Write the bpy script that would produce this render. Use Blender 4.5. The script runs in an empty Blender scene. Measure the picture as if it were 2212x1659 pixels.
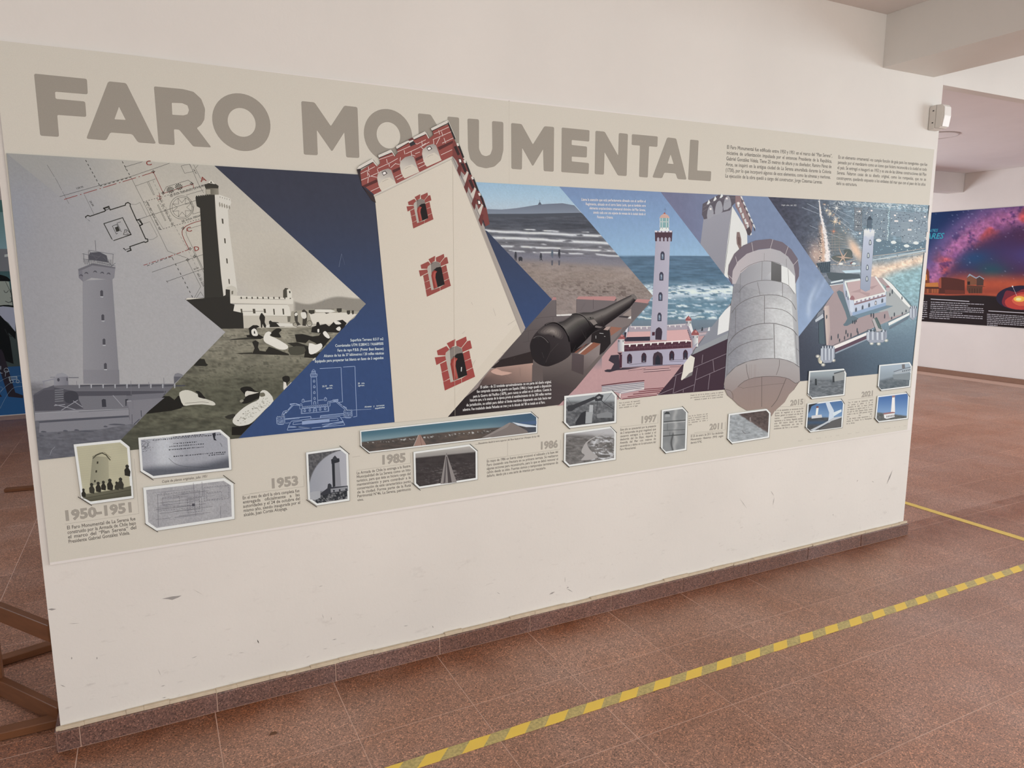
import bpy, bmesh, math, random
import numpy as np
from mathutils import Vector, Matrix
from mathutils.geometry import tessellate_polygon
random.seed(7)
SC = bpy.context.scene
COL = SC.collection
# ------------------------------------------------------------------ camera (fitted to the room: wall face y=0, floor z=0)
CX, CY, FPX = 1106.0, 829.5, 1542.627
YAW, PITCH, ROLL = .4667273, -.1606771, -.0005873
CAM = np.array([.3460, -2.4481, 1.48689])
def _rot():
    cy, sy = math.cos(YAW), math.sin(YAW); cp, sp = math.cos(PITCH), math.sin(PITCH); cr, sr = math.cos(ROLL), math.sin(ROLL)
    f = np.array([sy*cp, cy*cp, sp]); r = np.array([cy, -sy, 0.]); u = np.cross(r, f)
    return np.array([r*cr+u*sr, -r*sr+u*cr, f])
RM = _rot()
cd = bpy.data.cameras.new('camera'); cam = bpy.data.objects.new('camera', cd); COL.objects.link(cam)
cd.sensor_width = 36; cd.lens = FPX/2212*36; cd.clip_start = .05; cd.clip_end = 100
m = Matrix.Identity(4)
for i in range(3):
    m[i][0] = RM[0][i]; m[i][1] = RM[1][i]; m[i][2] = -RM[2][i]; m[i][3] = CAM[i]
cam.matrix_world = m
SC.camera = cam
SC.view_settings.view_transform = 'Standard'; SC.view_settings.look = 'None'
SC.view_settings.gamma = 1; SC.view_settings.use_curve_mapping = False
SC.view_settings.exposure = -0.55
# ------------------------------------------------------------------ light
W = bpy.data.worlds.new('daylight'); SC.world = W; W.use_nodes = True
W.node_tree.nodes['Background'].inputs[0].default_value = (.93, .96, 1, 1)
W.node_tree.nodes['Background'].inputs[1].default_value = .55
def area(name, loc, rot, sx, sy, power, col):
    l = bpy.data.lights.new(name, 'AREA'); l.shape = 'RECTANGLE'; l.size = sx; l.size_y = sy; l.energy = power; l.color = col
    o = bpy.data.objects.new(name, l); COL.objects.link(o); o.location = loc; o.rotation_euler = [math.radians(a) for a in rot]
    return o
# daylight through the big windows of the hall behind and to the right of the camera
area('window_daylight_back', (2.2, -6.3, 1.65), (88, 0, 0), 5.5, 1.8, 205, (1, .955, .90))
area('ceiling_lamp_front', (1.9, -2.7, 2.66), (0, 0, 0), 2.4, .35, 26, (1, .96, .90))
area('window_daylight_right', (8.4, -4.4, 1.5), (92, 0, 47), 3.0, 2.0, 218, (.86, .95, 1))
area('rear_room_fill', (7.2, 1.0, 2.6), (0, 0, 0), 2.2, 1.6, 40, (1, .97, .98))  # added fill light that brightens the rear room, stands for no known lamp
area('window_daylight_rear', (6.3, 6.1, 1.1), (-112, 0, 0), 3.4, 1.6, 290, (.90, .94, 1))
area('left_room_fill', (-1.6, 2.0, 2.6), (0, 0, 0), .8, .8, 42, (.82, .9, 1))  # added bluish fill, placed to lift the floor behind the wall's left end
area('cool_fill_left', (-3.2, -3.2, 1.5), (90, 0, -75), 2.4, 1.6, 34, (.85, .94, 1))  # weak fill added to cool the lower left of the wall, no window there
# ------------------------------------------------------------------ helpers
def lin(c):
    c = np.asarray(c, float)/255.
    return np.where(c <= .04045, c/12.92, ((c+.055)/1.055)**2.4)
def hx(s):
    return np.array([int(s[i:i+2], 16) for i in (0, 2, 4)], float)
K = np.array([1.14, 1.28, 1.39])           # print albedo = displayed colour * K (the walls' own .8 white shows as 218)
def alb(c):
    c = np.asarray(c, float); c = c*.88+.12*(c@np.array([.3, .59, .11]))[..., None]
    return np.clip(lin(c)*K, 0, .92)
def ray(x, y):
    return RM.T @ np.array([(x-CX)/FPX, -(y-CY)/FPX, 1.])
class Plane:       # maps a point of the photograph to a point of a real wall
    def __init__(s, axis, val, sign): s.axis, s.val, s.sign = axis, val, sign
    def p(s, x, y, dep=0.):
        d = ray(x, y); t = (s.val+s.sign*dep-CAM[s.axis])/d[s.axis]
        return CAM+d*t
    def many(s, X, Y, dep=0.):
        d = np.stack([(X-CX)/FPX, -(Y-CY)/FPX, np.ones_like(X)], -1) @ RM
        t = (s.val+s.sign*dep-CAM[s.axis])/d[..., s.axis]
        return CAM+d*t[..., None]
FRONT = Plane(1, 0., -1)
GALAXY = Plane(0, 10.343, -1)
LEFTP = Plane(1, 6.289, -1)
def link(name, me, parent=None, loc=None):
    o = bpy.data.objects.new(name, me); COL.objects.link(o)
    if parent is not None: o.parent = parent
    if loc is not None: o.location = loc
    return o
def tag(o, label=None, cat=None, group=None, kind=None):
    if label: o['label'] = label
    if cat: o['category'] = cat
    if group: o['group'] = group
    if kind: o['kind'] = kind
    return o
def empty(name, loc, label=None, cat=None, group=None):
    o = bpy.data.objects.new(name, None); COL.objects.link(o); o.location = loc; o.empty_display_size = .1
    return tag(o, label, cat, group)
class MB:          # box / prism collector
    def __init__(s): s.bm = bmesh.new()
    def box(s, a, b, bev=0, mat=None):
        r = bmesh.ops.create_cube(s.bm, size=1)
        for v in r['verts']:
            v.co = Vector([(a[i]+b[i])/2+v.co[i]*(b[i]-a[i]) for i in range(3)])
        if mat is not None: bmesh.ops.transform(s.bm, matrix=mat, verts=r['verts'])
        if bev:
            es = list({e for v in r['verts'] for e in v.link_edges})
            bmesh.ops.bevel(s.bm, geom=es, offset=bev, segments=2, affect='EDGES', profile=.5)
        return s
    def beam(s, A, B, w, h, bev=.003):
        A = Vector(A); B = Vector(B); d = (B-A); L = d.length; x = d.normalized(); y = Vector((0, 0, 1)).cross(x)
        y = y.normalized() if y.length > .01 else Vector((0, 1, 0)); z = x.cross(y)
        M = Matrix(((x.x, y.x, z.x, A.x), (x.y, y.y, z.y, A.y), (x.z, y.z, z.z, A.z), (0, 0, 0, 1)))
        return s.box((0, -w/2, -h/2), (L, w/2, h/2), bev, M)
    def build(s, name, mat, parent=None, loc=None, smooth=False):
        me = bpy.data.meshes.new(name); s.bm.to_mesh(me); s.bm.free(); me.materials.append(mat)
        if smooth:
            for p in me.polygons: p.use_smooth = True
        return link(name, me, parent, loc)
# ------------------------------------------------------------------ materials
def newmat(name, rough=.6, spec=.3):
    mt = bpy.data.materials.new(name); mt.use_nodes = True; nt = mt.node_tree; b = nt.nodes['Principled BSDF']
    b.inputs['Roughness'].default_value = rough; b.inputs['Specular IOR Level'].default_value = spec
    return mt, nt, b
def nd(nt, t, **k):
    n = nt.nodes.new(t)
    for a, v in k.items(): setattr(n, a, v)
    return n
def noise(nt, scale, detail=4, rough=.55, vec=None, stretch=None):
    n = nd(nt, 'ShaderNodeTexNoise'); n.inputs['Scale'].default_value = scale; n.inputs['Detail'].default_value = detail; n.inputs['Roughness'].default_value = rough
    tc = nd(nt, 'ShaderNodeTexCoord'); src = tc.outputs['Object']
    if stretch:
        mp = nd(nt, 'ShaderNodeMapping'); mp.inputs['Scale'].default_value = stretch; nt.links.new(src, mp.inputs[0]); src = mp.outputs[0]
    nt.links.new(src, n.inputs['Vector'])
    return n.outputs['Fac']
def ramp(nt, fac, stops):
    r = nd(nt, 'ShaderNodeValToRGB'); e = r.color_ramp.elements
    while len(e) > 1: e.remove(e[-1])
    e[0].position = stops[0][0]; e[0].color = (*stops[0][1], 1)
    for p, c in stops[1:]:
        q = e.new(p); q.color = (*c, 1)
    nt.links.new(fac, r.inputs[0])
    return r.outputs[0]
def mix(nt, a, b, fac, mode='MIX'):
    n = nd(nt, 'ShaderNodeMix', data_type='RGBA', blend_type=mode)
    for s, v in ((0, fac), (6, a), (7, b)):
        if hasattr(v, 'links'): nt.links.new(v, n.inputs[s])
        elif s == 0: n.inputs[0].default_value = v
        else: n.inputs[s].default_value = (*v, 1)
    return n.outputs[2]
def bump(nt, b, fac, dist, strength=.4):
    n = nd(nt, 'ShaderNodeBump'); n.inputs['Distance'].default_value = dist; n.inputs['Strength'].default_value = strength
    nt.links.new(fac, n.inputs['Height']); nt.links.new(n.outputs[0], b.inputs['Normal'])
# printed vinyl: colours come with the geometry (flat print), the nodes add fine grain
def print_mat(name, rough=.5):
    mt, nt, b = newmat(name, rough, .10)
    at = nd(nt, 'ShaderNodeVertexColor', layer_name='ink')
    g = ramp(nt, noise(nt, 900, 2), [(.3, (.93,)*3), (.7, (1.05,)*3)])
    nt.links.new(mix(nt, at.outputs[0], g, .8, 'MULTIPLY'), b.inputs['Base Color'])
    bump(nt, b, noise(nt, 14, 3), .002, .12)
    return mt
PRINT = print_mat('printed_vinyl')
# painted plaster with scuffs
def wall_mat(name, base, scuff=True, band=None):
    mt, nt, b = newmat(name, .55, .3)
    c = mix(nt, base, tuple(x*.93 for x in base), ramp(nt, noise(nt, 1.3, 5), [(.35, (0,)*3), (.7, (1,)*3)]))
    if scuff:
        # grey rubbed marks, denser near the skirting
        n1 = ramp(nt, noise(nt, 7, 6, .7, stretch=(1, 1, 2.2)), [(.60, (0,)*3), (.72, (.5,)*3)])
        n2 = ramp(nt, noise(nt, 30, 4, .6, stretch=(.55, 1, 2.2)), [(.63, (0,)*3), (.74, (1,)*3)])
        geo = nd(nt, 'ShaderNodeNewGeometry'); sp = nd(nt, 'ShaderNodeSeparateXYZ'); nt.links.new(geo.outputs['Position'], sp.inputs[0])
        low = nd(nt, 'ShaderNodeMapRange'); low.inputs['From Min'].default_value = .75; low.inputs['From Max'].default_value = .1
        low.inputs['To Max'].default_value = .7; nt.links.new(sp.outputs[2], low.inputs[0])
        f = mix(nt, n1, n2, .5, 'ADD'); f2 = mix(nt, (0, 0, 0), f, low.outputs[0])
        c = mix(nt, c, (.38, .36, .34), f2)
    nt.links.new(c, b.inputs['Base Color'])
    bump(nt, b, noise(nt, 60, 4), .002, .25)
    return mt
WALL = wall_mat('painted_plaster', (.79, .780, .742))
WALLB = wall_mat('painted_plaster_rear', (.78, .74, .71), False)
CEIL = wall_mat('ceiling_paint', (.76, .72, .70), False)
CEIL2 = wall_mat('ceiling_paint_rear', (.82, .80, .80), False)
def terrazzo(name, dark=1., tint=(1, 1, 1)):
    mt, nt, b = newmat(name, .33, .55)
    oi = nd(nt, 'ShaderNodeObjectInfo')
    geo = nd(nt, 'ShaderNodeNewGeometry')
    def nz(scale, det, ro=.6):
        n = nd(nt, 'ShaderNodeTexNoise'); n.inputs['Scale'].default_value = scale; n.inputs['Detail'].default_value = det; n.inputs['Roughness'].default_value = ro
        nt.links.new(geo.outputs['Position'], n.inputs['Vector']); return n.outputs['Fac']
    def T(c): return tuple(dark*x*t for x, t in zip(c, tint))
    base = ramp(nt, nz(1.7, 4), [(.32, T((.325, .158, .096))), (.5, T((.372, .202, .138))), (.68, T((.395, .238, .180)))])
    vo = nd(nt, 'ShaderNodeTexVoronoi'); vo.inputs['Scale'].default_value = 290; nt.links.new(geo.outputs['Position'], vo.inputs['Vector'])
    sc = nd(nt, 'ShaderNodeSeparateColor'); nt.links.new(vo.outputs['Color'], sc.inputs[0])
    chips = ramp(nt, sc.outputs[0], [(.06, (.42,)*3), (.20, (.76,)*3), (.45, (.95,)*3), (.72, (1.08, 1.06, 1.04)), (.86, (1.35, 1.3, 1.25)), (.97, (2.0, 1.9, 1.75))])
    c = mix(nt, base, chips, 1., 'MULTIPLY')
    if name == 'terrazzo_tile':      # brown dirt trodden in along the foot of the display wall
        sp = nd(nt, 'ShaderNodeSeparateXYZ'); nt.links.new(geo.outputs['Position'], sp.inputs[0])
        mr = nd(nt, 'ShaderNodeMapRange', interpolation_type='SMOOTHSTEP'); mr.inputs['From Min'].default_value = -.30; mr.inputs['From Max'].default_value = -.04; nt.links.new(sp.outputs[1], mr.inputs[0])
        m2 = nd(nt, 'ShaderNodeMath', operation='LESS_THAN'); nt.links.new(sp.outputs[1], m2.inputs[0]); m2.inputs[1].default_value = .1
        m3 = nd(nt, 'ShaderNodeMath', operation='MULTIPLY'); nt.links.new(mr.outputs[0], m3.inputs[0]); nt.links.new(m2.outputs[0], m3.inputs[1])
        c = mix(nt, c, mix(nt, c, (.62, .44, .30), 1., 'MULTIPLY'), mix(nt, (0, 0, 0), ramp(nt, nz(3.1, 4), [(.34, (.25,)*3), (.62, (1,)*3)]), m3.outputs[0]))
    tv = nd(nt, 'ShaderNodeMapRange'); tv.inputs['To Min'].default_value = .90; tv.inputs['To Max'].default_value = 1.08; nt.links.new(oi.outputs['Random'], tv.inputs[0])
    c = mix(nt, c, tv.outputs[0], 1., 'MULTIPLY')
    nt.links.new(c, b.inputs['Base Color'])
    rr = nd(nt, 'ShaderNodeMapRange'); rr.inputs['To Min'].default_value = .30; rr.inputs['To Max'].default_value = .48
    nt.links.new(nz(5, 4), rr.inputs[0]); nt.links.new(rr.outputs[0], b.inputs['Roughness'])
    bump(nt, b, nz(150, 3), .0008, .10)
    return mt
TILE = terrazzo('terrazzo_tile')
SKIRT = terrazzo('terrazzo_skirting', .50, (.95, .96, 1.15))
def flat(name, col, rough=.6, var=.12, scale=20, spec=.3, stretch=None):
    mt, nt, b = newmat(name, rough, spec)
    c = mix(nt, tuple(x*(1-var) for x in col), tuple(min(1, x*(1+var)) for x in col), noise(nt, scale, 4, stretch=stretch))
    nt.links.new(c, b.inputs['Base Color'])
    return mt
GROUT = flat('grout', (.64, .44, .355), .9)
MORTAR = flat('skirting_mortar', (.62, .53, .40), .85, .2, 40)
WHITE = flat('white_plastic', (.72, .70, .66), .4, .04)
WOOD = flat('varnished_wood', (.19, .080, .036), .4, .3, 9, stretch=(1, 1, 6))
EDGE = flat('foam_board_edge', (.80, .79, .77), .6, .03)
DARKM = flat('dark_slot', (.05, .05, .05), .6)
STAIN = flat('dried_dirt', (.16, .085, .05), .9, .3, 60)
# ------------------------------------------------------------------ setting
XC = 3.582; ZC = 2.68; ZC2 = 2.752
def struct(name, mb, mat, parent=None, kind=True, loc=None):
    o = mb.build(name, mat, parent, loc)
    if kind: o['kind'] = 'structure'
    return o
# display wall, with a slightly uneven painted end on the left
wall = struct('wall_front', MB().box((0, 0, 0), (4.052, .14, ZC+.1)), WALL)
struct('trim_1', MB().box((3.582, -6.45, 2.44), (3.970, -.0005, ZC+.1)), WALL)        # ceiling beam
struct('trim_2', MB().box((4.0525, 0, 2.412), (10.34, .06, ZC2+.1)), WALL)            # lintel that goes on past the wall's end
struct('trim_3', MB().box((3.5, 3.73, 2.505), (10.34, 3.95, ZC2+.1)), WALLB)          # far ceiling beam
struct('ceiling', MB().box((-3.4, -6.45, ZC), (3.581, -.0005, ZC+.1)).box((3.971, -6.45, ZC), (10.34, -.0005, ZC+.1)), CEIL)
struct('ceiling', MB().box((-3.4, .1405, ZC2), (10.34, 3.7295, ZC2+.1)).box((-3.4, 3.9505, ZC2), (10.34, 6.3, ZC2+.1)), CEIL2)
wr = struct('wall_right', MB().box((10.343, -6.6, 0), (10.5, 6.5, 2.9)), WALLB)
struct('wall_rear', MB().box((-3.5, 6.3, 0), (10.34, 6.45, 2.9)), WALLB)
struct('wall_left', MB().box((-3.6, -6.6, 0), (-3.45, 6.45, 2.9)), WALLB)
struct('baseboard_right', MB().box((10.318, -6.5, 0), (10.342, 6.29, .068), .004), flat('far_skirting', (.25, .14, .095), .5))
# skirting of the display wall: separate terrazzo pieces
bb = bpy.data.objects.new('baseboard_front', None); COL.objects.link(bb); bb['kind'] = 'structure'; bb.location = (0, 0, 0)
xs = [-.012, .051, .451, .852, 1.256, 1.654, 2.058, 2.454, 2.86, 3.272, 3.676, 4.072]
for i in range(len(xs)-1):
    MB().box((xs[i]+.0016, -.021, .002), (xs[i+1]-.0016, -.0008, .068), .0022).build('skirting_tile', SKIRT, bb)
MB().box((-.0115, -.0175, 0), (4.0715, -.0006, .066)).build('grout_bed', GROUT, bb)
mb = MB()
x = -.012
rr = random.Random(3)
while x < 4.068:          # crumbly mortar line between paint and skirting
    w = rr.uniform(.05, .16); x2 = min(4.07, x+w); top = .0755+rr.uniform(0, .0055)
    mb.box((x, -.012-rr.uniform(0, .004), .0655), (x2, -.0006, top), .0015); x = x2
mb.build('mortar_line', MORTAR, bb)
MB().box((-.016, -.016, .0), (-.0006, .14, .07), .003).build('end_skirting', SKIRT, bb)
MB().box((4.0525, .0, .0), (4.072, .14, .072), .004).build('end_skirting', SKIRT, bb)
# floor: grout slab + terrazzo tiles 40 cm
T = .4; OX, OY = .842, .025
floor = struct('floor', MB().box((-3.5, -6.6, -.1), (10.34, 6.3, -.0004)), GROUT)
def proj(P):
    q = RM @ (np.array(P)-CAM)
    if q[2] < .1: return None
    return CX+FPX*q[0]/q[2], CY-FPX*q[1]/q[2]
def seen(x, y):
    a = proj((x, y, 0))
    if a is None or not (-160 < a[0] < 2372 and 0 < a[1] < 1900): return False
    if y > 0:
        t = -CAM[1]/(y-CAM[1]); xx = CAM[0]+(x-CAM[0])*t
        if .15 < xx < 3.9: return False
    return True
tiles = []; rest = []
for i in range(-11, 25):
    for j in range(-17, 16):
        x = OX+i*T+T/2; y = OY+j*T+T/2
        if x > 10.2 or y > 6.2 or x < -3.4: continue
        if any(seen(x+a, y+b) for a in (-.2, 0, .2) for b in (-.2, 0, .2)): tiles.append((math.hypot(x-CAM[0], y-CAM[1]), x, y))
        else: rest.append((x, y))
tiles.sort()
tm = bpy.data.meshes.new('terrazzo_tile'); b_ = bmesh.new(); bmesh.ops.create_cube(b_, size=1)
for v in b_.verts: v.co = Vector((v.co.x*(T-.0022), v.co.y*(T-.0022), v.co.z*.004-.002))
bmesh.ops.bevel(b_, geom=[e for e in b_.edges if all(v.co.z > -.001 for v in e.verts)], offset=.0006, segments=1, affect='EDGES')
b_.to_mesh(tm); b_.free(); tm.materials.append(TILE)
rt = random.Random(5)
for d, x, y in tiles[:290]:
    o = link('terrazzo_tile', tm, floor, (x, y, rt.uniform(-.0001, .0002)))
    o.rotation_euler = (rt.uniform(-.0004, .0004), rt.uniform(-.0004, .0004), 0)
rest += [(x, y) for d, x, y in tiles[290:]]
b_ = bmesh.new()
for x, y in rest:
    h = (T-.0022)/2
    f = b_.faces.new([b_.verts.new(c) for c in ((x-h, y-h, 0), (x+h, y-h, 0), (x+h, y+h, 0), (x-h, y+h, 0))])
    g = bmesh.ops.extrude_face_region(b_, geom=[f])
    for v in g['geom']:
        if isinstance(v, bmesh.types.BMVert): v.co.z -= .003
me = bpy.data.meshes.new('terrazzo_tile_field'); bmesh.ops.recalc_face_normals(b_, faces=b_.faces); b_.to_mesh(me); b_.free(); me.materials.append(TILE)
o = link('terrazzo_tile_field', me, floor); o['kind'] = 'stuff'
# ------------------------------------------------------------------ print canvas
FR = dict(px=(0, 0, 1), A0=(0, 0, 3.95), A1=(0, 400, 3.95), A2=(0, 800, 3.95), B0=(540, 160, 3.95), B1=(540, 560, 3.95), B2=(540, 880, 3.95),
          C0=(1000, 360, 3.95), C1=(1000, 720, 3.95), D0=(1500, 400, 3.95), D1=(1500, 760, 3.95), T=(940, 200, 3.568), T4=(1540, 290, 4.424),
          G5=(780, 680, 5.267), G6=(560, 720, 7.373), G7=(100, 340, 5.185), G8=(1300, 660, 7.539), H1=(1700, 420, 7.135), H2=(1720, 600, 7.9),
          H3=(400, 640, 5.53), H4=(60, 780, 5.821), H5=(1560, 500, 4.147), H6=(1130, 620, 7.373), H7=(1960, 430, 5.722), H8=(400, 380, 5.184),
          L1=(0, 420, 3.318))
def fr(frame, pts):
    ox, oy, s = FR[frame]
    return [(ox+x/s, oy+y/s) for x, y in pts]
def smooth_pts(P, n=4, closed=True):
    out = []; N = len(P); rng = range(N) if closed else range(N-1)
    for i in rng:
        p0 = P[(i-1) % N] if closed or i > 0 else P[i]; p1 = P[i]; p2 = P[(i+1) % N]; p3 = P[(i+2) % N] if closed or i+2 < N else p2
        for k in range(n):
            t = k/n
            out.append(tuple(.5*((2*p1[a])+(-p0[a]+p2[a])*t+(2*p0[a]-5*p1[a]+4*p2[a]-p3[a])*t*t+(-p0[a]+3*p1[a]-3*p2[a]+p3[a])*t**3) for a in (0, 1)))
    if not closed: out.append(tuple(P[-1]))
    return out
def round_pts(P, r):
    out = []; N = len(P)
    for i in range(N):
        a = np.array(P[i-1], float); b = np.array(P[i], float); c = np.array(P[(i+1) % N], float)
        u = a-b; v = c-b; lu = np.linalg.norm(u); lv = np.linalg.norm(v); rr = min(r, lu*.45, lv*.45)
        p = b+u/lu*rr; q = b+v/lv*rr
        for t in (0, .25, .5, .75, 1): out.append(tuple((1-t)**2*p+2*t*(1-t)*b+t*t*q))
    return out
def inset(P, d):
    P = [np.array(p, float) for p in P]; N = len(P)
    ar = sum(P[i][0]*P[(i+1) % N][1]-P[(i+1) % N][0]*P[i][1] for i in range(N)); s = 1 if ar > 0 else -1
    out = []
    for i in range(N):
        a, b, c = P[i-1], P[i], P[(i+1) % N]
        u = (b-a)/np.linalg.norm(b-a); v = (c-b)/np.linalg.norm(c-b)
        n1 = np.array([-u[1], u[0]])*s; n2 = np.array([-v[1], v[0]])*s; k = n1+n2; k /= max(.3, np.dot(k, k)/2)
        out.append(tuple(b+k*d))
    return out
LV = 5e-6          # thickness of one printed layer
class Canvas:
    def __init__(s, plane, root, origin, depth0):
        s.pl, s.root, s.o, s.d = plane, root, np.array(origin, float), depth0; s.V = None; s.d0 = depth0
    def lvl(s, n): s.d = s.d0+n*LV
    def begin(s, name, parent=None, label=None, lv=None):
        s.end()
        if lv is not None: s.lvl(lv)
        s.V = []; s.F = []; s.C = []; s.name = name; s.par = parent or s.root; s.lab = label; s.big = []
    def up(s, k=1): s.d += LV*k
    def w(s, x, y):
        q = s.pl.p(x, y, s.d)-s.o; q[s.pl.axis] = s.pl.sign*s.d
        return q
    def tri(s, loops, col, grad=None, up=True):
        """loops: photo points (outer, holes); grad=(A,B,colB): colour runs from col at A to colB at B"""
        if up: s.up()
        flat_ = [p for l in loops for p in l]
        P3 = [[Vector((p[0], p[1], 0)) for p in l] for l in loops]
        try: T_ = tessellate_polygon(P3)
        except Exception: return
        b = len(s.V); s.V += [s.w(*p) for p in flat_]
        ca = alb(col)
        if grad is not None:
            A, B, cb = grad; A = np.array(A, float); B = np.array(B, float); cb = alb(cb); L2 = np.dot(B-A, B-A)
            pc = [ca+(cb-ca)*np.clip(np.dot(np.array(p)-A, B-A)/L2, 0, 1) for p in flat_]
        else: pc = [ca]*len(flat_)
        for t in T_:
            p = [flat_[i] for i in t]
            ar = (p[1][0]-p[0][0])*(p[2][1]-p[0][1])-(p[2][0]-p[0][0])*(p[1][1]-p[0][1])
            if abs(ar) < 1e-4: continue
            t = t if ar < 0 else (t[0], t[2], t[1])
            s.F.append([b+i for i in t]); s.C += [pc[i] for i in t]
    def P(s, frame, col, pts, r=0, sm=0, grad=None, holes=(), up=True):
        if isinstance(col, str): col = hx(col)
        L = [fr(frame, pts)]+[fr(frame, h) for h in holes]
        if sm: L = [smooth_pts(l, sm) for l in L]
        if r: L = [round_pts(l, r) for l in L]
        if grad is not None:
            g = fr(frame, grad[:2]); grad = (g[0], g[1], hx(grad[2]) if isinstance(grad[2], str) else grad[2])
        s.tri(L, col, grad, up)
    def L(s, frame, col, pts, w=1., closed=False, sm=0, dash=None, up=True):
        """stroke of width w photo pixels"""
        if isinstance(col, str): col = hx(col)
        if up: s.up()
        pts = fr(frame, pts)
        if sm: pts = smooth_pts(pts, sm, closed)
        if closed: pts = pts+[pts[0]]
        P = [np.array(p, float) for p in pts]
        if dash:
            segs = []; on = True; left = dash[0]; k = 0; cur = [P[0]]
            for i in range(len(P)-1):
                a, b = P[i], P[i+1]; L_ = np.linalg.norm(b-a); pos = 0
                while L_-pos > left:
                    pos += left; q = a+(b-a)*pos/L_
                    if on: cur.append(q); segs.append(cur)
                    cur = [q]; on = not on; k += 1; left = dash[k % len(dash)]
                left -= L_-pos
                if on: cur.append(b)
            if on and len(cur) > 1: segs.append(cur)
        else: segs = [P]
        for S in segs:
            for i in range(len(S)-1):
                a, b = S[i], S[i+1]; dd = b-a; l = np.linalg.norm(dd)
                if l < 1e-6: continue
                n = np.array([-dd[1], dd[0]])/l*w/2; e = dd/l*(w*.3 if len(S) > 2 else 0)
                s.tri([[tuple(a-n-e), tuple(b-n+e), tuple(b+n+e), tuple(a+n-e)]], col, None, False)
    def grid(s, quad, step, fn, clip=None):
        """painted photograph: quad = photo points TL,TR,BR,BL; fn(X,Y)->0..255 colours; clip = convex photo polygon"""
        s.up(); q = [np.array(p, float) for p in quad]
        nx = int(max(np.linalg.norm(q[1]-q[0]), np.linalg.norm(q[2]-q[3]))/step)+1; ny = int(max(np.linalg.norm(q[3]-q[0]), np.linalg.norm(q[2]-q[1]))/step)+1
        U, V_ = np.meshgrid(np.linspace(0, 1, nx+1), np.linspace(0, 1, ny+1))
        XY = (q[0]*((1-U)*(1-V_))[..., None]+q[1]*(U*(1-V_))[..., None]+q[2]*(U*V_)[..., None]+q[3]*((1-U)*V_)[..., None])
        X, Y = XY[..., 0], XY[..., 1]
        C = alb(np.clip(fn(X, Y), 0, 255)); W_ = s.pl.many(X, Y, s.d)-s.o; W_[..., s.pl.axis] = s.pl.sign*s.d
        idx = np.arange((nx+1)*(ny+1)).reshape(ny+1, nx+1)
        a, b, c, d = idx[:-1, :-1].ravel(), idx[:-1, 1:].ravel(), idx[1:, 1:].ravel(), idx[1:, :-1].ravel()
        quads = np.stack([a, d, c, b], 1)
        FX, FY = X.ravel(), Y.ravel(); CF = C.reshape(-1, 3)
        if clip is not None:
            cp = [np.array(p, float) for p in clip]; n = len(cp)
            ar = sum(cp[i][0]*cp[(i+1) % n][1]-cp[(i+1) % n][0]*cp[i][1] for i in range(n)); sg = 1 if ar > 0 else -1
            D = np.stack([sg*((cp[(i+1) % n][0]-cp[i][0])*(FY-cp[i][1])-(cp[(i+1) % n][1]-cp[i][1])*(FX-cp[i][0])) for i in range(n)])
            inside = (D >= 0).all(0); qi = inside[quads].all(1)
            out = (D[:, quads] < 0).all(2).any(0)
            for f in quads[~qi & ~out]:
                poly = [(FX[i], FY[i], *CF[i]) for i in f]
                for i in range(n):
                    A, B = cp[i], cp[(i+1) % n]; res = []
                    dd = [sg*((B[0]-A[0])*(p[1]-A[1])-(B[1]-A[1])*(p[0]-A[0])) for p in poly]
                    for k in range(len(poly)):
                        p, r = poly[k], poly[(k+1) % len(poly)]; dp, dr = dd[k], dd[(k+1) % len(poly)]
                        if dp >= 0: res.append(p)
                        if (dp >= 0) != (dr >= 0):
                            t = dp/(dp-dr); res.append(tuple(p[j]+(r[j]-p[j])*t for j in range(5)))
                    poly = res
                    if len(poly) < 3: break
                if len(poly) >= 3:
                    b0 = len(s.V); s.V += [s.w(p[0], p[1]) for p in poly]; s.F.append(list(range(b0, b0+len(poly)))); s.C += [np.array(p[2:]) for p in poly]
            quads = quads[qi]
        s.big.append((W_.reshape(-1, 3), quads, CF))
    def end(s):
        if s.V is None: return None
        V = [np.array(s.V).reshape(-1, 3)]; base = len(s.V)
        lt = [len(f) for f in s.F]; li = [i for f in s.F for i in f]; cc = [np.array(s.C).reshape(-1, 3)]
        li = [np.array(li, dtype=np.int64)]; lt = [np.array(lt, dtype=np.int64)]
        for W_, q, CF in s.big:
            used = np.unique(q); mp = np.zeros(len(W_), dtype=np.int64); mp[used] = np.arange(len(used))
            V.append(W_[used]); li.append((mp[q]+base).ravel()); lt.append(np.full(len(q), 4)); cc.append(CF[q.ravel()]); base += len(used)
        V = np.concatenate(V); li = np.concatenate(li); lt = np.concatenate(lt); cc = np.concatenate(cc)
        me = bpy.data.meshes.new(s.name)
        me.vertices.add(len(V)); me.vertices.foreach_set('co', V.ravel().astype(np.float32))
        me.loops.add(len(li)); me.loops.foreach_set('vertex_index', li.astype(np.int32))
        me.polygons.add(len(lt)); me.polygons.foreach_set('loop_start', np.concatenate([[0], np.cumsum(lt)[:-1]]).astype(np.int32))
        me.update(calc_edges=True)
        at = me.color_attributes.new('ink', 'FLOAT_COLOR', 'CORNER')
        at.data.foreach_set('color', np.concatenate([cc, np.ones((len(cc), 1))], 1).ravel().astype(np.float32))
        me.materials.append(PRINT)
        o = link(s.name, me, s.par)
        if s.lab: o['label'] = s.lab
        s.V = None; s.up(3)
        return o
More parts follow.
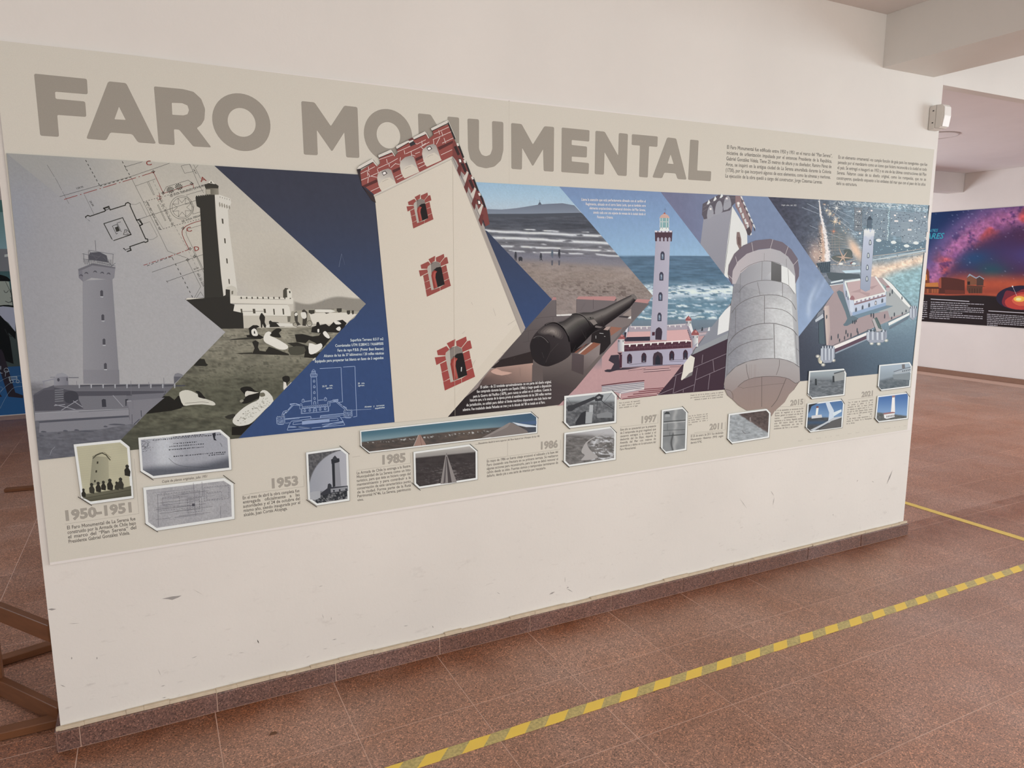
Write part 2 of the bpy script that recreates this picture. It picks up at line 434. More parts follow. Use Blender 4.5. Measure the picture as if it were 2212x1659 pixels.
# value noise for the printed photographs
def vn(x, y, seed=0):
    xi = np.floor(x).astype(np.int64); yi = np.floor(y).astype(np.int64); fx = x-xi; fy = y-yi
    fx = fx*fx*(3-2*fx); fy = fy*fy*(3-2*fy)
    def h(a, b):
        n = (a*374761393+b*668265263+seed*974634777) & 0xffffffff
        n = ((n ^ (n >> 13))*1274126177) & 0xffffffff
        return ((n ^ (n >> 16)) & 0xffff)/65535.
    return (h(xi, yi)*(1-fx)+h(xi+1, yi)*fx)*(1-fy)+(h(xi, yi+1)*(1-fx)+h(xi+1, yi+1)*fx)*fy
def fbm(x, y, sx, sy, oc=4, seed=0, g=.55):
    s_, a, t = 0, 1, 0
    for k in range(oc):
        s_ = s_+a*vn(x/sx*2**k+17.3*k, y/sy*2**k+5.1*k, seed+k); t += a; a *= g
    return s_/t
def sst(a, b, x): t = np.clip((x-a)/(b-a), 0, 1); return t*t*(3-2*t)
def mx(A, B, t):
    A = np.asarray(A, float); B = np.asarray(B, float); t = np.asarray(t, float)[..., None]
    return A*(1-t)+B*t
def gy(Y, stops):
    ys = [s_[0] for s_ in stops]; cs = np.array([hx(s_[1]) for s_ in stops])
    return np.stack([np.interp(Y, ys, cs[:, i]) for i in range(3)], -1)
# ------------------------------------------------------------------ lettering (built-in font, cached glyphs)
GL = {}
def _glyph_mesh(body, off=0., shear=0.):
    cu = bpy.data.curves.new('g', 'FONT'); cu.body = body; cu.resolution_u = 2; cu.offset = off; cu.shear = shear; cu.dimensions = '2D'; cu.fill_mode = 'FRONT'
    ob = bpy.data.objects.new('g', cu); COL.objects.link(ob)
    dg = bpy.context.evaluated_depsgraph_get(); me = ob.evaluated_get(dg).to_mesh()
    V = np.array([v.co[:2] for v in me.vertices]).reshape(-1, 2); F = [tuple(p.vertices) for p in me.polygons]
    ob.evaluated_get(dg).to_mesh_clear(); bpy.data.objects.remove(ob); bpy.data.curves.remove(cu)
    return V, F
def glyph(ch, off, shear):
    k = (ch, off, shear)
    if k not in GL:
        if ch == 'M' and off > 0:      # the built-in M breaks when emboldened: drawn by hand
            o, h = off, CAPH; a, b, w = .07-o, .71+o, .088+2*o; m_ = (a+b)/2
            P_ = [(a, -o), (a, h+o), (a+w*1.15, h+o), (m_, h*.42), (b-w*1.15, h+o), (b, h+o), (b, -o), (b-w, -o), (b-w, h*.66), (m_, h*.16), (a+w, h*.66), (a+w, -o)]
            V = np.array([(x+shear*y, y) for x, y in P_]); F = [tuple(t) for t in tessellate_polygon([[Vector((x, y, 0)) for x, y in P_]])]
        else: V, F = _glyph_mesh(ch, off, shear)
        if ch not in ADV:
            w2 = _glyph_mesh('H'+ch+'H')[0]; ADV[ch] = (w2[:, 0].max()-w2[:, 0].min())-HH
        GL[k] = (V, F, ADV[ch])
    return GL[k]
ADV = {}
_h = _glyph_mesh('HH')[0]; HH = _h[:, 0].max()-_h[:, 0].min(); CAPH = _h[:, 1].max()
ADV[' '] = .32
def measure(t, off=0, sh=0): return sum(glyph(c, off, sh)[2] if c != ' ' else ADV[' '] for c in t)
def text_line(cv, t, A, B, cap, col, off=0., sh=0., justify=True, minx=.62, track=0.):
    """A,B: photo points of the baseline ends; cap: capital height in photo pixels"""
    pa, pb = cv.w(*A), cv.w(*B); pc = cv.w(A[0], A[1]-cap); pd = cv.w(B[0], B[1]-cap)
    d = pb-pa; Wd = np.linalg.norm(d); d = d/Wd; up = np.array([0, 0, 1.]); up = up-d*np.dot(up, d); up /= np.linalg.norm(up)
    size = (np.linalg.norm(pc-pa)+np.linalg.norm(pd-pb))/2/CAPH
    nat = measure(t, off, sh)*size; ns = t.count(' '); sp = 0; sx = .88
    if justify:
        if ns and nat*sx < Wd: sp = (Wd-nat*sx)/ns
        else: sx = Wd/nat
    else: sx = Wd/nat
    if not ns: sx = Wd/nat
    if justify and ns and sp > 1.2*size*ADV[' ']+.02 and ns <= 2 and False: pass
    x = 0; ca = alb(hx(col) if isinstance(col, str) else col)
    for c in t:
        if c == ' ': x += ADV[' ']*size*sx+sp; continue
        V, F, adv = glyph(c, off, sh); b = len(cv.V)
        for v in V: cv.V.append(pa+d*(x+v[0]*size*sx)+up*(v[1]*size))
        for f in F:
            cv.F.append([b+i for i in f]); cv.C += [ca]*len(f)
        x += adv*size*sx
def para(cv, name, frame, lines, TL, TR, BL, BR, col='574f47', k=.56, last=1., off=0., sh=0., fl=None):
    cv.begin(name, lv=8); cv.up()
    TL, TR, BL, BR = [np.array(p, float) for p in fr(frame, [TL, TR, BL, BR])]; n = len(lines)
    pitch = (BL[1]-TL[1])/max(1, n-1); cap = pitch*k
    for i, t in enumerate(lines):
        u = i/max(1, n-1); a = TL+(BL-TL)*u; b = TR+(BR-TR)*u; a0 = a
        if fl: a = a0+(b-a0)*fl[i]
        if i == n-1: b = a0+(b-a0)*last
        text_line(cv, t, tuple(a), tuple(b), cap, col, off, sh)
    cv.end()
def lines(cv, name, frame, items, cap, col, off=0., sh=0.):
    cv.begin(name); cv.up()
    for t, a, b in items:
        A, B = fr(frame, [a, b]); text_line(cv, t, A, B, cap, col, off, sh)
    cv.end()
#@@ART@@
# ------------------------------------------------------------------ the lighthouse panel
PO = (2.02, 0, .607)
bd = MB()
bd.box((.0195-PO[0], -.0105, 0), (4.0275-PO[0], -.0006, 2.093-PO[2]), .0006)
panel = bd.build('exhibition_panel', EDGE, None, PO)
tag(panel, 'long beige printed panel titled FARO MONUMENTAL with chevrons of lighthouse photographs on the white wall', 'panel')
c = Canvas(FRONT, panel, PO, .0108)
c.begin('background_print'); c.P('px', 'cdc1af', [(-17, 85.8), (280, 118.5), (560, 152.8), (818, 184.6), (1100, 218.8), (1380, 249.5), (1652, 279.6), (2018.5, 322.8), (1959.8, 928.2), (1500, 999), (1100, 1060), (540, 1148.5), (107.8, 1215.4)])
c.end()
# title
tc = '998d7e'
def oval(L, R_, Tp, Bt, n=44, frame='px'):
    (L,), (R_,), (Tp,), (Bt,) = [fr(frame, [q]) for q in (L, R_, Tp, Bt)]
    a, b, t, d = [FRONT.p(*q) for q in (L, R_, Tp, Bt)]
    cx, rx, cz, rz = (a[0]+b[0])/2, (b[0]-a[0])/2, (t[2]+d[2])/2, (t[2]-d[2])/2
    return [proj((cx+rx*math.cos(k*2*math.pi/n), 0, cz+rz*math.sin(k*2*math.pi/n))) for k in range(n)]
def letter(frame, pts, r, holes=(), hr=1.5):
    c.begin('title_letter', lv=5)
    L = [round_pts(fr(frame, pts), r)]+[round_pts(fr(frame, h), hr) for h in holes]
    for lp in [L[0]]:      # fine darker rim printed round each letter
        c.tri([inset(lp, -.45)], hx('8a7f71'))
    c.tri(L[:1], hx(tc))
    for h in L[1:]: c.tri([inset(h, -.45)], hx('8a7f71')); c.tri([h], hx('cdc1af'))
    c.end()
letter('A0', [(292, 630), (740, 675), (747, 803), (467, 780), (472, 845), (725, 868), (735, 996), (486, 978), (502, 1166), (345, 1156)], 4)
letter('A0', [(925, 696), (1075, 711), (1330, 1225), (1180, 1214), (1130, 1143), (940, 1128), (905, 1196), (738, 1182)], 4.5, [[(1015, 910), (1073, 1023), (976, 1018)]])
letter('A0', [(1315, 739), (1560, 762), (1650, 785), (1715, 845), (1748, 930), (1742, 1020), (1715, 1065), (1676, 1092), (1800, 1256), (1650, 1248), (1530, 1105), (1482, 1100), (1489, 1236), (1355, 1226)], 3.2, [[(1465, 877), (1555, 880), (1600, 900), (1613, 940), (1600, 975), (1565, 985), (1470, 979)]])
def ring(outer, inner, frame='px'):
    c.begin('title_letter', lv=5); o_ = oval(*outer, frame=frame); i_ = oval(*inner, frame=frame)
    c.tri([inset(o_, -.45)], hx('8a7f71')); c.tri([o_], hx(tc)); c.tri([inset(i_, -.45)], hx('8a7f71')); c.tri([i_], hx('cdc1af')); c.end()
ring(((458.5, 253), (583.7, 269), (516, 202), (529, 326)), ((491.6, 259), (552.3, 270), (519, 233.2), (525, 295.6)))
letter('B0', [(439, 232), (549, 243), (690, 448), (806, 271), (915, 284), (932, 714), (823, 709), (806, 491), (699, 659), (568, 471), (577, 691), (461, 685)], 3.6)
ring(((973, 491), (1383, 533), (1150, 298), (1212, 748)), ((1080, 507), (1282, 531), (1170, 409), (1195, 636)), 'B0')
letter('B0', [(1435, 337), (1540, 348), (1695, 600), (1686, 364), (1782, 373), (1784, 815), (1680, 800), (1532, 560), (1540, 790), (1450, 780)], 3.2)
letter('B0', [(1857, 381), (1952, 388), (1952, 640), (1975, 690), (2012, 704), (2052, 690), (2070, 640), (2067, 402), (2160, 411), (2160, 650), (2140, 735), (2085, 788), (2012, 803), (1940, 785), (1880, 725), (1862, 640)], 3.6)
letter('T', [(587, 236), (665, 244), (753, 403), (843, 261), (915, 267), (912, 608), (838, 604), (833, 431), (752, 566), (669, 420), (667, 592), (589, 586)], 3)
letter('T', [(977, 271), (1188, 292), (1186, 376), (1051, 363), (1050, 405), (1169, 418), (1167, 499), (1051, 491), (1051, 532), (1184, 545), (1181, 626), (974, 611)], 2.4)
letter('T', [(1237, 296), (1306, 303), (1412, 492), (1417, 313), (1484, 320), (1474, 642), (1409, 637), (1304, 453), (1299, 631), (1231, 627)], 2.8)
letter('T', [(1518, 322), (1714, 340), (1711, 417), (1647, 412), (1637, 653), (1573, 648), (1580, 407), (1516, 402)], 2.2)
letter('T', [(1790, 347), (1856, 355), (1936, 669), (1869, 665), (1855, 622), (1765, 615), (1748, 658), (1676, 653)], 3, [[(1815, 476), (1838, 551), (1791, 547)]], 1)
letter('T', [(1967, 364), (2029, 370), (2018, 602), (2126, 608), (2122, 681), (1951, 670)], 2)
# intro text
IN = '5f5850'
para(c, 'text_block', 'T4', ['El Faro Monumental fue edificado entre 1950 y 1951 en el marco del “Plan Serena”,', 'iniciativa de urbanización impulsada por el entonces Presidente de la República,', 'Gabriel González Videla. Tiene 25 metros de altura y su diseñador, Ramiro Pérez de', 'Arce, se inspiró en la antigua ciudad de La Serena amurallada durante la Colonia', '(1730), por lo que incorporó algunos de esos elementos, como las almenas y merlones.', 'La ejecución de la obra quedó a cargo del constructor, Jorge Cisternas Larenas.'], (133, 138), (1140, 222), (117, 412), (1122, 477), IN, .60, .925, .013)
para(c, 'text_block', 'T4', ['Es un elemento ornamental -no cumple función de guía para los navegantes- que fue', 'pensado por el mandatario como un ícono que hiciera reconocida a la ciudad en todo', 'el país. Se entregó e inauguró en 1953 y es una de las últimas construcciones del Plan', 'Serena. Faltaron cosas de su diseño original, como los rompeolas, que no se', 'construyeron, quedando expuesto a los embates del mar que con el paso de los años', 'dañó su estructura.'], (1197, 232), (2048, 303), (1177, 482), (2027, 540), IN, .60, .235, .013)
# ---- band of photographs, painted right to left so that each chevron overlaps the next one
def lerpx(P, x): return float(np.interp(x, [p[0] for p in P], [p[1] for p in P]))
TOPB = [(14, 331), (300, 348), (540, 361.8), (775, 377), (1029, 393.3), (1208, 403), (1427, 414.6), (1544, 420.3), (1660, 425.3), (1780, 431), (2007.6, 443.3)]
BOTB = [(84, 994), (515, 947), (853, 912), (1000, 896.8), (1208, 875), (1339, 862), (1563, 841), (1728, 823.5), (1896, 808), (1970, 800.7)]
def top(x): return lerpx(TOPB, x)
def bot(x): return lerpx(BOTB, x)
# night aerial photograph
def f_night(X, Y):
    u = (X-1660)/345.; v = (Y-top(1830))/390.
    a = mx([58, 57, 70], [112, 132, 142], sst(.0, .75, u)); b = mx([50, 54, 66], [78, 98, 112], sst(.1, 1, u))
    C = mx(a, b, sst(.55, .95, v))
    # teal water and orange beach on the right
    line = 604-(X-1880)*.33
    C = mx(C, [128, 160, 163], sst(-10, 12, Y-line)*sst(.52, .7, u)*(1-sst(.42, .78, v)))
    sand = np.exp(-((Y-(590-(X-1880)*.27))/13.)**2)*sst(1866, 1890, X)
    C = mx(C, [222, 188, 158], sand*.95)
    s2 = np.exp(-((Y-595)/26.)**2)*np.exp(-((X-1893)/22.)**2); C = mx(C, [205, 175, 150], s2*.8)
    # city: rows of windows, lamps
    city = (1-sst(540, 560, Y+(X-1800)*.05))*sst(1790, 1850, X)
    rows = .5+.5*np.sin((Y+(X-1900)*-.10)*1.45+2*vn(X/30, Y/300, 3))
    n1 = vn(X/2.2, Y/1.9, 11)
    C = C*(1+(.20*(rows-.5)*city)[..., None])
    C = C*(1+(.45*(fbm(X, Y, 6, 4, 3, 4)-.5)*(1-sst(.5, .8, v)))[..., None])
    C = mx(C, [215, 228, 235], city*sst(.88, .96, n1)*.7)
    C = mx(C, [205, 222, 230], sst(.5, 1, city)*sst(.62, .8, fbm(X, Y, 8, 5, 3, 7))*.55)
    hz = np.exp(-((Y-(top(1850)+6+(X-1850)*.06))/7.)**2)*sst(1785, 1810, X); C = mx(C, [215, 215, 210], hz*sst(.5, .8, vn(X/2., Y/1.6, 5))*.8)
    # green gardens left of the tower, glow of the streets
    C = mx(C, [100, 104, 98], np.exp(-((X-1810)/22.)**2-((Y-520)/34.)**2)*.7)
    C = mx(C, [198, 160, 138], np.exp(-((X-1762)/15.)**2-((Y-550)/26.)**2)*.75)
    C = mx(C, [215, 178, 148], np.exp(-((X-1848+(Y-540)*-.45)/9.)**2-((Y-540)/24.)**2)*.9)
    C = mx(C, [165, 160, 158], np.exp(-((X-1820)/40.)**2-((Y-585)/20.)**2)*.6)
    C = mx(C, [235, 225, 205], sst(.78, .9, vn(X/2, Y/2., 9))*np.exp(-((X-1765)/35.)**2-((Y-560)/45.)**2)*.7)
    ax = np.interp(Y, [433, 459, 479, 498, 518, 542, 563, 566], [1769.4, 1772.2, 1776.4, 1781.3, 1784, 1787.6, 1787.8, 1787.8]); wd = np.interp(Y, [433, 480, 500, 563], [1.0, 2.6, 3.2, 5.6])
    on = 1-sst(563, 567, Y); rag = .35+1.3*vn(X/1.8, Y/2.5, 301)
    C = mx(C, [206, 164, 134], np.exp(-((X-ax+wd*1.7)/(wd*1.7*rag))**2)*on*.85*sst(470, 500, Y)); C = mx(C, [238, 236, 232], np.exp(-((X-ax)/(wd*rag))**4)*on*.95)
    C = mx(C, [214, 176, 146], np.exp(-((X-1848-(Y-540)*.55)/11.)**2-((Y-540)/17.)**2)*.85)
    C = C*(.96+.08*vn(X/1.5, Y/1.5, 2))[..., None]
    return np.clip(C*1.06+4, 0, 255)
c.begin('night_aerial_photo', lv=6, label='night photograph of the lighthouse plaza seen from the air')
c.grid([(1655, top(1655)), (2007.6, 443.3), (1970, 800.6), (1700, bot(1700))], 1.6, f_night)
c.P('px', '2f3d48', [(2005.5, 444), (2007.8, 443.4), (1970.4, 800.8), (1968.6, 801)])
# avenue lights
rg = random.Random(4)
for k in range(60):
    x = rg.gauss(512, 16); y = rg.uniform(600, 1030); c.P('H1', rg.choice(['3c3a42', '4a444a', 'ecd9c4']), [(x, y), (x+rg.uniform(8, 24), y+rg.uniform(-6, 6)), (x+rg.uniform(0, 12), y+rg.uniform(8, 22))], up=(k % 30 == 0))
for k in range(26):
    y = 500+k*20; x = np.interp(y, [500, 700, 1020], [575, 605, 640])+rg.uniform(-22, 22); c.P('H1', rg.choice(['8c8f98', 'ffffff', '6c727e', 'ffffff']), [(x-5, y), (x, y-6), (x+7, y), (x, y+7)], up=(k % 30 == 0))
def star(x, y, r, col, n=8, frame='H1', ph=.2):
    P_ = []
    for k in range(2*n):
        a = ph+math.pi*k/n; q = r if k % 2 == 0 else r*.18
        if k % 4 == 0: q *= 1.5
        P_.append((x+q*math.cos(a), y+q*math.sin(a)))
    c.P(frame, col, P_)
for k in range(70):
    u = rg.random(); x = 560+u*360+rg.gauss(0, 22); y = 150+u*420+rg.gauss(0, 28)
    star(x, y, rg.uniform(7, 20), rg.choice(['e9c9a6', 'e0b48c', 'eedfcf', 'c9d4dc']), 4, ph=rg.random())
star(740, 420, 62, 'f0cfa8'); star(665, 300, 48, 'f2d9bb'); star(610, 250, 34, 'f2d9bb'); star(765, 210, 60, 'dfe9ef'); star(720, 570, 46, 'd98f6d'); star(745, 400, 24, 'ffffff')
star(590, 560, 40, 'ffffff', 8)
for a, b in (((310, 140), (480, 225)), ((230, 200), (490, 300)), ((590, 575), (860, 690)), ((700, 260), (960, 450)), ((790, 250), (1035, 370)), ((860, 440), (1040, 585)), ((350, 480), (470, 530))):
    c.L('H1', 'b9c0c8', [a, b], .55)
# gardens, beds and the star square
for k in range(7):
    y = 600+k*42; c.L('H1', 'a3998f', [(640, y+10), (760+k*14, y), (850+k*20, y+14)], .7)
for a in ((690, 560, 700, 900), (735, 590, 742, 930), (800, 600, 815, 900)): c.L('H1', '9a9088', [(a[0], a[1]), (a[2], a[3])], .6)
c.P('H1', '59605c', [(870, 860), (960, 840), (1010, 900), (990, 960), (910, 930)], sm=2); c.P('H1', '5e625c', [(690, 960), (800, 930), (960, 930), (1020, 960), (960, 1010), (820, 1030), (730, 1010)], sm=2)
star(865, 970, 120, 'c0a08a', 6, ph=.1)
c.L('H1', 'c2b4a6', [(680, 985), (760, 1040), (880, 1055), (1010, 1020), (1120, 995)], 1.3, sm=3); c.L('H1', 'b6a99c', [(600, 1090), (760, 1075), (1000, 1100), (1120, 1090)], 1.5, sm=3)
for q, cc_ in (((830, 1070), 'dfe3e4'), ((1005, 1060), '7c5350'), ((1030, 1066), 'd6dcdf')): c.P('H1', cc_, [(q[0]-34, q[1]), (q[0], q[1]-20), (q[0]+36, q[1]), (q[0]+10, q[1]+16), (q[0]-22, q[1]+14)], sm=2)
c.P('H1', 'bcd0d8', [(845, 1175), (1130, 1160), (1140, 1200), (900, 1215)]); c.P('H1', '4d575c', [(600, 1190), (680, 1200), (1120, 1230), (1130, 1290), (690, 1330), (640, 1290)])
# blocks of flats
for (x0, y0, x1, y1, n, col) in ((1040, 190, 1160, 560, 15, '74777a'), (1170, 180, 1310, 480, 12, '6f7c86'), (1320, 210, 1560, 700, 19, '7a8992'), (1590, 240, 1960, 640, 18, '7f8e97'), (1760, 420, 2140, 860, 16, '87949b'), (1960, 260, 2170, 560, 12, '83919a')):
    c.P('H1', col, [(x0, y0), (x1, y0+(x1-x0)*.12), (x1, y1+(x1-x0)*.10), (x0, y1)])
    for k in range(n):
        y = y0+8+(y1-y0-12)*k/n; c.L('H1', rg.choice(['96a2ac', '9ca7b0', '8995a0']), [(x0+4, y), (x1-5, y+(x1-x0)*.115)], .6, up=(k == 0))
    for k in range(int(n*3)):
        x = rg.uniform(x0+5, x1-14); y = y0+8+(y1-y0-12)*rg.randrange(n)/n+(x-x0)*.115+5
        c.P('H1', rg.choice(['c9d2d8', 'dad8ce', '56626c', '4c5862', '46525c', '5a6670', '525e68']), [(x, y), (x+rg.uniform(8, 20), y+1), (x+rg.uniform(8, 20), y+12), (x, y+11)], up=(k == 0))
for (x, y, w_) in ((1105, 262, 30), (1290, 250, 30), (1655, 410, 60), (1875, 405, 65), (1860, 545, 60), (1650, 322, 30), (1110, 600, 30), (2110, 345, 30)): c.P('H1', 'e9eef0', [(x, y-14), (x+w_, y-10), (x+w_, y+12), (x, y+12)])
for k in range(26):
    y = 200+k*28; c.P('H1', 'c5d8e4', [(1570+8*math.sin(k)-k, y-9), (1584+8*math.sin(k)-k, y), (1570+8*math.sin(k)-k, y+10), (1558+8*math.sin(k)-k, y)])
c.P('H1', '627884', [(1340, 690), (1640, 720), (1960, 770), (2150, 700), (2130, 860), (1800, 900), (1330, 945)]); 
for k in range(60):
    x = rg.uniform(1345, 2100); y = rg.uniform(700, 880); c.P('H1', rg.choice(['d3e4ea', 'a9c0cb', '4c626e', '8fb0be']), [(x, y), (x+rg.uniform(8, 32), y+rg.uniform(-6, 8)), (x+rg.uniform(2, 20), y+rg.uniform(8, 20))], up=(k % 20 == 0))
for x, y in ((1640, 740), (1840, 795), (1410, 710), (1985, 750)): c.P('H1', 'dbe9ee', [(x-40, y-12), (x+10, y-28), (x+48, y), (x+20, y+22), (x-24, y+16)], sm=2)
for k, y in enumerate((905, 935, 965, 990)): c.L('H1', ['cbb39e', '9ba3a6', 'd6c3ae', '8c9498'][k], [(1325, y+45), (1600, y-2+14), (2120, y-75)], .9)
c.L('H1', 'b9c6c8', [(1325, 1010), (1700, 945), (2130, 865)], 2)
for k in range(26):
    x = rg.uniform(1340, 2100); y = 1005-(x-1340)*.13+rg.gauss(30, 26); c.L('H1', rg.choice(['6f7478', 'd9e4e6', '8b7f76']), [(x, y), (x+rg.uniform(-3, 3), y+rg.uniform(8, 22))], .8, up=(k % 20 == 0))
c.P('H1', '53616b', [(450, 1060), (672, 1035), (665, 1205), (540, 1215)], up=True)
for k in range(7): c.L('H1', '9fb0ba', [(470+k*30, 1058-k*3), (510+k*24, 1205)], .5, up=False); c.L('H1', '9fb0ba', [(460+k*12, 1075+k*20), (668, 1052+k*22)], .5, up=False)
c.end(); c.begin('night_fort_print', label='floodlit keep, terrace and round turrets in the night photograph')
c.P('H2', 'a89390', [(575, 135), (800, 110), (900, 640), (1200, 700), (1920, 580), (1610, 100), (1480, 0), (1340, 0), (2000, 520), (1920, 590), (1210, 900), (660, 1160), (520, 1150), (460, 560), (640, 250)])
c.P('H2', 'a3a5a2', [(1560, 120), (1950, 520), (1925, 590), (1540, 690), (1400, 560), (1530, 330)], sm=1)
c.P('H2', 'a28d8b', [(640, 250), (800, 120), (960, 640), (1200, 640), (1560, 560), (1600, 690), (1230, 880), (640, 1160), (530, 1150), (460, 520)])
c.P('H2', 'cdb7a9', [(480, 490), (560, 470), (580, 900), (545, 1150), (515, 1150), (495, 900)], grad=((470, 800), (640, 800), 'a28d8b'))
c.P('H2', '5f7078', [(690, 240), (800, 250), (900, 560), (1010, 640), (1060, 700), (870, 820), (800, 800), (870, 700), (780, 450)], sm=2)
c.P('H2', '6d8390', [(960, 640), (1520, 470), (1660, 480), (1560, 520), (1060, 690)], sm=1)
c.L('H2', 'cfd6d8', [(590, 85), (800, 40)], 3.4); c.L('H2', 'cfd6d8', [(570, 130), (800, 100)], 1.6)
c.P('H2', 'a9aebb', [(800, 60), (830, 80), (910, 370), (960, 640), (930, 660), (850, 400), (805, 210)]); 
for x, y in ((850, 250), (880, 350), (850, 300), (945, 560)): c.P('H2', '4a5664', [(x-6, y-30), (x+8, y-24), (x+12, y+30), (x-2, y+26)])
c.P('H2', 'b9c0cd', [(905, 360), (960, 640), (1530, 470), (1535, 240), (980, 400)]); c.P('H2', '8ea3bd', [(958, 590), (1530, 420), (1530, 475), (962, 650)])
c.P('H2', 'bda09c', [(860, 70), (1360, -30), (1520, 240), (980, 385), (910, 330)])
c.P('H2', 'ad8f8c', [(920, 250), (1100, 190), (1100, 240), (1260, 260), (1240, 330), (1080, 250)]); c.P('H2', 'a98c8a', [(1240, 160), (1400, 120), (1290, 200)])
c.L('H2', 'd9dde2', [(825, 70), (1090, 30)], 4); c.L('H2', 'd9dde2', [(835, 80), (925, 380)], 3.6); c.L('H2', 'dfe0e4', [(985, 395), (1525, 255)], 3); c.L('H2', 'dfe2e6', [(1350, -20), (1530, 240)], 3.4)
for k in range(15):
    x = 990+k*36; y = 398-k*9.4; c.P('H2', '8f6f72' if k % 2 else 'e6e8ec', [(x, y+8), (x+18, y+4), (x+18, y+34), (x, y+38)], up=(k == 0))
c.P('H2', '8a6a6e', [(990, 440), (1530, 292), (1530, 315), (990, 470)])
for k in range(5):
    x = 1020+k*112; y = 545-k*39; c.P('H2', '6d7078', [(x-18, y+40), (x-16, y-20), (x, y-42), (x+18, y-26), (x+16, y+32)]); c.P('H2', '3f4a58' if k != 3 else 'f0f0ee', [(x-8, y+26), (x-7, y-14), (x+7, y-18), (x+7, y+22)])
c.P('H2', 'c3c9d3', [(905, 360), (975, 360), (980, 560), (950, 600), (915, 560)]); c.P('H2', '9a6a6c', [(915, 350), (955, 300), (995, 345), (985, 378), (925, 378)], sm=2)
c.P('H2', 'b7a7a5', [(1530, 175), (1565, 135), (1600, 170), (1590, 225), (1540, 235)], sm=2); c.P('H2', '9a6a6c', [(1530, 165), (1565, 130), (1598, 165)], sm=2)
# right parapet wall and corner turrets
c.P('H2', 'dfe4e6', [(1480, 0), (1610, 80), (1680, 160), (1950, 480), (1955, 530), (1860, 450), (1620, 180), (1470, 10)])
c.L('H2', '54666e', [(1520, 0), (1620, 90), (1960, 450)], .8)
c.P('H2', 'e4e6e8', [(640, 1165), (1210, 930), (1215, 975), (660, 1215)]); c.P('H2', '5d4350', [(655, 1215), (1195, 990), (1205, 1040), (665, 1275)]); c.P('H2', '8d97a0', [(665, 1275), (1205, 1040), (1210, 1060), (668, 1300)])
c.P('H2', 'dfe5e8', [(1570, 770), (1940, 590), (1940, 630), (1580, 820)]); c.P('H2', '66737e', [(1590, 850), (1915, 650), (1915, 700), (1600, 880)]); c.L('H2', '3d464e', [(640, 1150), (1210, 905)], .9); c.L('H2', '4b555c', [(1570, 755), (1940, 580)], .7)
c.P('H2', '3f4350', [(450, 545), (480, 560), (515, 1150), (470, 1160)]); c.P('H2', '4b5a62', [(385, 760), (465, 700), (490, 1140), (390, 1120)])
c.P('H2', 'b5b9bd', [(320, 720), (455, 610), (465, 680), (330, 760)]); c.P('H2', '7d7f84', [(370, 600), (460, 530), (465, 600), (340, 690)])
for (x0, x1, y0, y1, y2, n) in ((418, 655, 1200, 1400, 1455, 7), (1200, 1545, 920, 1060, 1110, 8), (1935, 2060, 520, 680, 725, 4)):
    c.P('H2', 'f0dfb8', [(x0-50, y1-20), (x0+10, y1-70), (x0+20, y2), (x0-30, y2)], sm=3, grad=((x0, y1), (x0-60, y1), '5d6269')) if x0 < 500 else None
    if x0 < 1900:
        for q in ((x0+.25*(x1-x0), y2+10), (x0+.6*(x1-x0), y2+18), (x1-10, y2-40)) if x0 > 500 else ((x0+40, y2+30), (x1-20, y1+10), (x0-50, y1-60)):
            r_ = 42
            for kk in range(5):
                c.P('H2', mx(hx('586872' if x0 > 500 else '4f535c'), hx('f6ecd0'), (kk+1)/5.), [(q[0]+r_*(1-kk*.19)*math.cos(a), q[1]+r_*.8*(1-kk*.19)*math.sin(a)) for a in np.linspace(0, 6.1, 12)])
    c.P('H2', '979ba5', [(x0, y0), (x1, y0-20), (x1+3, y1-40), (x1-60, y2-8), (x0+55, y2), (x0-5, y1)], sm=1)
    for k in range(n):
        x = x0+12+(x1-x0-24)*k/n; c.P('H2', ['c4c7cb', '868a94'][k % 2], [(x, y0+12), (x+(x1-x0)/n*.62, y0+8), (x+(x1-x0)/n*.55, y2-45), (x+4, y2-50)], up=(k == 0))
    for k in range(n+3):
        x = x0+4+(x1-x0-8)*k/(n+3); c.P('H2', ['565d68', 'c3c7cc'][k % 2], [(x, y0-26-14*math.sin(3.14*k/(n+3))), (x+16, y0-30-14*math.sin(3.14*k/(n+3))), (x+18, y0+2), (x, y0+8)], up=(k == 0))
# cannon on its emplacement, people
c.P('H2', 'b3aaa6', [(1290, 720), (1370, 680), (1475, 890), (1370, 930)]); c.P('H2', '596a66', [(1330, 690), (1375, 670), (1440, 800), (1460, 890), (1400, 860)]); c.L('H2', '33403f', [(1365, 675), (1460, 880)], .8); c.L('H2', '33403f', [(1295, 720), (1365, 910)], .8); c.L('H2', '3e4a4c', [(1220, 880), (1330, 910), (1400, 925), (1470, 905)], 1, sm=2)
for x, y, h in ((520, 670, 60), (715, 1000, 75), (740, 1070, 50), (600, 1030, 70), (500, 1080, 90), (850, 930, 70), (825, 1030, 60), (880, 980, 60), (935, 985, 70), (1040, 900, 70), (1055, 950, 60), (1280, 640, 60), (1320, 650, 80), (1510, 660, 70), (1675, 630, 60), (1810, 610, 40), (1875, 570, 40), (965, 760, 50), (1000, 760, 60), (1025, 740, 40), (1640, 240, 70), (1600, 290, 50), (1805, 350, 50), (1630, 690, 40)):
    c.P('H2', rg.choice(['3f4a52', '4a4a52', '38424a']), [(x-7, y-h/2), (x, y-h/2-10), (x+8, y-h/2), (x+10, y), (x+5, y+h/2), (x-8, y+h/2), (x-10, y)])
c.P('H1', 'bcc0cc', [(1185, 540), (1345, 540), (1320, 960), (1280, 1470), (1210, 1500), (1130, 1450), (1150, 1000), (1180, 640)], grad=((1200, 600), (1200, 1500), '8f97a8'))
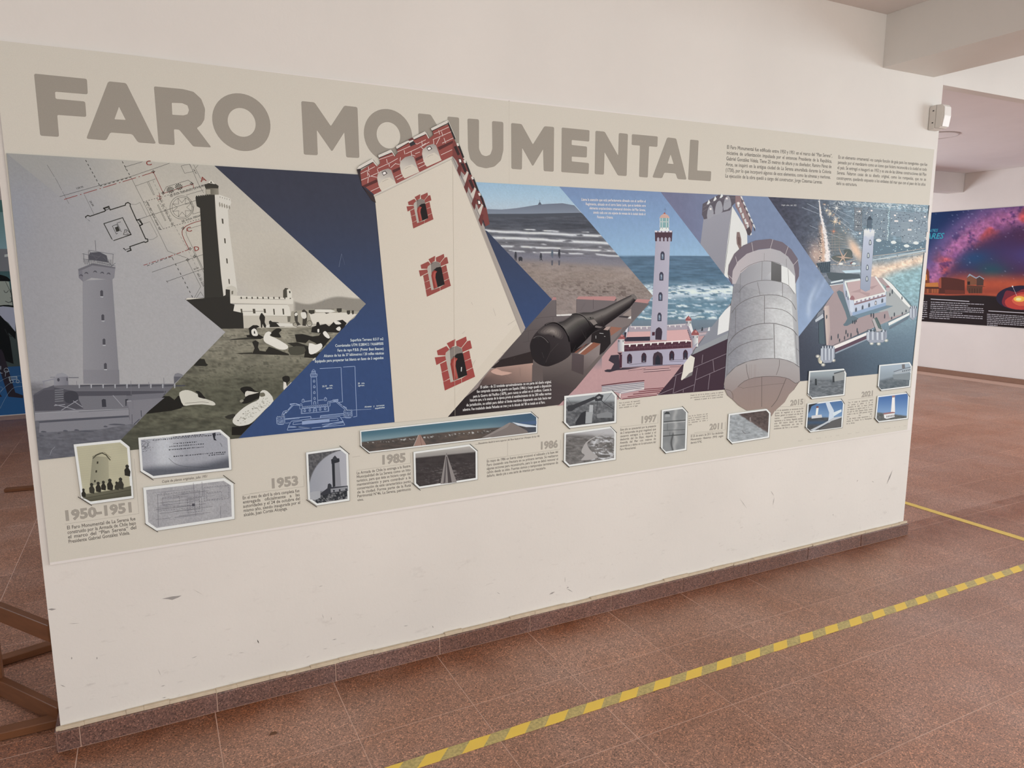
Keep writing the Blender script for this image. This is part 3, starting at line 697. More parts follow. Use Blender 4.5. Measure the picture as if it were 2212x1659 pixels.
c.P('H1', 'dfe0de', [(1182, 520), (1200, 570), (1215, 515), (1235, 570), (1255, 520), (1280, 590), (1300, 570), (1318, 510), (1325, 570), (1350, 540), (1345, 640), (1300, 650), (1260, 700), (1220, 640), (1184, 650)], grad=((1240, 560), (1250, 700), 'b9bdca'))
for x, y in ((1282, 735), (1252, 935), (1238, 1120), (1232, 1295)): c.P('H1', '5f6672', [(x-19, y+45), (x-15, y-20), (x, y-40), (x+17, y-20), (x+19, y+40)], sm=2); c.P('H1', 'd9dde0', [(x-8, y+34), (x-7, y-14), (x, y-24), (x+8, y-12), (x+8, y+30)])
c.P('H1', '566470', [(1240, 390), (1280, 340), (1320, 390), (1310, 400), (1305, 520), (1240, 520)]); c.P('H1', '3d4854', [(1238, 392), (1278, 330), (1322, 390)])
lines_ = [('Imagen aérea, abril 2022', (743, 175), (870, 178))]
c.end()
lines(c, 'caption', 'D0', lines_, 3.2, 'd9d6d4')
GCL = [(1427, top(1427)), (1659, top(1659)), (1801.5, 631), (1727, 724.5), (1728.5, bot(1728)), (1380, 863)]
def f_gar(X, Y):
    u = (X-1430)/370.; v = (Y-430)/400.
    C = mx(mx([112, 112, 138], [118, 132, 160], sst(0, .5, u)), [142, 162, 190], sst(.15, .8, v)*sst(.2, .9, u))
    # thin high clouds
    w_ = np.exp(-((X-(1757-(Y-640)*.18+6*np.sin(Y/22.)))/5.)**2)*sst(590, 640, Y)*(1-sst(670, 700, Y)); C = mx(C, [190, 202, 216], w_*.6)
    w2 = np.exp(-((X-(1724+(Y-560)*-.02))/3.)**2)*sst(545, 600, Y)*(1-sst(650, 690, Y)); C = mx(C, [178, 192, 212], w2*.5)
    w3 = np.exp(-((X-(1775-(Y-620)*.5))/4.)**2)*sst(585, 610, Y)*(1-sst(640, 660, Y)); C = mx(C, [176, 192, 212], w3*.4)
    C = C*(.965+.07*fbm(X, Y, 5, 7, 3, 31))[..., None]
    return C
c.begin('watch_turret_photo', label='photograph looking up at a white masonry watch turret')
def chev(pts): return pts
# sky clipped to a convex outline, lower left added as solid print
c.grid([(1400, 413), (1805, 428), (1805, 866), (1400, 866)], 3, f_gar, [(1425, top(1427)), (1659, top(1659)), (1801.5, 631), (1645, 828), (1500, 846), (1405, 640)])
c.P('px', '6b6a70', [(1548, 690), (1600, 630), (1640, 840), (1563, 841), (1419, 854), (1505, 738)])
c.end(); c.begin('rear_tower_print')
c.P('D0', '96939a', [(80, 270), (320, 175), (300, 450), (250, 770), (52, 500)], grad=((100, 300), (280, 700), '8a878e'))
c.P('D0', 'd9d6ce', [(320, 175), (450, 390), (452, 500), (330, 620), (300, 800), (250, 772)])
c.L('D0', '3f3d44', [(320, 178), (292, 470), (252, 772)], .7)
c.P('D0', '5d555c', [(70, 160), (205, 82), (225, 85), (350, 90), (350, 150), (320, 178), (305, 215), (255, 228), (200, 240), (150, 250), (110, 285), (82, 292), (64, 250)])
for k, (x, y) in enumerate(((105, 135), (160, 105), (215, 80))): c.P('D0', 'dcdad6', [(x, y+30), (x+18, y-12), (x+30, y+12), (x+16, y+28)])
for x, y, w_ in ((110, 290, 52), (178, 255, 62), (250, 215, 62)):
    c.P('D0', '9a979c', [(x, y), (x+2, y-70), (x+18, y-112), (x+w_-20, y-122), (x+w_-4, y-90), (x+w_, y-30)], sm=2)
for a, b in (((75, 190), (200, 120)), ((72, 225), (110, 200)), ((205, 118), (345, 108)), ((255, 150), (300, 130))): c.L('D0', '857c82', [a, b], .5)
for x, y in ((138, 203), (276, 114)): c.P('D0', 'f0ece2', [(x-8, y-8), (x+8, y-7), (x+8, y+8), (x-8, y+7)])
c.P('D0', '8f7270', [(350, 90), (405, 92), (500, 330), (485, 420), (460, 430), (425, 350), (390, 250), (350, 180)])
for k in range(6):
    x = 372+k*21; y = 130+k*48; c.P('D0', 'd2cfca', [(x+20, y-38), (x+34, y-34), (x+44, y-2), (x+32, y+2)]); c.P('D0', '514a50', [(x+26, y-20), (x+40, y), (x+42, y+26), (x+32, y+16)]); c.P('D0', 'c8c5c0', [(x-12, y+20), (x+4, y+10), (x+14, y+52), (x, y+60)], sm=1)
c.P('D0', '4f4348', [(440, 380), (470, 350), (488, 400), (470, 430), (452, 420)])
for x, y in ((377, 155), (450, 325)): c.P('D0', 'f4ede0', [(x-8, y-9), (x+9, y-8), (x+9, y+9), (x-8, y+8)])
c.P('D0', '836c66', [(362, 400), (385, 400), (400, 460), (402, 540), (385, 550), (362, 500), (358, 450)]); c.P('D0', '6c5450', [(370, 440), (388, 445), (392, 520), (372, 500)])
c.end(); c.begin('parapet_print', label='parapet with dark maroon blocks')
c.P('G8', '84858c', [(2040, 0), (2111, 0), (2111, 560), (1480, 800), (1525, 720), (1700, 470)]); c.P('G8', '8f9092', [(1525, 700), (2111, 420), (2111, 510), (1480, 800)])
c.P('G8', 'dbd8d2', [(2095, 0), (2105, 5), (2065, 405), (1882, 482), (1908, 200), (1990, 90)])
c.P('G8', '3f2a35', [(2045, 545), (2111, 520), (2111, 1360), (900, 1462), (1290, 960), (1340, 820), (1480, 800)])
for a in (((1155, 1160), (1310, 1090)), ((1500, 1010), (2030, 785)), ((1530, 1210), (2010, 1000)), ((900, 1460), (1160, 1350)), ((1170, 1425), (1505, 1290)), ((1645, 800), (1630, 940)), ((1810, 885), (1828, 1075)), ((1555, 1010), (1495, 1400)), ((1760, 1115), (1730, 1370)), ((1210, 1145), (1160, 1430)), ((1328, 1370), (1325, 1415))): c.L('G8', '86757c', list(a), 1.1)
c.P('G8', 'd8cfc0', [(1435, 803), (1515, 850), (1480, 1080), (1300, 1220), (1290, 1200), (1318, 1080), (1342, 900)]); c.P('G8', '77716f', [(1480, 1075), (1470, 1135), (1335, 1200), (1420, 1105)]); c.L('G8', '3a343a', [(1440, 803), (1515, 845)], .9)
c.end()
# lit lighthouse photograph (sea)
SEACL = [(1208, top(1208)), (1427, top(1427)), (1595, 634), (1419.5, 854), (1380, 858.5), (1205, 875.5)]
def f_sea(X, Y):
    C = gy(Y, [(400, '7489ad'), (470, '7e9abd'), (552, '8fb0cb'), (553.5, '566f85'), (600, '4f6b80'), (640, '5c7c8e'), (690, '5f7f8e'), (691, '6d7e8a'), (712, '69757f'), (760, '6b7178'), (800, 'b98f8d'), (870, 'b98f8d')])
    sea = sst(553, 554, Y)*(1-sst(688, 690, Y))
    n = fbm(X, Y, 26, 2.6, 4, 21); C = C*(1+(sea*.42*(n-.5))[..., None])
    for y0, w_, s_, sd in ((628, 13, .36, 3), (604+14, 5, .5, 5), (659, 5, .52, 6), (672, 5, .5, 8), (684, 9, .43, 9), (643, 5, .55, 4)):
        band = np.exp(-((Y-y0-4*fbm(X, Y, 60, 60, 2, sd))/w_)**2); C = mx(C, [214, 223, 228], sea*band*sst(s_, s_+.16, fbm(X, Y, 14, 3.2, 4, sd)))
    C = C*(.97+.06*fbm(X, Y, 4, 6, 3, 32))[..., None]
    return C
c.begin('seafront_photo', label='photograph of the white lighthouse rising before a blue sea')
c.grid([(1205, 400), (1600, 405), (1600, 880), (1205, 880)], 2.2, f_sea, [(1208, top(1208)), (1427, top(1427)), (1595, 634), (1419.5, 854), (1205, 876.5), (1206, 600)])
F8 = 'G8'
c.P(F8, 'b98f8d', [(240, 560), (440, 420), (800, 400), (1060, 400), (1560, 480), (1690, 470), (1480, 740), (1160, 1160), (905, 1462), (620, 1490), (300, 1530), (0, 1400), (0, 820)])
c.P(F8, '8c8a93', [(1460, 420), (1760, 350), (1800, 350), (1700, 490), (1560, 500)]); c.P(F8, 'b5a0a2', [(1570, 440), (1720, 420), (1690, 470), (1570, 490)]); c.L(F8, '4c3a44', [(1580, 438), (1720, 430)], .7)
for x in (1630, 1740): c.P(F8, 'dadada' if x > 1700 else '3a3e45', [(x-16, 415), (x, 355), (x+16, 350), (x+20, 410)])
# rear parapet
c.P(F8, 'a1949c', [(445, 330), (800, 335), (1380, 290), (1400, 390), (1060, 400), (800, 420), (440, 430)])
c.L(F8, 'e4e0e2', [(475, 350), (800, 338)], 1.1); c.L(F8, 'e4e0e2', [(1062, 322), (1360, 310)], 1.1); c.L(F8, 'e2dee0', [(472, 280), (475, 350)], .8)
for x in (543, 640, 735): c.P(F8, 'e4e0e2', [(x-8, 345), (x+8, 345), (x+8, 385), (x-6, 378)])
for x in (1105, 1195, 1288): c.P(F8, 'e4e0e2', [(x-8, 322), (x+8, 322), (x+8, 355), (x-6, 350)])
c.P(F8, 'd0a09c', [(440, 430), (800, 420), (790, 510), (400, 520)]); c.P(F8, '322e3c', [(400, 515), (785, 505), (785, 575), (380, 585)]); c.P(F8, 'd0a19d', [(1058, 405), (1395, 390), (1450, 570), (1058, 585)])
c.P(F8, 'cfc9cf', [(395, 355), (435, 330), (400, 520), (372, 500)]); c.P(F8, '35303c', [(365, 440), (405, 430), (385, 580), (360, 570)])
c.end(); c.begin('lighthouse_print', label='slim pale lilac lighthouse with a glass lantern')
c.P(F8, 'a59daa', [(821, 0), (1072, 0), (1055, 560), (785, 562)], up=True)
c.P('C0', 'a69fac', [(1645, 610), (1768, 615), (1738, 1480), (1600, 1475)], grad=((1620, 900), (1760, 900), 'afa8b4'))
c.P('C0', '4f3640', [(1637, 550), (1788, 550), (1782, 638), (1640, 636)])
for k in range(5): c.P('C0', 'cdc6cc', [(1637+k*31, 545), (1660+k*31, 545), (1660+k*31, 560), (1637+k*31, 560)], up=(k == 0))
for k in range(4): c.P('C0', 'a8a0ac', [(1656+k*32, 640), (1656+k*32, 612), (1666+k*32, 600), (1676+k*32, 612), (1676+k*32, 640)], up=(k == 0))
c.P('C0', '7da3a2', [(1680, 435), (1760, 438), (1756, 545), (1682, 545)]); c.P('C0', 'd9dcdc', [(1678, 520), (1760, 520), (1758, 548), (1680, 548)]);
for x in (1682, 1702, 1735, 1757): c.L('C0', 'e4e6e4', [(x, 438), (x, 530)], .9, up=False)
c.L('C0', 'e4e6e4', [(1680, 470), (1760, 472)], .9, up=False)
c.P('C0', 'c9a090', [(1676, 437), (1690, 415), (1720, 398), (1750, 415), (1765, 438)]); c.P('C0', 'a33b34', [(1708, 402), (1720, 390), (1732, 402)]); c.L('C0', '5a6474', [(1724, 392), (1724, 350)], .5); c.L('C0', '5a6474', [(1712, 366), (1736, 366)], .5)
for x, y in ((1703, 762), (1693, 937), (1685, 1110), (1677, 1284)):
    c.P('C0', '3d3a4a', [(x-17, y+35), (x-17, y-20), (x-8, y-38), (x+8, y-38), (x+18, y-20), (x+17, y+35)]); c.P('C0', '6f7f92', [(x-8, y+26), (x-8, y-12), (x, y-22), (x+8, y-12), (x+8, y+26)]); c.L('C0', 'd5d5da', [(x-4, y-14), (x+4, y+6)], .6)
c.P(F8, '3a2c38', [(872, 555), (872, 430), (885, 380), (930, 350), (972, 380), (985, 430), (970, 560)], sm=1); c.P(F8, '4a2330', [(818, 432), (865, 430), (862, 488), (818, 490)])
# right side stair wall, domes, cylindrical turrets
c.P(F8, '8d818c', [(1380, 260), (1395, 390), (1460, 570), (1510, 480), (1470, 390), (1450, 260)]); c.P(F8, 'dcd6d8', [(1400, 270), (1445, 260), (1500, 450), (1470, 470), (1410, 330)])
for k in range(6): c.P(F8, '54404c', [(1388+k*9, 400+k*28), (1410+k*9, 405+k*28), (1404+k*9, 425+k*28)], up=(k == 0))
def dome(x, y, w_, h_, body, lit=1, col='96504f'):
    bx = w_*.82
    c.P(F8, '8f8893', [(x-bx/2, y), (x+bx/2, y), (x+bx/2, y+body), (x-bx/2+4, y+body)], grad=((x-bx/2, y), (x+bx/2, y), 'dddbe0'))
    for q in (-.25, .28): c.P(F8, '35303c', [(x+q*w_-5, y+14), (x+q*w_+6, y+14), (x+q*w_+6, y+50), (x+q*w_-5, y+50)])
    c.P(F8, col, [(x-w_/2, y), (x-w_*.42, y-h_*.5), (x, y-h_), (x+w_*.42, y-h_*.5), (x+w_/2, y), (x, y+8)], sm=3)
    c.P(F8, 'c27d78', [(x-w_*.05, y-h_*.6), (x+w_*.1, y-h_*.85), (x+w_*.3, y-h_*.55), (x+w_*.12, y-h_*.4)], sm=2); c.L(F8, 'd8b3b0', [(x-w_/2, y+6), (x+w_/2, y+4)], .7)
    c.P(F8, '3c2c38', [(x-7, y-h_+4), (x, y-h_-18), (x+8, y-h_+4)])
dome(1412, 245, 96, 72, 90)
c.end(); c.begin('fort_print', label='low pale keep with battlements and a pink terrace')
c.P(F8, 'a49ba7', [(330, 750), (1470, 690), (1480, 760), (1330, 960), (330, 1015)], grad=((330, 900), (1300, 850), 'a8a1b3'))
c.P(F8, '4f2b37', [(365, 640), (1450, 580), (1455, 685), (365, 750)])
for k in range(24): c.L(F8, '7a5560', [(385+k*45, 668-k*2.4+(k % 2)*34), (385+k*45, 700-k*2.4+(k % 2)*30)], .45, up=(k == 0))
c.L(F8, '7a5560', [(365, 700), (1452, 636)], .45)
c.L(F8, 'e6dfe2', [(360, 636), (1380, 570), (1450, 580)], 2.2); 
for k in range(9): x = 455+k*115; y = 640-k*8.5; c.P(F8, 'e6dfe2', [(x-12, y-12), (x+12, y-14), (x+12, y+18), (x-2, y+36), (x-12, y+30)], up=(k == 0))
dome(1520, 480, 118, 88, 190); c.P(F8, 'a09aa6', [(1480, 660), (1570, 600), (1500, 700), (1475, 740)])
dome(310, 545, 130, 88, 205); c.P(F8, '3c2c34', [(250, 765), (330, 768), (300, 810)])
for x, y, s_ in ((453, 865, 1), (686, 848, 1), (1140, 815, 1), (1362, 800, .95)):
    c.P(F8, '3d2430', [(x-40*s_, y+80), (x-42*s_, y-20), (x-30*s_, y-60), (x, y-84), (x+32*s_, y-60), (x+42*s_, y-20), (x+36*s_, y+75)]); c.P(F8, '2e2c3a', [(x-20, y+72), (x-20, y-20), (x, y-46), (x+20, y-20), (x+20, y+68)]); c.L(F8, 'b5afb8', [(x-18, y+60), (x+16, y+58)], .8)
c.P(F8, '40303a', [(832, 970), (832, 840), (850, 780), (912, 748), (975, 780), (995, 840), (990, 965)], sm=1); c.P(F8, '262732', [(870, 968), (872, 860), (912, 800), (950, 860), (952, 964)])
c.P(F8, '4a2733', [(290, 790), (330, 800), (325, 1010), (280, 1020)])
for a in (((445, 965), (720, 935)), ((1100, 885), (1340, 880)), ((1110, 910), (1330, 905))): c.L(F8, '57505e', list(a), .7)
c.P(F8, '383039', [(40, 1060), (90, 1040), (150, 1040), (200, 950), (110, 895), (150, 810), (280, 800), (290, 1020), (470, 1015), (640, 1000), (440, 1040), (240, 1055), (130, 1085), (60, 1080)])
c.P(F8, 'c59c98', [(430, 1062), (700, 1000), (715, 1020), (450, 1070)]); c.L(F8, '4a2c38', [(430, 1065), (712, 1025)], .8); c.L(F8, '4a2c38', [(680, 1050), (1100, 1022)], 1); c.L(F8, '4a2c38', [(680, 1085), (1125, 1048)], 1.2); c.L(F8, 'ddb8b3', [(680, 1070), (1120, 1036)], 1.2); c.L(F8, '43303c', [(330, 1015), (900, 975), (1290, 962)], 1); c.L(F8, '6f4c55', [(1110, 1000), (1280, 996)], .9)
c.L(F8, '5b2730', [(0, 1302), (330, 1258), (690, 1222)], 2); c.P(F8, 'a59da2', [(0, 1310), (690, 1240), (692, 1365), (310, 1440), (200, 1400), (0, 1400)])
for k in range(8): c.L(F8, ['5c545c', 'e6e2e4'][k % 2], [(0, 1330+k*12), (690, 1258+k*14)], .8)
c.L(F8, 'ece6e6', [(310, 1420), (690, 1345)], 1.1); c.L(F8, 'f0eceb', [(300, 1430), (290, 1530)], 2.2)
for k in range(5): c.L(F8, '6b1f2a' if k < 5 else 'd', [(690-k*90, 1365+k*40), (1010-k*28, 1340+k*30)], 1.5)
c.L(F8, 'd3a7a2', [(330, 1480), (900, 1430)], 1.2)
c.end()
lines(c, 'caption', 'C0', [('Llama la atención que está perfectamente alineado con el carillón el', (1010, 290), (1560, 305)), ('Regimiento, ubicado en el cerro Santa Lucía, que es también otro', (1047, 328), (1560, 343)), ('elemento arquitectónico ornamental distintivo del Plan Serena,', (1080, 363), (1558, 380)), ('siendo cada uno una especie de remate de la ciudad desde el', (1112, 400), (1558, 415)), ('Poniente y Oriente.', (1145, 440), (1282, 443))], 5.4, 'e8eaee', .013)
# beach and cannon photograph
def f_beach(X, Y):
    yy = Y-(X-1200)*.035
    C = gy(yy, [(390, '90b1c8'), (430, 'a3bdcd'), (452, 'aebfca'), (459, 'a8b7c2'), (460, '55575f'), (485, '4a4c54'), (503, '57585f'), (535, '6e6c70'), (556, '74717a'), (572, '8d7f78'), (590, '98877c'), (620, '95857b'), (640, '94847c'), (700, '8f8079')])
    n = fbm(X, yy, 30, 3, 4, 41); sea = sst(459, 462, yy)*(1-sst(552, 560, yy)); C = C*(1+(sea*.5*(n-.5))[..., None])
    for y0, w_, s_, sd, xl in ((506, 2.9, .22, 1, 1050), (519, 3.1, .26, 2, 1065), (499, 1.4, .52, 3, 1100), (537, 1.9, .28, 4, 1085), (546, 1.5, .40, 9, 1200), (529, 1.6, .58, 8, 1060)):
        yc = y0+3*(fbm(X, Y*0, 40, 40, 2, sd)-.5)+(X-1200)*.012
        C = mx(C, [226, 226, 226], np.exp(-((yy-yc)/w_)**2)*sst(s_, s_+.16, fbm(X, Y, 26, 4., 3, sd+50))*.95)
    wet = np.exp(-((yy-(556+(X-1150)*.05))/7.)**2); C = mx(C, [126, 124, 134], wet*.55)
    sand = sst(566, 575, yy-(X-1200)*.03); m_ = fbm(X, Y, 9, 3, 4, 61); big = fbm(X, Y, 60, 22, 3, 62)
    dk = np.exp(-((X-1300-(Y-630)*.6)/95.)**2-((Y-628)/22.)**2)
    C = C*(1+(sand*.55*(m_-.52))[..., None]); C = mx(C, [96, 82, 76], sand*sst(.50, .64, m_)*(.15+.75*dk+.25*big)); C = mx(C, [176, 158, 150], sand*.4*sst(.45, .75, fbm(X, Y, 50, 16, 3, 66))*(1-dk))
    C = C*(.97+.06*vn(X/1.7, Y/1.7, 6))[..., None]
    return C
BC = [(1029, 393.3), (1208, top(1208)), (1410.5, 639), (1207.5, 875), (1000, 897), (963, 901), (1000, 393)]
c.begin('beach_cannon_photo', label='photograph of an old black cannon pointing over a surf beach')
c.grid([(960, 389), (1412, 397), (1412, 905), (960, 905)], 1.9, f_beach, [(1019, 392.8), (1208, top(1208)), (1410.5, 639), (1207.5, 875), (963, 901)])
# headland with its cross, bathers
c.P('C0', '6e7583', [(205, 362), (330, 366), (450, 355), (560, 338), (640, 325), (720, 318), (850, 312), (950, 330), (1010, 395), (560, 405), (205, 405)], sm=1, grad=((600, 320), (600, 400), '7f8794'))
c.P('C0', '4d5058', [(205, 403), (560, 402), (1010, 393), (1030, 420), (205, 430)]); c.P('C0', '59606c', [(640, 325), (650, 305), (662, 305), (672, 325)]); c.L('C0', '59606c', [(655, 318), (655, 285)], .9)
for x, y, h in ((450, 765, 78), (665, 768, 60), (822, 745, 75), (762, 745, 70)):
    col = '3b3b42' if x != 762 else '5a6470'
    c.P('C0', col, [(x-7, y-h/2+12), (x-5, y-h/2), (x+5, y-h/2), (x+8, y-h/2+12), (x+10, y), (x+6, y+h/2), (x, y+h/2), (x-2, y+8), (x-8, y+h/2), (x-11, y-5)])
for x in (762, 822): c.P('C0', '5b5a62', [(x-10, 800), (x+8, 800), (x+5, 842), (x-7, 842)])
c.P('C0', '38383e', [(475, 775), (495, 768), (508, 780), (505, 808), (492, 800), (478, 808)], sm=2); c.L('C0', '38383e', [(655, 800), (670, 785), (680, 805)], .8)
c.end(); c.begin('merlon_wall_print')
c.P('C0', '6f6463', [(758, 1140), (797, 1137), (797, 1275), (970, 1255), (968, 1130), (1310, 1130), (1310, 1200), (1440, 1200), (1440, 1160), (1595, 1163), (1150, 1659), (300, 1659), (522, 1395)], grad=((900, 1150), (500, 1650), '4e4442'))
c.P('C0', 'b07b77', [(758, 1138), (768, 1112), (795, 1116), (797, 1137)]); c.P('C0', 'b5807b', [(968, 1130), (985, 1108), (1300, 1106), (1310, 1125), (1290, 1145), (968, 1130)]); c.P('C0', 'b5807b', [(1440, 1155), (1480, 1128), (1600, 1135), (1575, 1168), (1440, 1160)])
c.P('C0', '4a4142', [(1310, 1122), (1310, 1138), (1292, 1146)]); c.P('C0', 'd7cfc6', [(797, 1262), (940, 1255), (930, 1270), (800, 1277)]); 
c.P('H6', 'd6d0c8', [(1665, 500), (1720, 455), (1720, 505)]); c.P('H6', '8f7f77', [(1580, 450), (1720, 340), (1722, 460), (1690, 480)]); c.P('H6', '3c3436', [(1540, 462), (1690, 462), (1660, 492), (1520, 478)])
for a in (((200, 500), (460, 468), (780, 460)), ((0, 712), (240, 672), (330, 660)), ((478, 480), (478, 570)), ((85, 700), (85, 860)), ((1117, 190), (1117, 350)), ((0, 880), (120, 860)), ((525, 210), (525, 465)), ((850, 200), (850, 420))): c.L('H6', '4a4041', list(a), .6)
c.P('H6', '7a6d69', [(1310, 615), (1500, 480), (1745, 510), (1690, 600), (1560, 660), (1400, 630)]); c.P('H6', '6a5f5e', [(1730, 230), (1990, 262), (1745, 520), (1720, 500)]); 
# carriage, pink slab, lower ground
c.P('H6', '2b2322', [(0, 1060), (170, 1020), (190, 1215), (0, 1230)], up=True)
c.P('G5', '2f2524', [(1590, 510), (1945, 415), (1990, 545), (1560, 610), (1480, 605)]); c.P('G5', 'b08c7c', [(1470, 625), (1545, 600), (1960, 548), (1955, 790), (1330, 830), (1380, 740)], grad=((1700, 600), (1640, 830), '4c3d3b'))
c.P('G5', 'c39a88', [(1480, 640), (1540, 612), (1600, 640), (1720, 660), (1600, 690), (1500, 665)], sm=2)
c.P('H6', '726560', [(160, 1150), (330, 1240), (760, 1080), (1210, 890), (1230, 1085), (1300, 1060), (830, 1622), (140, 1622)], grad=((600, 1150), (450, 1622), '3b3130'))
c.P('G5', '3a2f2e', [(985, 1159), (1340, 820), (1480, 790), (2260, 770), (2211, 1020), (2100, 1045), (1500, 1100)], grad=((1500, 1100), (1650, 790), '5a4946'))
c.P('C1', '2b2324', [(0, 560), (150, 450), (760, 400), (960, 470), (822, 610), (0, 700), (-140, 715)], grad=((400, 640), (560, 380), '4c403f'))
c.P('H6', '8b7c77', [(970, 1080), (1230, 890), (1215, 1090), (960, 1360)], grad=((1080, 1000), (960, 1340), '5b4e4c'))
c.P('H6', '60534f', [(145, 1240), (310, 1290), (320, 1500), (140, 1500)]); c.P('H6', '57494a', [(780, 1050), (970, 1085), (960, 1400), (770, 1330)], grad=((850, 1080), (850, 1400), '4b3f3e'))
# carriage
c.P('H6', '231c1d', [(700, 1060), (1080, 880), (1100, 640), (1290, 620), (1380, 690), (1395, 900), (1290, 1030), (1215, 1085), (1235, 900), (1080, 880), (820, 1045)])
c.P('H6', '8c5440', [(870, 1060), (1120, 880), (1232, 905), (985, 1082)]); c.P('H6', 'c9b3a6', [(875, 1058), (1085, 885), (1110, 890), (905, 1062)]); c.P('H6', '7e4b3b', [(815, 1045), (1000, 905), (1020, 900), (850, 1050)])
c.P('H6', '94614e', [(1380, 690), (1400, 630), (1575, 650), (1530, 700), (1400, 780)]); c.P('H6', 'a98f84', [(1280, 680), (1330, 630), (1395, 632), (1350, 690)]); c.P('H6', '7b6e6b', [(1395, 780), (1590, 645), (1540, 740), (1400, 910)])
for a in (((1215, 735), (1280, 742)), ((1160, 775), (1160, 820)), ((1290, 785), (1310, 790))): c.L('H6', 'b9b4b0', list(a), 1)
c.end(); c.begin('cannon_print', label='long black iron cannon')
def band(frame, up, lo, cols):
    n = len(cols)
    for k in range(n):
        a, b = k/n, min(1, (k+1)/n+.02)
        c.P(frame, cols[k], [tuple(np.array(u)*(1-a)+np.array(l)*a) for u, l in zip(up, lo)]+[tuple(np.array(u)*(1-b)+np.array(l)*b) for u, l in list(zip(up, lo))[::-1]], up=(k == 0))
def cmix(stops, n):
    return [np.array([np.interp(k/(n-1), [s_[0] for s_ in stops], [hx(s_[1])[i] for s_ in stops]) for i in range(3)]) for k in range(n)]
band('H6', [(1000, 430), (1300, 330), (1500, 230), (1720, 125), (1760, 115)], [(1200, 700), (1330, 600), (1480, 490), (1700, 330), (1812, 190)], cmix([(0, '4d4645'), (.15, '8a807a'), (.32, '978c84'), (.55, '5a504e'), (.8, '332b2c'), (1, '2a2325')], 22))
c.P('H6', '6f6661', [(1720, 125), (1760, 113), (1800, 150), (1815, 190), (1790, 205), (1745, 165)], sm=2)
band('H6', [(480, 575), (640, 530), (800, 425), (960, 400), (1080, 400)], [(740, 1060), (850, 990), (1000, 850), (1120, 720), (1200, 640)], cmix([(0, '524a49'), (.10, '6e6662'), (.22, '9c9189'), (.34, '777069'), (.55, '4b4343'), (.8, '2a2325'), (1, '221c1e')], 26))
c.P('H6', '3a3233', [(115, 1000), (112, 900), (160, 790), (250, 680), (360, 600), (480, 575), (600, 610), (690, 720), (735, 850), (760, 1000), (745, 1090), (620, 1180), (480, 1240), (380, 1265), (260, 1235), (160, 1150)], sm=3, grad=((640, 700), (300, 1200), '211a1c'))
for k, (cc_, s_) in enumerate((('443c3b', 1.), ('564d4a', .82), ('675d58', .62), ('786d66', .42), ('8a7e76', .2))):
    c.P('H6', cc_, [(470+x*s_, 700+y*s_) for x, y in ((-240, 20), (-150, -70), (-20, -95), (100, -60), (170, 30), (150, 130), (60, 110), (-60, 60), (-150, 60))], sm=3)
c.P('H6', '241e20', [(125, 930), (180, 800), (260, 770), (340, 800), (420, 880), (430, 1000), (400, 1150), (340, 1230), (240, 1215), (150, 1120)], sm=3)
c.L('H6', '6e6663', [(165, 815), (220, 785), (290, 790), (350, 830), (400, 885)], 1, sm=3)
c.L('H6', '1f1a1c', [(350, 605), (440, 568), (540, 580), (640, 660), (710, 770), (735, 870)], 3., sm=4); c.L('H6', '6f6662', [(360, 600), (450, 560), (550, 570), (650, 650), (725, 775)], .8, sm=4)
c.L('H6', '2a2425', [(780, 435), (850, 425), (950, 460), (1030, 540), (1070, 620)], 1.8, sm=4); c.L('H6', '8a8079', [(775, 428), (850, 415), (955, 450), (1040, 535)], .7, sm=4)
c.P('H6', '7f736c', [(1050, 530), (1130, 510), (1185, 580), (1125, 610)]); c.P('H6', '6e6460', [(1145, 625), (1160, 612), (1270, 635), (1230, 655), (1150, 645)]); c.P('H6', '1c1718', [(1058, 480), (1072, 478), (1085, 498), (1072, 503)]); c.P('H6', '1c1718', [(478, 775), (490, 768), (503, 795), (490, 808)])
for a in (((360, 1200), (430, 1040), (560, 900)), ((900, 950), (1100, 740), (1290, 640)), ((1240, 440), (1290, 600)), ((300, 1040), (330, 1130)), ((880, 600), (1000, 820))): c.L('H6', '564c4b', list(a), .35)
c.end()
lines(c, 'caption', 'G5', [('El cañón - de 22 toneladas aproximadamente- no era parte del diseño original,', (1357, 838), (2165, 775)), ('fue comprado durante la guerra con España (1866) y luego quedó a disposición', (1317, 888), (2165, 818)), ('para la Guerra del Pacífico (1879), pero nunca se utilizó en el conflicto. Cuenta la', (1275, 943), (2165, 862)), ('historia que, a la usanza de la época previa al establecimiento de las 200 millas marinas', (1237, 988), (2165, 908)), ('de jurisdicción, se utilizó para definir el límite marítimo disparando una bala hacia mar', (1197, 1042), (2165, 955)), ('adentro. Fue trasladado desde Peñuelas en tren y en la década del ’80 se instala en el Faro.', (1157, 1095), (2095, 1008))], 5.6, 'e2dad3', .013)
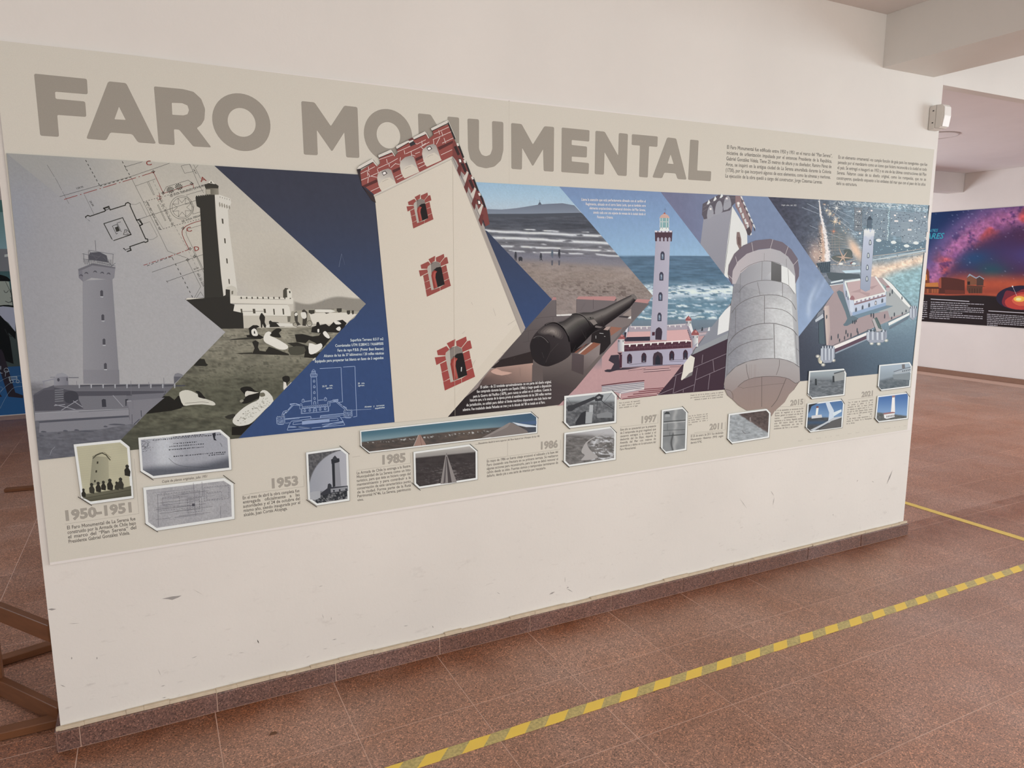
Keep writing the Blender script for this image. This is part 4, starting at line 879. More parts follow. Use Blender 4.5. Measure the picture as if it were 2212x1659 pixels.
# turret drawn over the sea and turret photographs and down into the border
c.begin('watch_turret', label='white masonry watch turret cut out over the photographs')
H = 'H5'
c.P(H, '9d9794', [(120, 430), (660, 430), (668, 700), (680, 900), (690, 1200), (15, 1400), (30, 1330), (60, 900), (80, 640)], up=True)
c.P(H, '88858a', [(95, 440), (655, 380), (662, 700), (680, 900), (690, 1230), (697, 1340), (15, 1405), (25, 1300), (45, 1000), (65, 880), (82, 640), (147, 558)], grad=((60, 800), (560, 830), 'cfcdc8'))
def f_tur(X, Y):
    x = (X-1560)*4.147; y = (Y-500)*4.147; l = np.interp(y, [440, 640, 900, 1300], [100, 82, 62, 25]); r = np.interp(y, [440, 900, 1300], [657, 682, 696]); u = (x-l)/(r-l)
    C = mx([132, 130, 134], [166, 163, 162], sst(0, .55, u)); C = mx(C, [206, 204, 199], sst(.42, .80, u)*.85*sst(430, 700, y)); C = mx(C, [150, 148, 150], sst(.93, 1, u)*.7)
    C = mx(C, [150, 147, 150], (1-sst(380, 520, y))*.7)
    return C*(1+.16*(fbm(X, Y, 3.5, 2.6, 4, 151)-.5)+.10*(fbm(X, Y, 26, 18, 2, 152)-.5))[..., None]
c.grid(fr(H, [(10, 260), (700, 260), (700, 1410), (10, 1410)]), 1.6, f_tur, fr(H, [(103, 440), (240, 310), (360, 268), (440, 265), (560, 300), (640, 400), (660, 470), (684, 900), (697, 1340), (15, 1403), (62, 900), (82, 640)]))
c.P(H, '6b6866', [(440, 268), (530, 300), (530, 452), (438, 436)], grad=((440, 280), (520, 440), '585553'))
c.P(H, 'bdbbb7', [(640, 400), (658, 470), (668, 700), (684, 900), (692, 1200), (660, 1180), (640, 900), (620, 600)], grad=((600, 700), (690, 700), '9b999a'))
c.P(H, '8d8a8e', [(100, 450), (130, 330), (230, 240), (360, 200), (480, 200), (600, 260), (650, 350), (660, 480), (400, 560)], grad=((120, 400), (620, 380), 'b9b6b4'))
c.P(H, 'b5a9a8', [(90, 470), (85, 380), (120, 290), (200, 205), (320, 165), (440, 150), (540, 175), (620, 240), (660, 320), (655, 470), (640, 420), (590, 330), (540, 290), (440, 265), (360, 268), (240, 310), (160, 380), (120, 470)], grad=((130, 300), (600, 260), 'aaa6a6'))
c.P(H, '6f626a', [(92, 480), (65, 430), (52, 380), (60, 300), (110, 200), (190, 125), (300, 80), (430, 66), (540, 95), (620, 160), (675, 240), (690, 330), (688, 400), (655, 470), (655, 390), (640, 300), (590, 225), (520, 175), (430, 150), (330, 160), (220, 200), (140, 270), (95, 350), (88, 420)], sm=1)
for a in (((265, 98), (278, 190)), ((455, 70), (428, 165)), ((592, 132), (565, 210)), ((120, 225), (140, 310)), ((680, 255), (640, 300)), ((60, 395), (95, 430))): c.L(H, 'c3b7b4', list(a), .9)
c.P(H, '6b6866', [(440, 268), (530, 300), (530, 452), (438, 436)], grad=((440, 280), (520, 440), '585553')); c.P(H, 'dcd9d2', [(530, 305), (590, 330), (650, 400), (660, 560), (600, 490), (532, 452)]); c.P(H, '9b999c', [(365, 435), (438, 360), (438, 436)], grad=((370, 430), (438, 380), 'b7b5b3'))
LN = '67605e'
for a, w_ in ((((165, 360), (240, 305), (350, 268), (440, 268), (520, 290)), .8), (((150, 545), (200, 485), (290, 450), (370, 437), (450, 440), (530, 456), (600, 490), (645, 560)), .9), (((85, 730), (130, 670), (200, 620), (290, 585), (380, 570), (480, 570), (560, 590), (620, 630), (660, 700)), 1.1), (((380, 688), (480, 690), (560, 710), (620, 750), (664, 805)), 1.), (((62, 1000), (110, 930), (200, 870), (300, 835), (400, 822), (480, 826), (560, 848), (630, 880), (672, 930)), 1.3), (((55, 1110), (130, 1040), (230, 995), (340, 970), (455, 962)), 1.1), (((45, 1290), (120, 1215), (230, 1165), (350, 1142), (470, 1138), (560, 1150), (640, 1180), (690, 1215)), 1.5), (((130, 1390), (200, 1335), (300, 1305), (420, 1295), (520, 1300), (600, 1320), (650, 1360)), .9)):
    c.L(H, LN, list(a), w_, sm=3)
for a, w_ in ((((378, 195), (376, 262)), .5), (((358, 270), (355, 435)), .7), (((316, 455), (340, 568)), .8), (((540, 460), (540, 580)), .9), (((380, 575), (378, 825)), 1.1), (((590, 330), (598, 490)), .6), (((463, 828), (470, 1140)), 1.3), (((122, 690), (118, 930)), .7), (((165, 370), (158, 640)), .5), (((655, 900), (675, 1200)), .7), (((668, 1050), (690, 1075)), .8), (((55, 1000), (48, 1290)), .5), (((575, 245), (577, 320)), .5)):
    c.L(H, LN, list(a), w_)
# corbelled foot
c.P(H, 'a39a96', [(45, 1290), (120, 1215), (230, 1165), (350, 1142), (470, 1138), (560, 1150), (640, 1180), (692, 1220), (697, 1340), (640, 1420), (600, 1460), (560, 1530), (470, 1610), (440, 1659), (430, 1620), (395, 1585), (225, 1605), (150, 1560), (95, 1505), (50, 1470), (25, 1415), (15, 1370), (25, 1320)], sm=1, grad=((350, 1180), (300, 1560), '8d7a73'))
c.P(H, '8f7c76', [(140, 1392), (200, 1340), (300, 1308), (420, 1298), (520, 1302), (600, 1322), (655, 1360), (690, 1350), (640, 1420), (600, 1460), (560, 1530), (470, 1610), (440, 1655), (430, 1620), (395, 1585), (225, 1605), (150, 1560), (95, 1505), (80, 1440)], sm=1, grad=((350, 1310), (350, 1600), '957e72'))
for a, w_ in ((((140, 1392), (200, 1340), (300, 1308), (420, 1298), (520, 1302), (600, 1322), (655, 1360), (695, 1345)), 1.), (((215, 1190), (225, 1270), (240, 1320)), .9), (((512, 1150), (510, 1210), (485, 1285)), .8), (((355, 1305), (354, 1570)), .9), (((572, 1318), (530, 1420), (490, 1510), (440, 1572)), 1.1), (((150, 1395), (180, 1400)), .5), (((180, 1405), (400, 1375), (560, 1360)), .5), (((30, 1415), (70, 1425), (95, 1460), (95, 1505)), .8), (((640, 1420), (690, 1340)), .8)):
    c.L(H, '5f524d', list(a), w_, sm=2)
for x in (245, 262, 290, 300): c.L(H, '8b766d', [(x, 1190), (x-8, 1560)], .35, up=False)
c.end()
# ---- blue field with technical drawing
c.begin('blue_field')
def f_blue(X, Y):
    v = sst(370, 830, Y+(X-650)*.05)
    C = mx([59, 60, 73], [52, 74, 118], v); C = C*(.97+.06*fbm(X, Y, 4, 9, 2, 71))[..., None]
    return C
c.grid([(460, 355), (1194, 355), (1194, 950), (460, 950)], 6, f_blue, [(463, 358), (775, 377), (1052, 499), (1192.5, 647), (1133, 713.5), (853, 912), (515.5, 946.8), (462, 700)])
c.end()
c.begin('blueprint_drawing', label='pale line drawing of the lighthouse on the blue field')
BW = '9fb0cf'; c.up()
def bl(pts, w_=.7, cl=False): c.L('G6', BW, pts, w_, closed=cl, up=False)
bl([(965, 563), (1303, 541), (1327, 1095), (1268, 1100)], .9); bl([(1338, 538), (1523, 525), (1553, 1323), (1500, 1332)], .9); bl([(1475, 1225), (1785, 1207)], .6)
bl([(832, 645), (835, 605), (865, 572), (895, 600), (897, 640)]); bl([(835, 605), (895, 602)], .9); 
for x in (845, 858, 872, 886): bl([(x, 605), (x+1, 640)], .6)
bl([(813, 650), (922, 645), (924, 680), (910, 695), (822, 698), (815, 680)], .8, True)
for k in range(6): bl([(818+k*18, 640), (818+k*18, 660)], .9); bl([(822+k*17, 668), (822+k*17, 694)], .8)
bl([(825, 695), (835, 1140)], .8); bl([(912, 693), (935, 1130)], .8)
for x, y in ((873, 760), (877, 850), (878, 942), (881, 1035)): bl([(x-12, y+18), (x-12, y-10), (x, y-20), (x+12, y-10), (x+12, y+18)], 1.2, True)
bl([(868, 1135), (868, 1095), (885, 1080), (900, 1095), (902, 1132)], 1.2)
bl([(700, 1085), (830, 1070)], .7); bl([(930, 1065), (1050, 1055)], .7)
for k in range(6): bl([(725+k*18, 1083-k*2), (735+k*18, 1096-k*2)], .7); bl([(940+k*18, 1065-k*2), (950+k*18, 1076-k*2)], .7)
for x, y in ((700, 1070), (1055, 1045)): bl([(x-18, y+30), (x-20, y-8), (x, y-28), (x+18, y-8), (x+16, y+28)], .8, True); bl([(x-20, y-8), (x+18, y-8)], .7)
for x, y in ((665, 1160), (1108, 1120)): bl([(x-20, y+45), (x-22, y-22), (x, y-42), (x+20, y-22), (x+20, y+40)], .8, True); bl([(x-22, y-10), (x+20, y-12)], .7)
bl([(685, 1172), (1105, 1130)], .8); bl([(690, 1192), (1105, 1150)], .6)
for k in range(13): bl([(700+k*31, 1165-k*3), (712+k*31, 1178-k*3), (724+k*31, 1163-k*3)], .7)
bl([(670, 1200), (1105, 1165), (1110, 1240), (668, 1280)], .9, True); bl([(685, 1205), (685, 1275)], .6); bl([(1092, 1168), (1095, 1240)], .6)
for x, y in ((724, 1230), (806, 1223), (970, 1208), (1051, 1200)): bl([(x-12, y+20), (x-12, y-12), (x, y-22), (x+12, y-12), (x+12, y+18)], 1.2, True)
bl([(862, 1250), (864, 1205), (888, 1190), (912, 1202), (914, 1246)], 1.1); bl([(880, 1246), (882, 1212)], .6); bl([(896, 1245), (897, 1212)], .6)
bl([(490, 1128), (575, 1120), (640, 1140)], 1.6); bl([(520, 1145), (640, 1150)], .7); bl([(495, 1135), (520, 1150), (440, 1240), (360, 1310)], 1.1); bl([(540, 1150), (465, 1230), (380, 1320)], .8); bl([(385, 1245), (450, 1225), (410, 1290), (360, 1300), (385, 1245)], 1)
bl([(1110, 1085), (1175, 1075), (1250, 1065)], 1.2); bl([(1120, 1105), (1230, 1090)], .8); bl([(1170, 1060), (1255, 1050), (1255, 1080), (1180, 1085)], .9, True); bl([(1240, 1085), (1320, 1150), (1400, 1215)], 1.1); bl([(1225, 1095), (1300, 1160), (1385, 1230)], .8); bl([(1320, 1150), (1390, 1185), (1380, 1215)], .9)
for x, y in ((340, 1390), (1412, 1285)):
    bl([(x-65, y-50), (x-62, y+40), (x-40, y+62), (x+40, y+62), (x+68, y+35), (x+65, y-45), (x+20, y-65), (x-30, y-62)], .9, True)
    for k in range(5): bl([(x-62, y-30+k*20), (x-20, y-24+k*20), (x+30, y-26+k*20), (x+66, y-38+k*20)], .7)
    for k in range(14): q = rg.uniform(-55, 55); z_ = rg.uniform(-50, 45); bl([(x+q, y+z_), (x+q+2, y+z_+16)], .8)
    for k in range(5): bl([(x-55+k*26, y-52), (x-52+k*26, y-68), (x-40+k*26, y-68), (x-38+k*26, y-50)], .8)
bl([(415, 1362), (820, 1325), (825, 1355)], 1.2); bl([(415, 1372), (640, 1356)], .7); bl([(415, 1432), (500, 1425)], .7); bl([(975, 1345), (975, 1312), (1360, 1275)], 1.2); bl([(980, 1330), (1360, 1300)], .8); bl([(1300, 1345), (1360, 1342)], .7)
bl([(465, 1480), (510, 1400), (830, 1360), (1285, 1325), (1340, 1410), (1000, 1455)], .9); bl([(535, 1455), (545, 1415), (760, 1385), (1240, 1350), (1265, 1385), (1130, 1395)], .8); bl([(535, 1455), (680, 1440)], .8)
c.P('G6', '8fa0c2', [(680, 1392), (1118, 1352), (1122, 1410), (682, 1455)], up=False)
c.up()
for k in range(4): c.L('G6', '6f82a8', [(682, 1402+k*14), (1120, 1362+k*14)], .35, up=False)
bl([(445, 1545), (465, 1480), (830, 1510), (640, 1490), (470, 1500)], .9); bl([(445, 1545), (1365, 1460), (1335, 1410)], .9); bl([(985, 1495), (1180, 1430), (1340, 1400)], .9); bl([(985, 1495), (1350, 1420)], .7)
c.end()
BLT = 'd3d9e6'
lines(c, 'caption', 'G6', [('Superficie Terreno: 8.517 m2', (1452, 130), (1978, 108)), ('Coordenadas UTM: E:280412 / N:6689505', (1210, 218), (1980, 183)), ('Faro de rayo P.B.B. (Power Bean Beacon)', (1245, 293), (1982, 262)), ('Alcance de luz de 37 kilómetros / 20 millas náuticas', (1030, 380), (1987, 333)), ('Equipado para proyectar luz blanca en fases de 5 segundos', (885, 465), (1980, 408))], 5.6, BLT, .013)
lines(c, 'caption', 'G6', [('25,10 mts.', (1003, 858), (1175, 838)), ('aprox.', (1065, 885), (1170, 877))], 3.4, BLT, .012)
lines(c, 'caption', 'G6', [('28 mts.', (1570, 812), (1682, 803)), ('aprox.', (1575, 845), (1680, 838))], 3.4, BLT, .012)
lines(c, 'caption', 'G6', [('Almenas y torreones', (1678, 1184), (1995, 1155)), ('españoles', (1843, 1207), (1998, 1190))], 3.4, BLT, .012)
# ---- sepia photograph with the plan of the plaza
def skyg(X, Y):
    C = mx([150, 147, 149], [166, 162, 160], sst(20, 300, X)); C = mx(C, [142, 144, 152], np.exp(-((X-30)/40.)**2-((Y-470)/90.)**2)*.5)
    return mx(C, [144, 142, 138], (1-sst(330, 440, Y))*(1-sst(80, 330, X))*.75)
def f_sep(X, Y):
    dx, dy = 472/609.7, 386/609.7
    d = (X-14)*dy-(Y-331)*dx      # distance above the diagonal
    C = mx(skyg(X, Y), [192, 182, 165], sst(0, 130, d)*sst(120, 360, X)*.95+.05*(Y > 500)); C = mx(C, [170, 163, 150], (1-sst(355, 460, Y))*.4)
    C = mx(C, [206, 197, 181], np.exp(-((Y-650)/60.)**2)*sst(470, 700, X)*.7)
    C = mx(C, [176, 165, 148], np.exp(-((X-610)/70.)**2-((Y-600)/60.)**2)*.5)
    # hills
    hill = 648+5*np.sin(X/34.+1)+4*np.sin(X/17.)-(X-640)*.02; m_ = sst(hill-2, hill+3, Y)*sst(632, 640, X); C = mx(C, [142, 134, 121], m_*(1-sst(672, 678, Y)))
    # sand
    gl = 707-(X-480)*.012; s_ = sst(-2, 3, Y-gl); n1 = fbm(X, Y, 14, 4.5, 5, 81); n2 = fbm(X, Y, 60, 14, 3, 82)
    S = mx([138, 131, 112], [88, 86, 70], sst(720, 860, Y)); S = S*(1+.75*(n1-.5)+.35*(n2-.5))[..., None]; S = mx(S, [52, 50, 42], sst(.60, .74, n1)*.55*(1-sst(820, 900, Y))); S = mx(S, [72, 72, 60], sst(900, 960, Y)*.6)
    C = mx(C, S, s_)
    return C*(.98+.04*vn(X/1.8, Y/1.8, 5))[..., None]
c.begin('sepia_beach_photo', label='sepia photograph of bathers in front of the lighthouse')
c.grid([(14, 330), (470, 330), (795, 330), (795, 1000)] and [(14, 325), (795, 325), (795, 1000), (14, 1000)], 2.4, f_sep, [(14, 331), (300, 348), (463, 358), (790.5, 656.5), (515.3, 946.8), (84, 994.3)])
c.end()
c.begin('plaza_plan_drawing', label='black and red line plan of the plaza')
G = 'G7'; BK = '35332d'; RD = '8a352d'; c.up()
def pl_(pts, w_=.6, col=BK, **k): c.L(G, col, pts, w_*1.3, up=False, **k)
pl_([(10, 85), (120, 265), (200, 420), (255, 520), (315, 625)], .4, dash=(30, 3))
for q in (((440, 30), (600, 320)), ((850, 45), (945, 220)), ((600, 322), (945, 222))): pl_(list(q), 1.1, dash=(5, 4.5))
pl_([(95, 455), (945, 215), (1230, 118), (1380, 65)], .6); pl_([(160, 483), (1055, 212), (1215, 160)], 1.1, RD, dash=(3, 5, 30, 6)); pl_([(890, 135), (888, 105), (1075, 50)], .6); pl_([(1200, 165), (1310, 400)], .9, RD)
pl_([(425, 415), (535, 640)], .4); pl_([(945, 215), (1250, 825), (1360, 1050), (1570, 1125)], .5); pl_([(1000, 320), (1225, 240)], .5); pl_([(1130, 275), (1200, 420), (1212, 418), (1145, 270)], .5); pl_([(1195, 260), (1440, 770), (1610, 1080), (1763, 1400)], .4, dash=(5, 4))
FW = 1.7
pl_([(520, 782), (480, 712), (445, 690), (440, 665), (465, 650), (490, 660), (655, 603), (665, 590), (640, 570), (700, 548), (715, 588), (885, 535), (890, 515), (915, 505), (940, 520), (940, 545), (1010, 700), (1035, 700), (1075, 750), (1045, 765), (1112, 912), (1135, 915), (1138, 940), (1110, 952), (1095, 945), (935, 1000), (950, 1040), (890, 1060), (870, 1020), (835, 1032)], FW, closed=False)
pl_([(1012, 705), (1045, 690), (1080, 750), (1050, 765)], 1.3, closed=True); pl_([(650, 575), (692, 560), (700, 578), (660, 592)], 1., closed=True); pl_([(885, 1035), (935, 1020), (945, 1040), (893, 1057)], 1., closed=True)
pl_([(645, 742), (855, 675), (950, 865), (745, 935)], 1.4, closed=True); pl_([(740, 770), (790, 750), (800, 775)], .8); pl_([(740, 770), (785, 858), (800, 850)], .8); pl_([(790, 735), (835, 722)], .7); pl_([(795, 740), (840, 835)], .8)
c.P(G, BK, [(768, 785), (805, 772), (825, 822), (785, 835)], up=False); pl_([(865, 865), (880, 810), (905, 812), (950, 860), (910, 870)], .9, closed=True); pl_([(880, 850), (900, 820), (905, 860), (925, 850)], .6)
pl_([(945, 525), (1000, 528), (1050, 505), (1125, 655)], .4); pl_([(1080, 745), (1160, 720), (1245, 885), (1200, 915), (1140, 925)], .4); pl_([(1030, 695), (1680, 480), (1740, 455)], .6)
pl_([(1085, 500), (1240, 455), (1300, 440)], .8, dash=(3, 3)); pl_([(1105, 500), (1280, 810)], .7, dash=(3, 3)); pl_([(1240, 460), (1420, 760)], .7, dash=(3, 3)); pl_([(1280, 810), (1430, 765), (1720, 690)], .8, dash=(3, 3)); pl_([(1120, 495), (1310, 800)], .4)
pl_([(1245, 535), (1330, 710), (1340, 705), (1255, 530)], .5, closed=True); pl_([(1305, 405), (1345, 330), (1590, 255), (1650, 300)], .6); pl_([(1310, 403), (1640, 298)], .9, RD); pl_([(1320, 435), (1763, 310)], .7, dash=(4, 3)); pl_([(1640, 298), (1655, 345)], .9, RD)
pl_([(1240, 430), (1290, 440)], .9, RD); pl_([(1265, 400), (1275, 475)], .9, RD); pl_([(1245, 480), (1295, 455)], .9, RD)
def circ(x, y, r_, w_=.6, col=BK, n=28): pl_([(x+r_*math.cos(a), y+r_*math.sin(a)) for a in np.linspace(0, 2*math.pi, n)], w_, col)
circ(1515, 560, 130); circ(1520, 560, 112, .5)
pts = []
for k in range(16):
    a = -1.2+k*math.pi/8; r_ = 112 if k % 2 == 0 else 52; pts.append((1520+r_*math.cos(a), 560+r_*math.sin(a)))
pl_(pts, .5, closed=True)
for x, y in ((1198, 160), (1308, 400), (1628, 295), (1533, 793), (1610, 1025), (1583, 1147), (1660, 1110)): circ(x, y, 13, .6, n=10); pl_([(x-24, y), (x+24, y-4)], .5); pl_([(x, y-22), (x+2, y+22)], .5)
for x, y in ((1390, 365), (1485, 330)):
    for k in range(11):
        a = k*2*math.pi/11; c.P(G, BK, [(x, y), (x+40*math.cos(a-.12), y+34*math.sin(a-.12)), (x+48*math.cos(a), y+40*math.sin(a)), (x+38*math.cos(a+.2), y+34*math.sin(a+.2))], up=False)
pl_([(1763, 700), (1640, 735), (1540, 790), (1525, 870), (1600, 1030)], 1.1, RD, sm=3); pl_([(1763, 750), (1600, 800), (1565, 840), (1600, 930), (1763, 1260)], .5, sm=2); pl_([(1600, 1030), (1380, 1110), (1070, 1215)], 1.1, RD, dash=(10, 3, 3, 3)); pl_([(1400, 1115), (1360, 1125), (1090, 1230)], .9, dash=(6, 4)); pl_([(1405, 1115), (1425, 1150)], .9)
pl_([(1165, 1292), (1583, 1147), (1763, 1085)], .6); pl_([(1345, 1392), (1763, 1245)], .6); pl_([(1345, 1380), (1362, 1405)], .6); pl_([(1445, 1190), (1640, 1570)], 1.1, dash=(5, 6)); pl_([(1583, 1160), (1730, 1445), (1655, 1580)], .5); pl_([(1640, 1040), (1763, 1290)], .5); pl_([(1690, 1120), (1763, 1260)], .4)
pl_([(1675, 1585), (1728, 1505), (1763, 1560)], .5); pl_([(1510, 95), (1605, 75), (1645, 158), (1550, 178)], .5, closed=True); pl_([(1610, 80), (1700, 290), (1763, 400)], .5); pl_([(1650, 82), (1730, 240)], .5); pl_([(1675, 118), (1700, 85)], .5); pl_([(1570, 420), (1763, 365)], .5); pl_([(1640, 560), (1570, 420)], .4); pl_([(1655, 540), (1640, 635), (1763, 600)], .5)
c.end()
def ptx(t, a, b, cap, col=BK, sh=0.):
    c.begin('plan_lettering'); c.up(); A, B = fr(G, [a, b]); text_line(c, t, A, B, cap, hx(col), .016, sh); c.end(); c.up(-4)
ptx('EJE AVDA. FERNANDO DE AGUIRRE', (1390, 443), (1790, 318), 4); ptx('EJE AVDA. FERNANDO', (1522, 728), (1790, 640), 4); ptx('128.92', (337, 358), (418, 335), 3.4); ptx('83.00', (1655, 1262), (1710, 1243), 3)
for t, a, b in (('EJE CALLE AVDA. DEL MAR', (1265, 812), (1120, 500)), ('EJE CALLE AVDA. DEL MAR', (1408, 765), (1262, 460)), ('AVDA. DEL MAR', (1755, 1450), (1685, 1300)), ('20.00', (482, 490), (518, 550)), ('14.91', (1640, 130), (1672, 190))): ptx(t, a, b, 3.6)
for t, x, y in (('C', 1575, 838), ('D', 1660, 1052), ('A', 1733, 275), ('C', 1125, 95)):
    ptx(t, (x, y), (x+62, y-14), 9.5, RD)
c.up(5)
# sepia lighthouse
c.begin('sepia_lighthouse_print')
H = 'H8'; DK = '35322c'; LT = 'd3cbbc'
c.P(H, LT, [(332, 208), (372, 205), (505, 255), (515, 300), (495, 365), (478, 380), (490, 560), (560, 1100), (585, 1300), (430, 1355), (400, 1100)])
rr2 = random.Random(8)
for k in range(5): c.P(H, '8f8675', [(378+k*27, 300+k*9), (388+k*27, 292+k*9), (396+k*27, 330+k*7), (388+k*27, 352+k*6), (380+k*27, 330+k*8)], sm=1, up=(k == 0)); c.P(H, '57503f', [(386+k*26, 230+k*7), (394+k*26, 232+k*7), (392+k*26, 250+k*7)], up=False)
for x, y, w_ in ((417, 505, 9), (443, 725, 8), (466, 950, 8), (490, 1180, 7)): c.P(H, '4a4438', [(x-w_, y-28), (x+w_, y-24), (x+w_+4, y+32), (x-w_+6, y+28)])
c.P(H, DK, [(115, 240), (140, 230), (330, 205), (345, 480), (400, 1100), (430, 1360), (215, 1380), (205, 1000), (165, 360), (130, 340), (122, 300)])
for k in range(9): c.P(H, DK, [(118+k*24, 240-k*3.5), (122+k*24, 222-k*3), (136+k*24, 222-k*3), (138+k*24, 242-k*3.5)], up=(k == 0))
c.P(H, '4b463b', [(228, 118), (372, 118), (376, 210), (232, 212)], grad=((230, 130), (376, 130), '8f8775')); c.P(H, '3b372f', [(215, 98), (260, 82), (300, 72), (350, 95), (375, 112), (370, 140), (225, 135)], sm=1); c.P(H, 'a79e8b', [(232, 150), (282, 150), (284, 205), (236, 207)]); c.P(H, 'd8cfbf', [(262, 78), (290, 48), (318, 75), (335, 92), (300, 85)], sm=2); c.P(H, '4b463b', [(278, 80), (290, 56), (304, 80)])
c.P(H, '8a4a40', [(170, 62), (198, 12), (228, 48), (220, 50), (206, 36), (198, 30), (182, 66)])
c.P('A1', DK, [(1575, 972), (1640, 965), (1745, 968), (1900, 950), (1930, 935), (1950, 1000), (1990, 1020), (2060, 1100), (2060, 1220), (1980, 1225), (1885, 1222), (1720, 1080)])
c.P('A1', 'c4bcab', [(1925, 885), (1935, 870), (1975, 855), (2010, 870), (2020, 885), (2025, 945), (2212, 955), (2212, 1010), (1965, 1008), (1960, 900)]); c.P('A1', DK, [(1925, 888), (1962, 892), (1965, 1010), (1925, 1000)]); c.P('A1', '6d6657', [(1975, 905), (1990, 900), (1988, 930), (1976, 932)])
c.P('H3', 'd8d0c0', [(575, 130), (590, 98), (1220, 100), (1245, 130), (1262, 230), (1330, 235), (1330, 370), (950, 375), (700, 380), (640, 250), (570, 200)]); c.P('H3', 'c0b7a5', [(660, 230), (1330, 235), (1330, 375), (690, 380)]); c.P('H3', 'd5ccbb', [(540, -10), (1290, 20), (1290, 90), (1215, 98), (540, 82)])
c.P('H3', '2f2c27', [(0, 45), (160, 20), (530, 5), (540, 85), (590, 98), (575, 175), (690, 200), (700, 385), (430, 388)]); c.P('H3', 'cfc6b5', [(0, 42), (30, 20), (235, 25), (140, 30), (60, 38)])
for k in range(10): x = 660+k*65; c.P('H3', '4b463b', [(x, 10), (x+14, 4), (x+20, 26), (x+6, 36)], up=(k == 0))
c.L('H3', '5b5548', [(640, 22), (1200, 40)], .5); c.L('H3', '918876', [(560, 85), (1220, 98)], .8)
c.P('H3', '4c473c', [(1170, -70), (1195, -100), (1230, -95), (1235, 10), (1170, 18)], sm=1); c.P('H3', 'd6cebd', [(1215, -80), (1250, -90), (1275, -50), (1275, 20), (1220, 20)]); c.P('H3', '3f3b33', [(1240, -60), (1255, -64), (1258, -40), (1244, -38)], sm=2)
for x, w_, y, h in ((660, 20, 150, 50), (805, 30, 150, 55), (935, 25, 150, 50), (1050, 16, 150, 70), (1160, 18, 148, 70)): c.P('H3', '4d473b', [(x, y), (x+w_, y), (x+w_+6, y+h), (x+8, y+h)])
c.L('H3', '5a5446', [(680, 182), (940, 178)], .8); c.L('H3', '9f9683', [(940, 235), (1330, 240)], .7); c.P('H3', '6e6759', [(1220, 240), (1325, 235), (1325, 305), (1225, 308)]); c.P('H3', 'e0d8c9', [(1325, 235), (1395, 230), (1400, 300), (1325, 305)])
c.P('H3', '9f9784', [(1270, 180), (1400, 165), (1600, 150), (1880, 155), (2000, 180), (2080, 180), (2020, 260), (1930, 320), (1250, 350), (1260, 230)]); c.P('H3', 'd6cdbc', [(1480, 200), (1940, 195), (2050, 215), (1920, 330), (1520, 330)])
for x, y, w_ in ((1475, 165, 70), (1660, 160, 60), (1810, 145, 60), (1930, 170, 40), (1990, 170, 25)): c.P('H3', '3f3a31', [(x, y), (x+w_, y-2), (x+w_, y+40), (x+w_*.4, y+50), (x, y+30)])
c.P('H3', 'd9d2c3', [(1550, 155), (1740, 158), (1800, 180), (1740, 195), (1560, 190)]); c.L('H3', '3d382f', [(1545, 155), (1780, 152)], .7)
# people
c.end(); c.begin('sepia_bathers_print')
def blob(col, pts, sm=3): c.P('H3', col, pts, sm=sm)
blob('2b2823', [(885, 260), (900, 215), (915, 198), (930, 215), (955, 250), (950, 310), (975, 370), (945, 372), (925, 330), (920, 372), (905, 370), (900, 300)], 2)
blob('2b2823', [(1000, 300), (1020, 288), (1040, 305), (1110, 310), (1150, 340), (1190, 365), (1090, 368), (1010, 370)], 1); c.P('H3', 'd6cfc0', [(975, 345), (1010, 335), (1010, 372), (960, 372)]); c.P('H3', 'd6cfc0', [(1090, 320), (1280, 325), (1290, 360), (1130, 362)])
blob('47423a', [(1300, 200), (1330, 180), (1345, 210), (1345, 300), (1380, 340), (1340, 350), (1310, 290)], 1); blob('d8d1c2', [(1310, 205), (1332, 195), (1345, 215), (1330, 235), (1308, 230)], 2)
blob('3f3a32', [(1395, 170), (1420, 155), (1460, 190), (1455, 290), (1440, 355), (1400, 350), (1405, 240)], 1); blob('d8d1c2', [(1380, 200), (1405, 190), (1440, 195), (1450, 250), (1420, 270), (1390, 250)], 2)
c.L('H3', '3a352d', [(1500+32*math.cos(a), 325+34*math.sin(a)) for a in np.linspace(0, 6.28, 18)] and [(1485+32*math.cos(a), 325+34*math.sin(a)) for a in np.linspace(0, 6.28, 18)], .9); c.L('H3', '3a352d', [(1320+32*math.cos(a), 335+22*math.sin(a)) for a in np.linspace(0, 6.28, 16)], .8)
blob('24211d', [(1505, 430), (1515, 370), (1565, 350), (1570, 310), (1595, 305), (1610, 345), (1680, 330), (1720, 360), (1780, 300), (1830, 290), (1880, 280), (1930, 320), (1900, 370), (1830, 435), (1700, 430), (1600, 440)], 1)
blob('ddd5c7', [(1775, 295), (1830, 300), (1865, 330), (1800, 335)], 2); blob('ddd5c7', [(1800, 390), (1840, 360), (1860, 385), (1840, 415)], 2); blob('ddd5c7', [(1580, 395), (1600, 392), (1600, 428), (1582, 430)], 2)
blob('24211d', [(760, 380), (810, 345), (860, 345), (890, 365), (850, 380), (870, 450), (940, 490), (900, 512), (740, 490), (730, 465), (770, 460)], 1); blob('ddd6c8', [(790, 410), (820, 385), (850, 400), (870, 465), (830, 475), (800, 460)], 2); blob('24211d', [(820, 420), (830, 410), (838, 445), (822, 448)], 1)
blob('2a2722', [(800, 545), (840, 525), (880, 550), (870, 610), (890, 650), (960, 660), (1000, 600), (1060, 620), (1240, 690), (1240, 705), (800, 690), (830, 620)], 1); c.P('H3', '35322a', [(600, 680), (800, 670), (810, 690), (650, 690)]); c.P('H3', '35322a', [(520, 515), (740, 492), (900, 510), (560, 522)])
